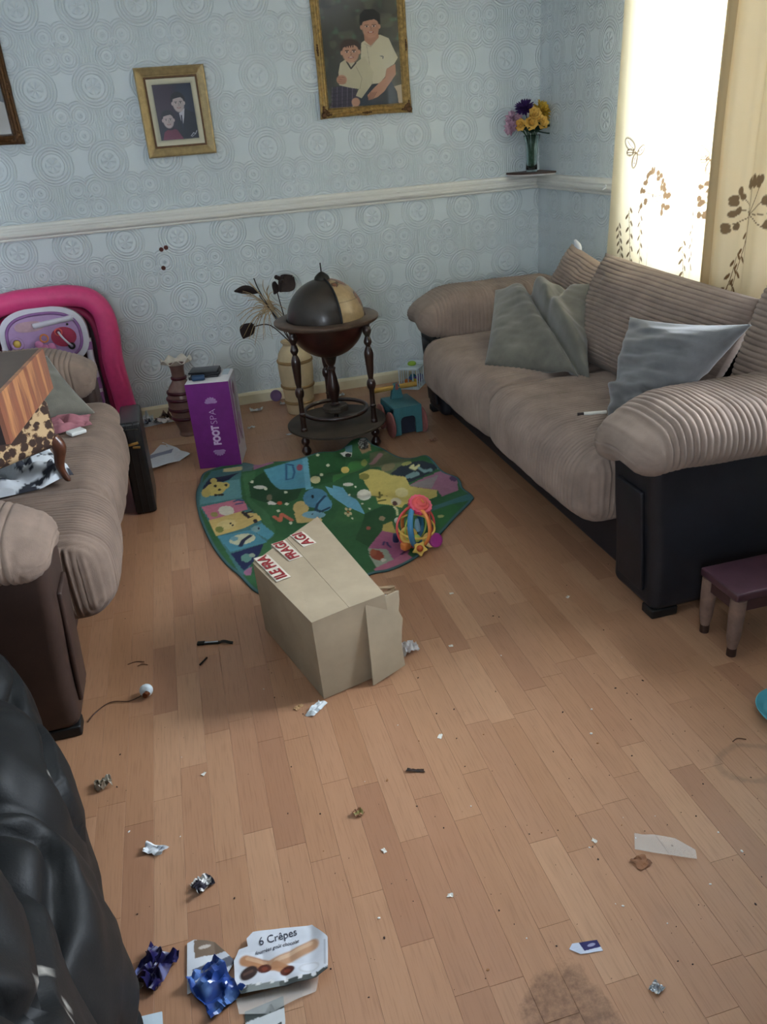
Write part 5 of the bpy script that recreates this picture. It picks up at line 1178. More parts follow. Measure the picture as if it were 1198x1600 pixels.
('p',[(-1.447,-1.817),(-1.45,-1.823),(-1.456,-1.826),(-1.461,-1.826),(-1.466,-1.823),(-1.469,-1.818),(-1.468,-1.812),(-1.465,-1.806),(-1.46,-1.802),(-1.454,-1.801),(-1.449,-1.804),(-1.446,-1.81)],(80,50,44)),
('l',[(-1.465,-1.83),(-1.458,-1.844),(-1.463,-1.865)],0.008,(200,196,150)),
('p',[(-1.531,-1.892),(-1.493,-1.885),(-1.499,-1.977),(-1.55,-1.943)],(178,158,88)),
('p',[(-1.547,-1.935),(-1.508,-1.972),(-1.492,-2.127),(-1.514,-2.163),(-1.571,-2.198),(-1.568,-2.086),(-1.633,-2.052)],(152,82,116)),
('l',[(-1.562,-2.025),(-1.572,-2.047)],0.008,(52,40,90)),
('l',[(-1.554,-2.034),(-1.556,-2.06),(-1.552,-2.078)],0.008,(52,40,90)),
('l',[(-1.529,-2.143),(-1.512,-2.13)],0.008,(52,30,60)),
('p',[(-1.633,-2.052),(-1.568,-2.086),(-1.566,-2.196),(-1.637,-2.204),(-1.642,-2.115)],(150,158,140)),
('p',[(-1.595,-2.147),(-1.605,-2.158),(-1.618,-2.159),(-1.629,-2.149),(-1.637,-2.131),(-1.639,-2.108),(-1.634,-2.087),(-1.624,-2.074),(-1.611,-2.073),(-1.599,-2.083),(-1.591,-2.103),(-1.59,-2.126)],(146,66,44)),
('p',[(-1.611,-2.098),(-1.616,-2.111),(-1.623,-2.119),(-1.629,-2.12),(-1.634,-2.115),(-1.635,-2.103),(-1.633,-2.089),(-1.629,-2.076),(-1.622,-2.067),(-1.615,-2.066),(-1.611,-2.072),(-1.609,-2.084)],(160,84,56)),
('p',[(-1.593,-2.165),(-1.596,-2.17),(-1.601,-2.174),(-1.606,-2.173),(-1.61,-2.17),(-1.612,-2.164),(-1.612,-2.157),(-1.609,-2.152),(-1.604,-2.148),(-1.599,-2.149),(-1.595,-2.153),(-1.593,-2.158)],(206,196,180)),
('p',[(-1.647,-2.209),(-1.508,-2.141),(-1.499,-2.184),(-1.552,-2.229),(-1.655,-2.248)],(174,102,126)),
]
MATO = [(-2.174,-1.005),(-2.211,-1.162),(-2.235,-1.304),(-2.231,-1.519),(-2.2,-1.775),(-2.159,-1.956),(-2.121,-2.06),(-2.073,-2.205),(-1.994,-2.28),(-1.82,-2.305),(-1.669,-2.242),(-1.6,-2.238),(-1.506,-2.2),(-1.403,-2.113),(-1.284,-1.981),(-1.136,-1.826),(-1.113,-1.785),(-1.121,-1.689),(-1.116,-1.613),(-1.184,-1.551),(-1.244,-1.333),(-1.318,-1.14),(-1.383,-1.092),(-1.374,-0.883),(-1.51,-1.1),(-1.704,-1.174),(-1.86,-1.157),(-1.998,-0.962)]
MATG = [(-1.8,-1.16,0.26,0.075,12,0.055),(-1.7,-1.47,0.1,0.11,0,0.045),(-1.36,-1.49,0.17,0.065,-8,0.075),(-1.17,-1.42,0.07,0.1,20,0.06),(-1.5,-1.76,0.12,0.055,-35,0.06),(-1.42,-1.06,0.07,0.06,30,0.045),(-1.95,-1.55,0.2,0.03,60,0.008),(-1.3,-1.9,0.15,0.03,40,0.012),(-1.55,-1.25,0.16,0.05,-40,0.03)]
def mat_h(x, y):
    z = 0*x
    for cx, cy, sx, sy, a, am in MATG:
        c, s = cos(radians(a)), sin(radians(a)); u = ((x-cx)*c+(y-cy)*s)/sx; v = (-(x-cx)*s+(y-cy)*c)/sy
        z = z+am*np.exp(-.5*(u*u+v*v))
    return z
def play_mat():
    out = [(-1.405, -.965) if q == (-1.374, -.883) else q for q in MATO]
    bd = catmull(out, 20, True); d = np.r_[0, np.cumsum(np.linalg.norm(np.diff(np.vstack([bd, bd[:1]]), axis=0), axis=1))]
    na, nr = 760, 130; t = np.linspace(0, d[-1], na, endpoint=False)
    bx = np.interp(t, d, np.r_[bd[:, 0], bd[0, 0]]); by = np.interp(t, d, np.r_[bd[:, 1], bd[0, 1]])
    c0 = np.array((-1.66, -1.62)); R = np.linspace(.004, 1, nr)
    X = c0[0]+R[:, None]*(bx-c0[0])[None]; Y = c0[1]+R[:, None]*(by-c0[1])[None]
    Z = mat_h(X, Y)+.003*vnoise(np.stack([X, Y, 0*X], -1), 9, 4)*(R[:, None]**.5)
    flat = (X > -2.12) & (X < -1.70) & (Y < -2.1)
    Z = np.where(flat, Z*.2, Z)+.006
    p = Paint(X, Y, (46, 92, 54)); p.mottle((66, 112, 66), 6, 2, .1, .5)
    for q in MATP:
        if q[0] == 'p': p.poly(q[1], q[2])
        else: p.line(q[1], q[2], q[3])
    ed = (np.broadcast_to(R[:, None], X.shape) > .982).ravel(); p._put(ed*1.0, (62, 96, 98))
    Pt = np.stack([X, Y, Z], -1).reshape(-1, 3); N = nr*na; idx = np.arange(N).reshape(nr, na); nx = np.roll(idx, -1, 1)
    q = np.stack([idx[:-1], idx[1:], nx[1:], nx[:-1]], -1).reshape(-1, 4)
    Pb = Pt-np.array((0, 0, .005)); rim = idx[-1]; rn = nx[-1]
    f = q.tolist()+[tuple(idx[0])]+(q[:, ::-1]+N).tolist()+np.stack([rim, rim+N, rn+N, rn], -1).tolist()
    root = thing('play_mat', 'rumpled green animal alphabet play mat on the floor', 'mat', (-1.66, -1.62, 0))
    MB().add(np.concatenate([Pt, Pb]), f, col=np.concatenate([p.c, p.c])).build('fabric', M('mat_print', (255, 255, 255), .75, attr='paint', var=.08, vscale=40, bump=.2, bscale=500), root, True, world=True)
play_mat()

# ------------------------------------------------------------------ cardboard carton
CARD = M('brown_cardboard', (160, 144, 120), .8, var=.10, vscale=8, bump=.08, bscale=60); CARDE = M('cardboard_edge', (138, 114, 86), .85, var=.2)
ct = thing('cardboard_carton', 'brown cardboard carton with red fragile tape lying on the mat edge', 'box', (-1.90, -2.60, 0))
A0, B0 = Vector((-1.957, -2.852, .003)), Vector((-1.727, -2.786, .003)); C0, D0 = Vector((-2.070, -2.445, .003)), Vector((-1.815, -2.27, .003))
A1, B1, C1, D1 = Vector((-1.963, -2.853, .26)), Vector((-1.746, -2.790, .262)), Vector((-2.076, -2.468, .262)), Vector((-1.83, -2.225, .258))
def panel(pts, th=.005):
    """cardboard sheet: quad with thickness inwards"""
    p = [Vector(q) for q in pts]; n = (p[1]-p[0]).cross(p[2]-p[0]).normalized()*th
    v = [tuple(q) for q in p]+[tuple(q-n) for q in p]
    return v, [(0, 1, 2, 3), (7, 6, 5, 4), (0, 4, 5, 1), (1, 5, 6, 2), (2, 6, 7, 3), (3, 7, 4, 0)]
def cpanel(nm, pts, lab=None):
    o = MB().add(*panel(pts)).build(nm, CARD, ct, False, world=True)
    if lab: o['label'] = lab
cpanel('front_panel', (A0, B0, B1, A1)); cpanel('side_panel', (C0, A0, A1, C1)); cpanel('side_panel', (B0, D0, D1, B1)); cpanel('back_panel', (D0, C0, C1, D1)); cpanel('bottom_panel', (C0, D0, B0, A0))
# two top flaps meet along the long middle seam
mA, mC = (A1+B1)/2+Vector((0, 0, .002)), (C1+D1)/2+Vector((0, 0, .002))
cpanel('top_flap', (A1, mA, mC, C1)); cpanel('top_flap', (mA+Vector((.001, 0, 0)), B1, D1, mC+Vector((.001, 0, 0))))
# open end flap standing in front, with a torn edge
F0, F1, F2, F3 = Vector((-1.812, -2.842, .002)), Vector((-1.705, -2.800, .016)), Vector((-1.700, -2.768, .250)), Vector((-1.8065, -2.808, .248))
mb = MB(); jag = [F1+(F2-F1)*t+(F1-F0).normalized()*(.006*((k*7) % 3-1)) for k, t in enumerate((.3, .5, .62, .75, .88))]
pts = [F0, F1]+jag+[F2, F3]; n = (F1-F0).cross(F3-F0).normalized()*.005; m_ = len(pts)
mb.add([tuple(q) for q in pts]+[tuple(q-n) for q in pts], [tuple(range(m_)), tuple(range(m_, 2*m_))[::-1]]+[(i, m_+i, m_+(i+1) % m_, (i+1) % m_) for i in range(m_)])
mb.build('end_flap', CARD, ct, False, world=True)['label'] = 'loose end flap with a torn right edge'
# torn strips at the top right corner
for k in range(3):
    v, f = sheet(8, 4, lambda U, V: np.stack([U*.075-.01*k, .018*V+.006*np.sin(9*U), .006*np.sin(5*U+k)+.004*V], -1), .002)
    MB().add(v, f, xf=T(-1.768+.012*k, -2.742-.012*k, .240-.006*k) @ RZ(18+8*k) @ RX(-20)).build('torn_strip', CARDE, ct, True, 40, world=True)
TAPE = M('white_parcel_tape', (206, 196, 180), .4, var=.06); REDI = M('red_ink', (140, 40, 44), .5)
xax = (A1-C1).normalized(); yax = (D1-C1).normalized(); topn = xax.cross(yax).normalized()
if topn.z < 0: topn = -topn
for k, (off, txt, ln, st) in enumerate(((.012, 'ILE FRA', .17, -.01), (.105, 'FRAGI', .135, -.02), (.19, 'AGI', .10, .0))):
    base = C1+yax*off; ymat = frame(base, -xax, -yax)          # reading direction runs back towards the far edge
    if ymat.to_3x3().col[2].z < 0: ymat = frame(base, -xax, yax)
    wd = .046
    mb = MB(); pl = []
    def fn(U, V): return np.stack([-(st+ln*U), (V-.5)*wd*1.0, .0035+.0012*vnoise(np.stack([U*6, V*2, 0*U], -1), 1, k)], -1)
    v, f = sheet(20, 5, fn, .0006); xf = ymat @ T(0, -wd*.5, 0)
    mb.add(v, f, xf=xf)
    mb.add(*box(-st-.002, -st+.001, -wd/2, wd/2, -.03, .003), xf=xf)
    mb.build('tape_strip', TAPE, ct, True, 40, world=True)
    v, f = text_mesh(txt, .047, .0012, None, 'CENTER', .0003); v = np.asarray(v); v[:, 0] *= (ln*.93)/(v[:, 0].max()-v[:, 0].min())
    MB().add(v, f, xf=xf @ T(-(st+ln/2), 0, .0058)).build('lettering', REDI, ct, False, world=True)

# ------------------------------------------------------------------ activity ball toy
ab = thing('activity_ball', 'colourful baby activity ball of plastic hoops on the mat corner', 'toy', (-1.455, -2.10, .006))
def P_(nm, c, r=.35): return M(nm, c, r, var=.06, spec=.5)
CORL = P_('coral_plastic', (222, 84, 84)); PNKP = P_('hot_pink_plastic', (212, 62, 100)); ORG = P_('orange_plastic', (224, 132, 66)); BLU = P_('blue_plastic', (66, 132, 172)); YLW = P_('yellow_plastic', (220, 184, 90)); LIM = P_('lime_green_plastic', (170, 190, 90)); VIO = P_('violet_plastic', (160, 54, 132)); RST = P_('rust_plastic', (186, 84, 40))
cb = Vector((-1.455, -2.10, .085))
def hoop(col, R, r, rx, rz, a0=0, a1=2*pi, flat=1):
    a, b = torus(R, r, 40, 8, a0, a1); v = np.asarray(a); v[:, 2] *= flat
    MB().add(v, b, xf=T(*cb) @ RZ(rz) @ RX(rx)).build('hoop', col, ab, True, world=True)
hoop(CORL, .078, .0045, 78, 12); hoop(BLU, .074, .007, 84, 60, flat=1.6); hoop(LIM, .062, .003, 88, 35); hoop(ORG, .076, .0055, 80, -65, flat=1.5); hoop(YLW, .070, .004, 15, 20)
gear = [((.042+.004*(k % 2))*cos(2*pi*k/32), (.042+.004*(k % 2))*sin(2*pi*k/32)) for k in range(32)]
gx = T(-1.432, -2.085, .158) @ RX(28) @ RY(12)
MB().add(*prism(gear, 0, .014), xf=gx).build('gear_disc', PNKP, ab, True, 30, world=True)
MB().add(*lathe(smooth_prof([(.034, .014), (.030, .020), (.022, .022), (.018, .027), (.001, .029)], 3), 28), xf=gx).build('gear_face', CORL, ab, True, 50, world=True)
v, f = ball(.006, 6, 8, .7, 1.8, .6); MB().add(v, f, xf=gx @ T(.003, 0, .029) @ RZ(20)).build('button', ORG, ab, True, world=True)
MB().add(*tube([(-1.405, -2.10, .145), (-1.398, -2.12, .05)], .004, 8)).build('strut', CORL, ab, True, world=True)
MB().add(*lathe(smooth_prof([(.001, -.008), (.024, -.008), (.027, 0), (.024, .008), (.001, .009)], 3), 24), xf=T(-1.392, -2.135, .032) @ RX(62) @ RY(14)).build('violet_disc', VIO, ab, True, 50, world=True)
MB().add(*lathe(smooth_prof([(.001, -.004), (.026, -.004), (.028, 0), (.026, .004), (.001, .004)], 3), 24), xf=T(-1.412, -2.128, .034) @ RX(62) @ RY(-14)).build('cream_disc', YLW, ab, True, 50, world=True)
a, b = torus(.027, .007, 24, 8); MB().add(a, b, xf=T(-1.493, -2.13, .07) @ RX(72) @ RY(-22)).build('ring', YLW, ab, True, world=True)
MB().add(*lathe([(.001, 0), (.024, 0), (.024, .004), (.001, .004)], 24), xf=T(-1.495, -2.127, .07) @ RX(72) @ RY(-22)).build('ring_face', P_('mustard_plastic', (196, 154, 60)), ab, True, 40, world=True)
star = [((.030 if k % 2 else .019)*cos(2*pi*k/10+.3), (.030 if k % 2 else .019)*sin(2*pi*k/10+.3)) for k in range(10)]
MB().add(*prism(catmull(star, 3, True).tolist(), 0, .012), xf=T(-1.465, -2.165, .026) @ RX(58)).build('flower', YLW, ab, True, 40, world=True)
MB().add(*ball(.013, 8, 12), xf=T(-1.466, -2.178, .034)).build('flower_centre', RST, ab, True, world=True)
MB().add(*ball(.015, 8, 12), xf=T(-1.468, -2.150, .062)).build('bead', LIM, ab, True, world=True)
v, f = rbox(.034, .03, .03, .008, 2); MB().add(v, f, xf=T(-1.508, -2.135, .032) @ RZ(25)).build('orange_block', ORG, ab, True, world=True)
MB().add(*ball(.012, 8, 12), xf=T(-1.515, -2.065, .105)).build('cream_bead', CRM, ab, True, world=True)
v, f = rbox(.022, .022, .034, .006, 2); MB().add(v, f, xf=T(-1.530, -2.085, .045) @ RY(10)).build('navy_block', P_('navy_plastic_toy', (48, 52, 92)), ab, True, world=True)
MB().add(*lathe(smooth_prof([(.004, 0), (.012, .004), (.010, .03), (.006, .05)], 3), 14), xf=T(-1.455, -2.12, .075)).build('spindle', P_('ice_blue_plastic', (130, 170, 190)), ab, True, world=True)
# ------------------------------------------------------------------ left side: walker, sofa load, case
PINK = M('hot_pink_shell', (222, 70, 128), .45, var=.06, spec=.4); PINKD = M('deep_pink_shell', (150, 36, 78), .5, var=.06); WLI = M('white_tray', (212, 208, 218), .35, var=.03); LIL = M('lilac_tray', (178, 142, 186), .4, var=.05); MVE = M('mauve_trim', (150, 104, 160), .4)
bw = thing('baby_walker', 'hot pink baby walker stood on edge against the back wall', 'walker', (-2.85, -.14, 0))
tilt = RX(-5)
def wx(m): return T(-2.84, -.20, 0) @ tilt @ m
pts = [(-.335, .02), (-.355, .20), (-.35, .45), (-.335, .62), (-.26, .725), (-.14, .758), (.0, .762), (.14, .758), (.235, .728), (.285, .655), (.295, .54), (.285, .40), (.295, .22), (.31, .02)]
pp = catmull([(x, 0, z) for x, z in pts], 8)
def shell(path, w, d, nm, mat, off=0):
    """rounded band following a path in the xz plane: w across, d deep"""
    n = len(path); tg = np.gradient(path, axis=0); tg /= np.linalg.norm(tg, axis=1, keepdims=True); nr = np.stack([-tg[:, 2], 0*tg[:, 0], tg[:, 0]], 1)
    sec = [(w*cos(a)*(abs(cos(a))**-.35 if abs(cos(a)) > .05 else 1)*.9, d*sin(a)*(abs(sin(a))**-.35 if abs(sin(a)) > .05 else 1)*.9) for a in np.linspace(0, 2*pi, 16, endpoint=False)]
    v = [path[i]+nr[i]*a+np.array((0, b+off, 0)) for i in range(n) for a, b in sec]; m = 16
    f = [(i*m+j, i*m+(j+1) % m, (i+1)*m+(j+1) % m, (i+1)*m+j) for i in range(n-1) for j in range(m)]+[tuple(range(m))[::-1], tuple((n-1)*m+j for j in range(m))]
    MB().add(v, f, xf=wx(T())).build(nm, mat, bw, True, 60, world=True)
shell(pp, .060, .075, 'bumper', PINK); 
pin = pp.copy(); pin[:, 0] *= .80; pin[:, 2] = pin[:, 2]*.90+.01; shell(pin, .022, .05, 'inner_rim', PINKD, .03)
MB().add(*box(-.30, .27, .035, .045, .03, .70), xf=wx(T())).build('back_web', M('striped_web', (92, 76, 80), .8, var=.3, vscale=40, stretch=(8, 1, 1)), bw, False, world=True)
def oval(a, b, n=48, p_=2.6):
    t = np.linspace(0, 2*pi, n, endpoint=False)
    return np.stack([a*np.sign(np.cos(t))*np.abs(np.cos(t))**(2/p_), b*np.sign(np.sin(t))*np.abs(np.sin(t))**(2/p_)], 1)
def slab(a, b, y0, y1, nm, mat, cx, cz, par=bw, p_=2.6):
    return MB().add(*prism(oval(a, b, 56, p_).tolist(), 0, y1-y0), xf=wx(T(cx, y1, cz) @ RX(90))).build(nm, mat, par, True, 35, world=True)
tx, tz = -.02, .568
slab(.215, .155, -.055, 0, 'tray', WLI, tx, tz)
a_ = oval(.180, .122, 60); MB().add(*tube(np.stack([a_[:, 0], 0*a_[:, 0], a_[:, 1]], 1), .008, 8, True), xf=wx(T(tx, -.056, tz))).build('tray_trim', MVE, bw, True, world=True)
slab(.172, .114, -.061, -.054, 'tray_inset', LIL, tx, tz)
MB().add(*lathe([(.001, -.10), (.014, -.10), (.014, .10), (.001, .10)], 14), xf=wx(T(tx+.06, -.066, tz+.075) @ RY(84))).build('roller', WLI, bw, True, 40, world=True)
slab(.07, .026, -.066, -.060, 'window_panel', M('pale_pink_panel', (188, 150, 160), .35), tx-.06, tz+.065)
slab(.062, .05, -.067, -.060, 'red_heart_panel', M('crimson_panel', (166, 40, 74), .35), tx+.095, tz-.005, p_=2)
def ringat(x, z, R, r, mat, nm, y=-.075): a, b = torus(R, r, 24, 8); MB().add(a, b, xf=wx(T(x, y, z) @ RX(90))).build(nm, mat, bw, True, world=True)
ringat(tx+.075, tz+.022, .017, .004, CORL, 'ring'); ringat(tx+.0, tz+.0, .019, .004, ORG, 'ring'); ringat(tx+.125, tz-.055, .013, .005, DKM, 'ring')
MB().add(*tube(catmull([(tx+.075, -.07, tz+.022), (tx+.09, -.10, tz), (tx+.11, -.10, tz-.03), (tx+.125, -.07, tz-.055)], 6), .0055, 8), xf=wx(T())).build('loop_handle', WLI, bw, True, world=True)
for dx, dz, r in ((-.03, .0, .022), (-.006, -.022, .024), (.028, -.018, .022), (.02, -.045, .022), (-.02, -.04, .016)):
    MB().add(*ball(r, 8, 12, 1, .5, 1), xf=wx(T(tx+dx, -.085, tz-.03+dz))).build('bear_toy', M('pink_toy', (196, 118, 160), .4), bw, True, world=True)
MB().add(*ball(.013, 8, 12, 1, .6, 1), xf=wx(T(tx-.004, -.10, tz-.055))).build('bear_nose', CORL, bw, True, world=True)
ringat(tx-.135, tz-.012, .026, .007, LIL, 'dial'); MB().add(*ball(.02, 8, 12, 1, .5, 1), xf=wx(T(tx-.135, -.07, tz-.012))).build('dial_knob', YLW, bw, True, world=True)
MB().add(*lathe([(.001, 0), (.006, 0), (.006, .003), (.001, .003)], 12), xf=wx(T(tx+.125, -.061, tz+.055) @ RX(90))).build('button', DKM, bw, True, world=True)
# white side arm of the tray running down to the base, with lilac bands
arm_ = catmull([(tx+.205, -.03, tz-.03), (tx+.20, -.03, tz-.14), (tx+.205, -.02, tz-.30), (tx+.195, -.01, tz-.44)], 8)
MB().add(*tube(arm_, .018, 10), xf=wx(T())).build('tray_leg', WLI, bw, True, 50, world=True)
for k in (2, 13, 17): MB().add(*tube(arm_[k:k+4], .020, 10), xf=wx(T())).build('leg_band', MVE, bw, True, 50, world=True)
arm2 = arm_.copy(); arm2[:, 0] = 2*tx-arm2[:, 0]; MB().add(*tube(arm2, .018, 10), xf=wx(T())).build('tray_leg', WLI, bw, True, 50, world=True)

# stool and wooden box on the left sofa seat
LEOP = bpy.data.materials.new('brown_floral_velvet'); LEOP.use_nodes = True; nt = NT(LEOP); b = nt.n['Principled BSDF']
vo = nt.node('ShaderNodeTexVoronoi'); vo.inputs['Scale'].default_value = 40; cv = nt.coord('Object')
n1 = nt.noise(60, 4, .7, cv); mxv = nt.node('ShaderNodeMix'); mxv.data_type = 'VECTOR'; 
nt.l.new(cv, vo.inputs['Vector'])
nt.l.new(nt.ramp(nt.m('ADD', vo.outputs['Distance'], nt.m('MULTIPLY', nt.m('SUBTRACT', n1, .5), .9)), [(.50, S(54, 34, 24)), (.56, S(104, 74, 48)), (.64, S(186, 156, 116))]), b.inputs['Base Color'])
b.inputs['Roughness'].default_value = .85
CHW = M('cherry_wood', (82, 46, 30), .35, var=.3, vscale=20, coat=.2)
SZ = .472
st = thing('upholstered_stool', 'small stool with brown floral velvet pad and cabriole legs on the left sofa', 'stool', (-2.73, -2.10, SZ))
K = Vector((-2.590, -2.060, 0)); ea = Vector((-.68, .73, 0)).normalized(); eb = Vector((-.73, -.68, 0)).normalized(); la, lb_ = .24, .34
cc_ = K+ea*la/2+eb*lb_/2; sx = T(cc_.x, cc_.y, 0) @ RZ(math.degrees(math.atan2(eb.y, eb.x)))
v, f, nn = rbox(lb_, la, .168, .03, 4, (.03, .03, .03), True); MB().add(v, f.tolist(), xf=sx @ T(0, 0, SZ+.196)).build('pad', LEOP, st, True, world=True)
MB().add(*rbox(lb_-.08, la-.08, .03, .004, 1), xf=sx @ T(0, 0, SZ+.125)).build('rail', CHW, st, True, 30, world=True)
for sa in (-1, 1):
    for sb in (-1, 1):
        o = Vector((sb*(lb_/2-.018), sa*(la/2-.018), 0)); d = Vector((sb, sa, 0)).normalized()
        path = catmull([o+Vector((0, 0, .145)), o+d*.014+Vector((0, 0, .11)), o+d*.002+Vector((0, 0, .05)), o+d*.012+Vector((0, 0, .006)), o+d*.022+Vector((0, 0, .002))], 6)
        r = np.interp(np.linspace(0, 1, len(path)), [0, .25, .6, .85, 1], [.022, .022, .011, .010, .007])
        MB().add(*tube(path, r, 10), xf=sx @ T(0, 0, SZ)).build('leg', CHW, st, True, world=True)
VEN = bpy.data.materials.new('striped_veneer'); VEN.use_nodes = True; nt = NT(VEN); b = nt.n['Principled BSDF']
cv = nt.coord('Object', (1, 13, 1.2)); n1 = nt.noise(1.4, 4, .65, cv); nt.l.new(nt.ramp(n1, [(.30, S(96, 56, 42)), (.42, S(140, 86, 62)), (.5, S(122, 76, 58)), (.6, S(176, 122, 80)), (.7, S(108, 66, 48))]), b.inputs['Base Color']); b.inputs['Roughness'].default_value = .4
TAU = M('taupe_board', (88, 76, 68), .65, var=.06); DKB = M('dark_board', (34, 20, 18), .6)
BZ = SZ+.205+.095
wb = thing('veneered_box', 'wooden drawer box with striped veneer front lying on the stool', 'box', (-2.79, -2.28, BZ))
bx_ = T(-2.60, -2.30, BZ) @ RZ(math.degrees(math.atan2(.505, .05)))      # local x along the front, y to the left
MB().add(*box(-.252, .252, -.002, .010, 0, .124), xf=bx_).build('front', VEN, wb, False, world=True)['label'] = 'striped veneer front'
MB().add(*box(-.252, -.240, .010, .36, 0, .122), xf=bx_).build('end_panel', DKB, wb, False, world=True)
MB().add(*box(.240, .252, .010, .36, 0, .122), xf=bx_).build('end_panel', DKB, wb, False, world=True)
MB().add(*box(-.252, .252, .010, .37, .112, .124), xf=bx_).build('board', TAU, wb, False, world=True)
MB().add(*box(-.252, .252, .36, .37, 0, .112), xf=bx_).build('back_panel', DKB, wb, False, world=True)
cush('scatter_cushion', 'grey-green scatter cushion leaning behind the stool on the left sofa', [(-2.92, -1.52, .48), (-2.56, -1.36, .475), (-2.70, -1.25, .70), (-3.05, -1.38, .72)], .11, GREYC2, n=50, seed=41, wr=.010, pinch=.2)
# cloths on the seat
def cloth(nm, label, cx, cy, sx, sy, z, seed, mat, h=.05, rz=0, cols=None, cat='cloth'):
    def fn(U, V):
        p = np.stack([U*3.2, V*3.2, 0*U], -1); e = (4*U*(1-U))**.3*(4*V*(1-V))**.3
        zz = h*np.abs(vnoise(p, 1.0, seed))*e+.5*h*np.abs(vnoise(p*np.array([1, 2.4, 1]), 1.7, seed+3))*e
        x = (U-.5)*sx*(1+.15*vnoise(np.stack([V*3, 0*U, 0*U], -1), 1, seed)); y = (V-.5)*sy*(1+.2*vnoise(np.stack([U*3, 0*U, 0*U], -1), 1, seed+7))
        return np.stack([x, y, zz+.004], -1)
    v, f = sheet(60, 60, fn, .0025); v = np.asarray(v)
    col = None
    if cols is not None:
        g = vnoise(v*np.array([1, 1, 0]), 34, seed)+.4*vnoise(v*np.array([1, 1, 0]), 80, seed+1); col = np.where((g > .32)[:, None], np.array(S(cols[1])), np.array(S(cols[0])))
    o = MB().add(v, f, col=col).build(nm, mat, None, True, 50); o.location = (cx, cy, z); o.rotation_euler = (0, 0, rz)
    return tag(o, label, cat)
SHIRT = M('printed_shirt', (255, 255, 255), .85, attr='paint', var=.06)
cloth('patterned_shirt', 'crumpled white shirt with dark print lying under the stool', -2.80, -1.93, .32, .40, .475, 3, SHIRT, .075, .3, ((196, 200, 204), (44, 46, 54)))
cloth('pink_cloth', 'dusty pink cloth lying on the left sofa beside the cushion', -2.66, -1.48, .20, .16, .475, 6, M('dusty_pink', (160, 104, 112), .9, var=.12), .035, .2)
v, f = rbox(.06, .05, .014, .004, 2)
tag(MB().add(v, f, xf=T(-2.61, -1.60, .482) @ RZ(30)).build('paper_scrap', M('white_paper', (220, 220, 216), .8), None, True, 40), 'small white folded paper beside the pink cloth', 'paper')

LEA = M('black_case_leather', (20, 19, 18), .35, var=.25, vscale=30, bump=.1, spec=.5)
bc = thing('instrument_case', 'narrow black hard case with gold latch standing beside the left sofa', 'case', (-2.452, -1.30, 0))
bxf = T(-2.448, -1.372, .001) @ RZ(1) @ RX(-2) @ RY(1)
v, f = rbox(.088, .30, .405, .012, 3); MB().add(v, f, xf=bxf @ T(0, .152, .206)).build('shell', LEA, bc, True, 40, world=True)
for x in (-.014, .014): MB().add(*box(x-.0015, x+.0015, -.002, .302, .006, .408), xf=bxf).build('seam', BLACKP, bc, False, world=True)
v, f = rbox(.046, .006, .012, .002, 1); MB().add(v, f, xf=bxf @ T(0, -.002, .318) @ RY(-8)).build('latch', M('gold_latch', (186, 150, 84), .3, .9), bc, True, 40, world=True)
v, f = rbox(.030, .005, .010, .002, 1); MB().add(v, f, xf=bxf @ T(.012, -.002, .302) @ RY(4)).build('latch', M('gold_latch', (166, 132, 76), .3, .9), bc, True, 40, world=True)
MB().add(*tube(catmull([(-.03, -.001, .378), (-.02, -.014, .384), (.02, -.014, .384), (.03, -.001, .378)], 5), .0035, 8), xf=bxf).build('handle', DKM, bc, True, world=True)

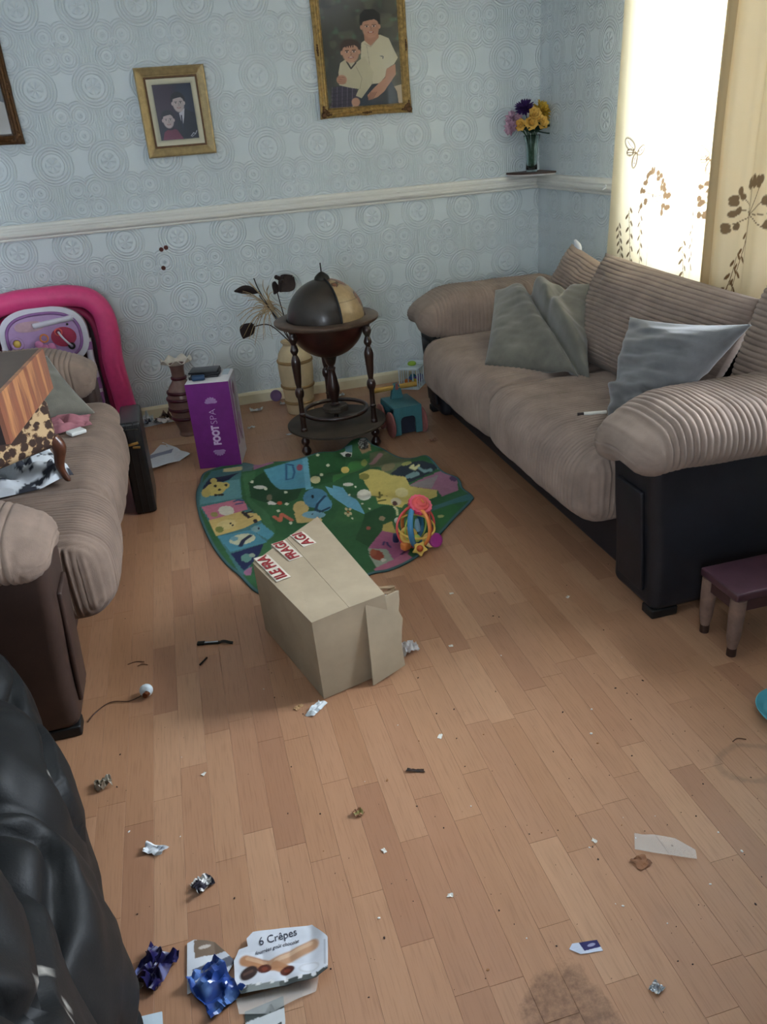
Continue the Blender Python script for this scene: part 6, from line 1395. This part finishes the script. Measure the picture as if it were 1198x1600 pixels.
# ------------------------------------------------------------------ black leather armchair
LEATH = M('worn_black_leather', (255, 255, 255), .56, attr='paint', var=.18, vscale=9, bump=.14, bscale=240, spec=.22)
ac = thing('leather_armchair', 'worn black leather armchair in the near left corner', 'armchair', (-2.85, -3.55, 0))
axd = Vector((.30, -.954, 0)).normalized(); rgt = Vector((.954, .30, 0)).normalized()
LB = np.array(S(15, 17, 18))
def loaf(c0, c1, hw, z0, z1, lumps, nm, seed, bulge=.12, n1=170, n2=110, wear=(), pw=2.7, taper=None, wr=.012):
    """puffy upholstered roll from c0 to c1"""
    c0, c1 = np.array(c0, float), np.array(c1, float); L = np.linalg.norm(c1-c0); d = (c1-c0)/L; s = np.array((d[1], -d[0]))*-1
    tt = np.linspace(-pi/2, pi/2, n1); ss = np.linspace(0, 2*pi, n2, endpoint=False)
    # ends rounded like a superellipse
    u = np.sign(np.sin(tt))*(np.abs(np.sin(tt))**.75); k = np.maximum(np.cos(tt), 1e-3)**.42
    U, A = np.meshgrid(u, ss, indexing='ij'); K_ = np.repeat(k[:, None], n2, 1)
    ca = np.sign(np.cos(A))*np.abs(np.cos(A))**(2/pw); sa = np.sign(np.sin(A))*np.abs(np.sin(A))**(2/pw)
    lam = 1+bulge*(np.sqrt(np.abs(np.sin(pi*(lumps*(U+1)/2))))-.75)*(sa > -.6)
    along = U*L/2; lat = hw*ca*K_*lam*(1 if taper is None else taper(U, sa)); zz = (z1+z0)/2+(z1-z0)/2*sa*(.25+.75*K_)*np.where(sa > 0, lam, 1)
    P = np.zeros(U.shape+(3,)); m = (c0+c1)/2
    P[..., 0] = m[0]+d[0]*along+s[0]*lat; P[..., 1] = m[1]+d[1]*along+s[1]*lat; P[..., 2] = zz
    nr = np.stack([s[0]*ca, s[1]*ca, sa], -1)
    w_ = wr*(.8*vnoise(P*np.array([1, 1, .7]), 7, seed)+.35*vnoise(P, 19, seed+1)-1.6*np.exp(-(vnoise(P*np.array([1.0, 1.0, 1.0]), 6, seed+2)/.07)**2)*(vnoise(P, 4, seed+8) > -.1))
    P = P+nr*w_[..., None]; P[..., 2] = np.maximum(P[..., 2], .012)
    col = np.repeat(LB[None], n1*n2, 0)
    Q = P.reshape(-1, 3)
    for cx, cy, cz, r, sd, th in wear:
        g = vnoise(Q*np.array([2.4, 1, 1]), 75, sd)+.8*vnoise(Q, 160, sd+1); dd = np.sqrt(((Q-np.array((cx, cy, cz)))**2).sum(1))/r
        msk = (dd < 1) & (g > th+.5*dd); col[msk] = np.array(S(150, 146, 138))
    idx = np.arange(n1*n2).reshape(n1, n2); nx = np.roll(idx, -1, 1)
    f = np.stack([idx[:-1], nx[:-1], nx[1:], idx[1:]], -1).reshape(-1, 4).tolist()+[tuple(idx[0])[::-1], tuple(idx[-1])]
    return MB().add(Q, f, col=col).build(nm, LEATH, ac, True, world=True)
def P2(v): return (v.x, v.y)
a0 = Vector((-2.80, -2.985, 0)); a1 = Vector((-2.505, -3.97, 0))
loaf(P2(a0), P2(a1), .165, .03, .60, 3.0, 'arm', 3, .20, wr=.02, wear=((-2.585, -3.41, .59, .05, 5, .15), (-2.52, -3.40, .57, .05, 9, .3), (-2.50, -3.50, .5, .03, 4, .3)))
off = -rgt*.72
loaf(P2(a0+off), P2(a1+off), .165, .03, .60, 3.0, 'arm', 8, .16)
sc0 = a0-rgt*.36; sc1 = a1-rgt*.36
loaf(P2(sc0+axd*.02), P2(sc1-axd*.16), .21, .03, .46, 1.0, 'seat', 12, .08)
bk0 = Vector((-2.66, -3.76, 0)); bk1 = Vector((-2.505, -4.47, 0))
loaf(P2(bk0), P2(bk1), .205, .03, .80, 1.0, 'backrest', 17, .05, wr=.02, wear=((-2.36, -3.99, .62, .09, 6, .30), (-2.40, -3.95, .70, .06, 2, .35)), pw=2.6)

# ------------------------------------------------------------------ footstool, blue dish at the right edge
PUW = M('plum_stool_top', (74, 48, 56), .3, var=.15, coat=.2); PLW = M('pale_stool_leg', (118, 94, 82), .6, var=.2, vscale=30)
fs = thing('low_stool', 'low wooden stool with plum top and pale legs at the right edge', 'stool', (-.655, -3.00, 0))
v, f = rbox(.36, .165, .026, .006, 2); MB().add(v, f, xf=T(-.655, -2.995, .200)).build('top', PUW, fs, True, 40, world=True)
MB().add(*box(-.825, -.485, -3.07, -2.92, .150, .187)).build('apron', M('plum_apron', (64, 40, 40), .5), fs, False, world=True)
for x in (-.815, -.495):
    for y in (-3.06, -2.935):
        MB().add(*lathe([(.012, 0), (.012, .02), (.019, .06), (.022, .13), (.022, .187), (.001, .187)], 12), xf=T(x, y, .001)).build('leg', PLW, fs, True, 40, world=True)
        MB().add(*lathe([(.001, 0), (.0135, 0), (.0135, .026), (.001, .026)], 12), xf=T(x, y, 0)).build('leg_tip', M('dark_leg_tip', (52, 30, 20), .6), fs, True, 40, world=True)
bd = thing('blue_dish', 'round turquoise plastic dish on the floor at the right edge', 'dish', (-.835, -3.325, 0))
MB().add(*lathe(smooth_prof([(.001, .004), (.055, .004), (.070, .012), (.082, .022), (.085, .021), (.074, .008), (.060, 0), (.001, 0)], 3), 40, False), xf=T(-.835, -3.325, .001)).build('bowl', M('turquoise_plastic', (70, 150, 164), .4, var=.08), bd, True, world=True)

# ------------------------------------------------------------------ litter
PAP = M('litter_paper', (255, 255, 255), .75, attr='paint', var=.05); FOIL = M('silver_foil', (196, 200, 204), .25, .85, var=.15); GLOSSP = M('printed_film', (255, 255, 255), .28, attr='paint', var=.06, spec=.6)
CLR = bpy.data.materials.new('clear_film'); CLR.use_nodes = True; b = CLR.node_tree.nodes['Principled BSDF']; b.inputs['Base Color'].default_value = (.9, .92, .9, 1); b.inputs['Roughness'].default_value = .15; b.inputs['Alpha'].default_value = .22; b.inputs['Specular IOR Level'].default_value = .9
wht, gry, drk = S(222, 224, 226), S(150, 150, 156), S(36, 34, 44)
# torn snack carton, its film and the pieces round it
cp_ = thing('snack_carton', 'torn flattened white crepe carton with printed rolls on the floor', 'carton', (-2.19, -3.58, 0))
ex = Vector((-2.104+2.262, -3.641+3.629+.02, 0)).normalized()
cxf = T(-2.192, -3.582, .004) @ RZ(-11)
outl = [(-.0819, .0047), (-.0741, .0261), (-.0571, .0308), (-.0609, .0462), (-.0494, .0599), (.0064, .0629), (.0676, .0623), (.0994, .0267), (.1002, -.0412), (.0787, -.0535), (.0123, -.0604), (-.0605, -.0664), (-.0752, -.0367)]
def cfn(x, y): return .004+.006*np.abs(vnoise(np.stack([x, y, 0*x], -1), 22, 3))+.010*sstep(.06, .1, x)+.006*sstep(.0, -.05, y)
bnd = np.array(outl); nr_, na_ = 34, 200; dd = np.r_[0, np.cumsum(np.linalg.norm(np.diff(np.vstack([bnd, bnd[:1]]), axis=0), axis=1))]
tq = np.linspace(0, dd[-1], na_, endpoint=False); qx = np.interp(tq, dd, np.r_[bnd[:, 0], bnd[0, 0]]); qy = np.interp(tq, dd, np.r_[bnd[:, 1], bnd[0, 1]])
R_ = np.linspace(.01, 1, nr_)[:, None]; X = R_*qx[None]; Y = R_*qy[None]; Z = cfn(X, Y)
p = Paint(X, Y, (208, 212, 220)); p.poly([(-.1, -.050), (.0, -.052), (.085, -.043), (.11, -.03), (.11, -.08), (-.1, -.09)], (66, 72, 70)); p.poly([(-.05, -.050), (.01, -.051), (.01, -.064), (-.05, -.066)], (128, 134, 132))
for k in range(6): p.poly([(-.06+.026*k, -.049+.001*k), (-.052+.026*k, -.049+.001*k), (-.052+.026*k, -.055+.001*k), (-.06+.026*k, -.056+.001*k)], (222, 222, 224))
p.line([(-.060, .002), (-.016, -.015)], .022, (178, 128, 92)); p.line([(-.056, .006), (-.02, -.008)], .007, (200, 160, 128)); p.line([(-.006, -.014), (.070, .018)], .024, (182, 140, 108)); p.line([(.0, -.006), (.066, .022)], .008, (204, 170, 140)); p.line([(.0, -.016), (.022, -.028)], .02, (176, 126, 90))
p.ell(-.021, -.020, .013, .010, (84, 34, 24)); p.ell(-.021, -.020, .006, .005, (124, 60, 40)); p.ell(.023, -.030, .014, .010, (74, 28, 20), 25); p.ell(.023, -.030, .006, .004, (120, 56, 38)); p.ell(-.050, -.026, .018, .014, (56, 38, 36), 35); p.line([(-.058, -.028), (-.044, -.022)], .006, (96, 70, 60)); p.ell(.064, -.030, .020, .012, (192, 194, 198)); p.ell(.064, -.030, .016, .009, (210, 213, 220)); p.line([(.094, .02), (.095, -.03)], .004, (160, 164, 172))
idx = np.arange(nr_*na_).reshape(nr_, na_); nx = np.roll(idx, -1, 1); N_ = nr_*na_
q = np.stack([idx[:-1], idx[1:], nx[1:], nx[:-1]], -1).reshape(-1, 4); Pt = np.stack([X, Y, Z], -1).reshape(-1, 3); Pb = Pt-np.array((0, 0, .0012))
MB().add(np.concatenate([Pt, Pb]), q.tolist()+[tuple(idx[0])]+(q[:, ::-1]+N_).tolist()+np.stack([idx[-1], idx[-1]+N_, nx[-1]+N_, nx[-1]], -1).tolist(), xf=cxf, col=np.concatenate([p.c, p.c])).build('card', GLOSSP, cp_, True, 50, world=True)
INK = M('dark_ink', (48, 50, 66), .5)
for txt, sz, px, py, lw, shr in (('6 Crêpes', .024, .001, .0435, .074, 0), ('fourrées goût chocolat', .011, .000, .0225, .086, .3)):
    v, f = text_mesh(txt, sz, 0, None, 'CENTER', .0001, shr); v = np.asarray(v); v[:, 0] *= lw/(v[:, 0].max()-v[:, 0].min())
    a = radians(11); vv = v.copy(); vv[:, 0] = px+v[:, 0]*cos(a)-v[:, 1]*sin(a); vv[:, 1] = py+v[:, 0]*sin(a)+v[:, 1]*cos(a); vv[:, 2] = v[:, 2]+cfn(vv[:, 0], vv[:, 1])+.0008
    MB().add(vv, f, xf=cxf).build('lettering', INK, cp_, False, world=True)
def flat_card(nm, label, pts, z, paintf, mat, cat, seed=0, h=.004):
    """piece of card or film with an irregular outline"""
    c = np.mean(np.array(pts), 0); b_ = np.array(pts)-c; n = 140; loop = np.vstack([b_, b_[:1]]); dd = np.r_[0, np.cumsum(np.linalg.norm(np.diff(loop, axis=0), axis=1))]
    tq = np.linspace(0, dd[-1], n, endpoint=False); qx = np.interp(tq, dd, loop[:, 0]); qy = np.interp(tq, dd, loop[:, 1]); R_ = np.linspace(.02, 1, 22)[:, None]
    X = R_*qx[None]; Y = R_*qy[None]; sc_ = max(dd[-1]/4, .01); Z = .0016+h*np.abs(vnoise(np.stack([X, Y, 0*X], -1), 1.3/sc_, seed))
    p = paintf(X+c[0], Y+c[1]); idx = np.arange(22*n).reshape(22, n); nx = np.roll(idx, -1, 1); N_ = 22*n
    q = np.stack([idx[:-1], idx[1:], nx[1:], nx[:-1]], -1).reshape(-1, 4); Pt = np.stack([X, Y, Z], -1).reshape(-1, 3); Pb = Pt-np.array((0, 0, .0008))
    col = None if p is None else np.concatenate([p.c, p.c])
    o = MB().add(np.concatenate([Pt, Pb]), q.tolist()+[tuple(idx[0])]+(q[:, ::-1]+N_).tolist()+np.stack([idx[-1], idx[-1]+N_, nx[-1]+N_, nx[-1]], -1).tolist(), col=col).build(nm, mat, None, True, 50)
    o.location = (c[0], c[1], z); return tag(o, label, cat)
def pc2(x, y):
    p = Paint(x, y, (206, 210, 216)); p.poly([(-2.345, -3.49), (-2.25, -3.49), (-2.25, -3.535), (-2.345, -3.53)], (118, 100, 84)); p.ell(-2.325, -3.51, .012, .004, (190, 180, 170)); p.poly([(-2.35, -3.552), (-2.27, -3.545), (-2.27, -3.565), (-2.35, -3.575)], (96, 98, 108)); p.poly([(-2.35, -3.58), (-2.29, -3.575), (-2.29, -3.60), (-2.35, -3.60)], (124, 128, 134)); p.ell(-2.356, -3.572, .004, .005, (90, 90, 96)); return p
flat_card('carton_flap', 'narrow torn white and brown carton flap left of the crepe carton', [(-2.358, -3.492), (-2.345, -3.488), (-2.320, -3.497), (-2.305, -3.505), (-2.285, -3.535), (-2.27, -3.56), (-2.29, -3.585), (-2.33, -3.592), (-2.362, -3.598), (-2.360, -3.54)], 0, pc2, PAP, 'carton', 4)
def pc3(x, y): p = Paint(x, y, (64, 70, 68)); p.poly([(-2.30, -3.685), (-2.15, -3.675), (-2.15, -3.80), (-2.30, -3.80)], (206, 210, 212)); p.poly([(-2.25, -3.72), (-2.2, -3.70), (-2.2, -3.72), (-2.24, -3.735)], (60, 66, 64)); return p
flat_card('carton_flap', 'dark green and white carton flap at the bottom edge below the crepe carton', [(-2.262, -3.662), (-2.19, -3.655), (-2.193, -3.70), (-2.20, -3.74), (-2.265, -3.74)], 0, pc3, PAP, 'carton', 6)
flat_card('clear_film', 'strip of clear film sticking out under the crepe carton', [(-2.275, -3.635), (-2.12, -3.640), (-2.13, -3.665), (-2.22, -3.68), (-2.272, -3.665)], .002, lambda x, y: None, CLR, 'film', 8, .008)
def crn(nm, l, c, x, y, sx, sy, h, cols, mat, seed, rz=0, **k): k.setdefault('amp', .3); return crumple(nm, l, c, (x, y, 0), (sx, sy, h), cols, mat, seed, rz, **k)
crn('foil_wrapper', 'crumpled royal blue wrapper against the left end of the crepe carton', 'wrapper', -2.310, -3.602, .070, .095, .020, (S(34, 66, 138), S(84, 118, 176), .30), GLOSSP, 3, .5, n=16)
crn('foil_wrapper', 'crumpled dark navy wrapper by the armchair', 'wrapper', -2.422, -3.528, .060, .075, .034, (S(30, 26, 76), S(96, 104, 150), .42), GLOSSP, 8, -.6, n=16)
crn('paper_scrap', 'small crinkled silver scrap between the armchair and navy wrapper', 'wrapper', -2.468, -3.537, .030, .020, .012, None, FOIL, 11, .2)
crn('paper_scrap', 'pale translucent crumb of film under the silver scrap', 'wrapper', -2.452, -3.556, .02, .014, .008, None, CLR, 12, .8)
def pc4(x, y): return Paint(x, y, (190, 204, 214))
flat_card('paper_sheet', 'pale blue paper corner at the bottom edge beside the armchair', [(-2.462, -3.612), (-2.408, -3.615), (-2.405, -3.69), (-2.465, -3.69)], 0, pc4, PAP, 'paper', 3)
crn('paper_scrap', 'twisted white tissue on the floor right of the armchair', 'tissue', -2.420, -3.235, .055, .026, .016, (S(212, 216, 220), S(166, 172, 180), .4), PAP, 15, -.55)
crn('paper_scrap', 'black and white striped crumpled wrapper on the floor', 'wrapper', -2.320, -3.362, .042, .034, .018, (S(214, 212, 208), S(40, 36, 48), .05), PAP, 18, .6, n=18)
crn('paper_scrap', 'pale dusty clump beside the dark sofa corner', 'litter', -2.545, -2.985, .040, .036, .026, (S(174, 166, 152), S(112, 98, 80), .1), PAP, 21, .3)
crn('paper_scrap', 'white torn paper at the front corner of the carton', 'paper', -1.985, -2.885, .065, .026, .012, (S(206, 212, 214), S(170, 176, 180), .5), PAP, 24, .75)
crn('paper_scrap', 'bunched white tissue under the carton end flap', 'tissue', -1.672, -2.715, .055, .050, .038, (S(198, 196, 196), S(168, 166, 168), .4), PAP, 27, .2)
crn('paper_scrap', 'white tissue tuck behind the torn carton corner', 'tissue', -1.660, -2.44, .060, .045, .035, (S(206, 204, 200), S(176, 174, 172), .4), PAP, 28, .2)
flat_card('clear_wrapper', 'long clear plastic wrapper lying flat on the floor', [(-1.421, -3.568), (-1.400, -3.530), (-1.365, -3.548), (-1.330, -3.575), (-1.308, -3.615), (-1.318, -3.635), (-1.355, -3.612)], 0, lambda x, y: None, CLR, 'wrapper', 6, .012)
def pc5(x, y): p = Paint(x, y, (196, 204, 220)); p.poly([(-1.635, -3.70), (-1.58, -3.70), (-1.58, -3.745), (-1.63, -3.742)], (44, 40, 92)); p.ell(-1.612, -3.735, .008, .003, (150, 150, 180)); return p
flat_card('paper_scrap', 'small white and navy wrapper corner above the floor stain', [(-1.655, -3.730), (-1.645, -3.722), (-1.597, -3.729), (-1.597, -3.752), (-1.640, -3.746)], 0, pc5, PAP, 'wrapper', 5)
crn('foil_scrap', 'tiny silver foil scrap in the lower right of the floor', 'foil', -1.543, -3.846, .022, .020, .010, None, FOIL, 33, .4)
crn('dark_scrap', 'charred twisted scrap in the middle of the floor', 'litter', -1.795, -3.195, .042, .010, .006, (S(36, 26, 22), S(58, 40, 30), .3), PAP, 35, -.35)
crn('brown_scrap', 'small tan food scrap in the middle of the floor', 'litter', -1.96, -3.28, .022, .022, .012, (S(166, 120, 92), S(120, 110, 60), .4), PAP, 36, .4)
crn('brown_scrap', 'flat brown leaf scrap left of the clear wrapper', 'litter', -1.425, -3.60, .032, .030, .006, (S(140, 96, 66), S(110, 74, 52), .3), PAP, 38, .2)
crn('tape_scrap', 'yellowish scrap of tape beside the carton', 'litter', -2.03, -2.86, .028, .014, .004, (S(178, 142, 100), S(164, 126, 88), .3), PAP, 39, .7)
# broken razor-like gadget
rz_ = thing('broken_gadget', 'broken dark metal gadget with silver slot on the floor', 'tool', (-2.23, -2.462, 0), radians(-14))
v, f = rbox(.024, .017, .007, .002, 1); MB().add(v, f, xf=T(-.047, 0, .0045)).build('head', DKM, rz_, True, 40)
v, f = rbox(.052, .012, .005, .0015, 1); MB().add(v, f, xf=T(-.014, -.001, .0035)).build('body', DKM, rz_, True, 40)
MB().add(*box(-.036, .008, -.003, .003, .006, .0068)).build('silver_slot', FOIL, rz_, False)
v, f = sheet(10, 4, lambda U, V: np.stack([.01+.045*U, -.006+.012*V-.006*U, .003+.010*np.sin(pi*U)*(1-U)], -1), .002); MB().add(v, f).build('bent_tail', DKM, rz_, True, 40)
sc2 = MB().add(*tube([(-2.285, -2.565, .004), (-2.262, -2.535, .004)], .003, 6)).build('burnt_stick', BLACKP, None, True, 40); tag(sc2, 'short burnt stick below the broken gadget', 'stick')
# plug with brown wire
pl = thing('light_fitting', 'white light fitting with thin brown wire by the left sofa', 'fitting', (-2.437, -2.66, 0))
MB().add(*lathe(smooth_prof([(.001, -.016), (.013, -.015), (.018, -.006), (.018, .006), (.012, .012)], 3), 18), xf=T(-2.440, -2.655, .0185) @ RZ(-25) @ RX(62)).build('body', WHP, pl, True, 50, world=True)
MB().add(*lathe([(.001, 0), (.009, 0), (.008, .018), (.001, .018)], 14), xf=T(-2.436, -2.664, .016) @ RZ(-25) @ RX(80)).build('socket', M('copper_cap', (110, 62, 34), .4, .5), pl, True, 40, world=True)
MB().add(*tube(catmull([(-2.452, -2.662, .010), (-2.49, -2.668, .004), (-2.53, -2.655, .004), (-2.555, -2.66, .004), (-2.585, -2.69, .003), (-2.60, -2.72, .003)], 6), .0016, 6), ).build('wire', M('brown_wire', (66, 36, 22), .5), pl, True, world=True)
# paper sheet and rubbish behind the sofa end
def pc6(x, y): p = Paint(x, y, (214, 216, 218)); p.poly([(-2.45, -.66), (-2.32, -.60), (-2.33, -.66), (-2.45, -.73)], (140, 142, 160)); return p
flat_card('paper_sheet', 'creased white paper sheet on the floor behind the black case', [(-2.435, -.86), (-2.405, -.865), (-2.236, -.750), (-2.30, -.60), (-2.372, -.47), (-2.44, -.66)], 0, pc6, PAP, 'paper', 7, .022)
def pc7(x, y): p = Paint(x, y, (222, 226, 230)); return p
flat_card('paper_sheet', 'white paper under the rubbish at the foot of the wall', [(-2.49, -.17), (-2.28, -.135), (-2.30, -.04), (-2.48, -.045)], 0, pc7, PAP, 'paper', 9, .004)
for k, (nm, lb, x, y, s_, h, cols, m_) in enumerate((('crumpled_wrapper', 'white crumpled bag on the rubbish by the wall', -2.445, -.075, .055, .055, (S(230, 236, 238), S(190, 204, 206), .3), PAP), ('crumpled_wrapper', 'pale blue and black wrapper on the left of the rubbish', -2.455, -.13, .05, .03, (S(150, 166, 186), S(50, 56, 72), .3), GLOSSP),
    ('crumpled_wrapper', 'dark brown crumpled packet at the back of the rubbish', -2.35, -.065, .075, .040, (S(74, 46, 38), S(128, 96, 76), .25), GLOSSP), ('crumpled_wrapper', 'black and white food tray in the rubbish', -2.375, -.125, .085, .022, (S(216, 212, 212), S(44, 42, 46), .2), PAP), ('crumpled_wrapper', 'small brown twist at the right end of the rubbish', -2.31, -.11, .04, .02, (S(96, 66, 54), S(170, 150, 130), .3), PAP))):
    o = crn(nm, lb, 'wrapper', x, y, s_, s_*.7, h, cols, m_, 50+k, k*.9, n=16); o.location.z = .006
flat_card('card_sheet', 'thin tan card lying flat between the vase and the paper sheet', [(-2.43, -.545), (-2.20, -.56), (-2.20, -.43), (-2.435, -.43)], 0, lambda x, y: Paint(x, y, (186, 150, 120)), PAP, 'card', 9, .002)
# white plastic shards and scraps near the wall
for k, (lb, x, y, sx, sy, h, rz) in enumerate((('curved clear plastic shard on the floor between carton and wall', -1.835, -.175, .075, .03, .022, .1), ('small white shard nearest the foot spa box', -1.895, -.46, .04, .02, .012, .4), ('white shard beside the mauve lid', -1.675, -.13, .035, .02, .018, .2), ('silver shard in front of the cream vase', -1.60, -.16, .045, .03, .018, -.2), ('white shard near the globe leg', -1.60, -.26, .035, .02, .012, .5), ('white shard under the globe stand', -1.33, -.13, .055, .03, .015, .3), ('small white chip beside the globe shelf', -1.72, -.66, .03, .02, .008, .1), ('pinkish scrap beside the trolley wheel', -1.06, -1.08, .045, .03, .012, .2))):
    crn('plastic_shard', lb, 'shard', x, y, sx, sy, h, (S(210, 212, 210), S(150, 150, 150), .35) if k != 7 else (S(168, 126, 104), S(150, 108, 88), .3), PAP, 70+k, rz)
# rolled cigarette on the window sofa
rc = thing('rolled_cigarette', 'white rolled cigarette with a burnt end on the window sofa seat', 'cigarette', (-.86, -2.20, .473))
for nm, a, b_, r, m_ in (('paper', (-.868, -2.25, .4765), (-.795, -2.275, .479), .0065, M('cigarette_paper', (226, 222, 212), .8)), ('burnt_end', (-.888, -2.243, .476), (-.868, -2.25, .4765), .0055, DLEAF)):
    MB().add(*tube([a, b_], r, 10)).build(nm, m_, rc, True, 40, world=True)
# crumbs and grit scattered over the laminate
rr = random.Random(21); mbs = [MB(), MB(), MB()]; 
for k in range(620):
    x = -2.55+1.95*rr.random(); y = -3.95+3.0*rr.random()**1.0
    if y > -2.34 and x > -2.26: continue
    t = 0 if rr.random() < .84 else (1 if rr.random() < .6 else 2)
    if rr.random() < .45: x = min(-.75, -1.3+.4*rr.gauss(0, 1)); y = -3.5+.3*rr.gauss(0, 1)
    if -2.05 < x < -1.72 and y > -2.86: continue
    s_ = (.0011 if t == 0 else .0016)*(.6+1.5*rr.random()**3); v, f = ball(s_, 4, 5, 1+rr.random()*.9, 1, .6); mbs[t].add(v, f, xf=T(x, y, s_*.5) @ RZ(rr.uniform(0, 180)))
for mb, nm, m_, lb in zip(mbs, ('dark_crumbs', 'pale_crumbs', 'brown_crumbs'), (DLEAF, PLAIN, M('tan_crumb', (150, 106, 70), .9)), ('dark crumbs and grit scattered over the laminate floor', 'pale crumbs scattered over the laminate floor', 'tan crumbs scattered over the laminate floor')):
    o = mb.build(nm, m_, None, False); tag(o, lb, 'crumbs'); o['kind'] = 'stuff'
FLK = ['tiny white flake on the floor between carton and window sofa, the one nearer the sofa', 'tiny white flake on the floor right of the carton front', 'tiny white flake above the navy wrapper corner', 'tiny white flake just right of the carton end flap', 'tiny white flake above the striped crumpled wrapper', 'tiny white flake right of the striped crumpled wrapper', 'tiny white flake above the crepe carton', 'tiny white flake close to the black foot of the window sofa']
for k, (x, y, s_) in enumerate(((-1.445, -2.46, .006), (-1.70, -3.10, .007), (-1.49, -3.52, .005), (-1.545, -2.74, .005), (-2.30, -3.03, .005), (-1.93, -3.40, .005), (-1.83, -3.55, .005), (-1.10, -2.62, .006))):
    o = crumple('paper_flake', FLK[k], 'flake', (x, y, 0), (s_*2.4, s_*1.6, .003), (S(220, 218, 210), S(190, 186, 176), .3), PAP, 90+k, k, n=5, group='white flakes on the floor')
for k, (x, y, l) in enumerate(((-2.50, -2.48, .05), (-2.47, -2.50, .03), (-1.03, -3.36, .035))):
    P_c = catmull([(x, y, .002), (x+l*.5, y+.006, .002), (x+l, y-.004, .002)], 5)
    o = MB().add(*tube(P_c, .0013, 5)).build('bent_wire', M('brown_twist', (84, 54, 34), .6), None, True, 60); tag(o, ('thin brown twist of wire right of the left sofa, the longer one', 'thin brown twist of wire right of the left sofa, the shorter one', 'thin dark hair-like twist near the blue dish')[k], 'wire')

# ------------------------------------------------------------------ pieces of parts hang under their part
def nest(thing_name, child, part, pair=False):
    for root in [o for o in C.objects if o.parent is None and o.name.split('.')[0] == thing_name]:
        ks = sorted([o for o in root.children if o.name.split('.')[0] in (child if isinstance(child, tuple) else (child,))], key=lambda o: o.name)
        ps = sorted([o for o in root.children if o.name.split('.')[0] == part], key=lambda o: o.name)
        if not ps: continue
        for i, o in enumerate(ks): o.parent = ps[min(i, len(ps)-1)] if pair else ps[0]
nest('foot_spa_box', ('lettering', 'shell_emblem'), 'front_print'); nest('cardboard_carton', 'lettering', 'tape_strip', True); nest('snack_carton', 'lettering', 'card')
nest('low_stool', 'leg_tip', 'leg', True); nest('framed_photograph', ('corner_ornament', 'side_ornament', 'inner_slip'), 'frame')
nest('baby_walker', ('tray_trim', 'tray_inset', 'roller', 'window_panel', 'red_heart_panel', 'ring', 'loop_handle', 'bear_toy', 'bear_nose', 'dial', 'dial_knob', 'button'), 'tray'); nest('baby_walker', 'inner_rim', 'bumper'); nest('baby_walker', 'leg_band', 'tray_leg')
nest('globe_stand', ('cap', 'meridian_strap', 'spindle'), 'upper_hemisphere'); nest('globe_stand', 'hub_support', 'hub'); nest('toy_trolley', 'post_tip', 'handle_post'); nest('toy_trolley', 'dark_panel', 'front_panel')
nest('ruffled_vase', ('band', 'ruffled_rim'), 'body'); nest('tall_cream_vase', 'band', 'body'); nest('toy_crate', 'lime_knob', 'lid'); nest('activity_ball', ('gear_face', 'button'), 'gear_disc'); nest('activity_ball', 'ring_face', 'ring'); nest('activity_ball', 'flower_centre', 'flower')
nest('instrument_case', ('latch', 'handle', 'seam'), 'shell'); nest('corduroy_sofa', 'arm_facing', 'arm', True); nest('curtain', ('turned_hem', 'ring'), 'fabric'); nest('broken_gadget', 'silver_slot', 'body'); nest('blue_tube', 'cap', 'body'); nest('light_fitting', 'socket', 'body')
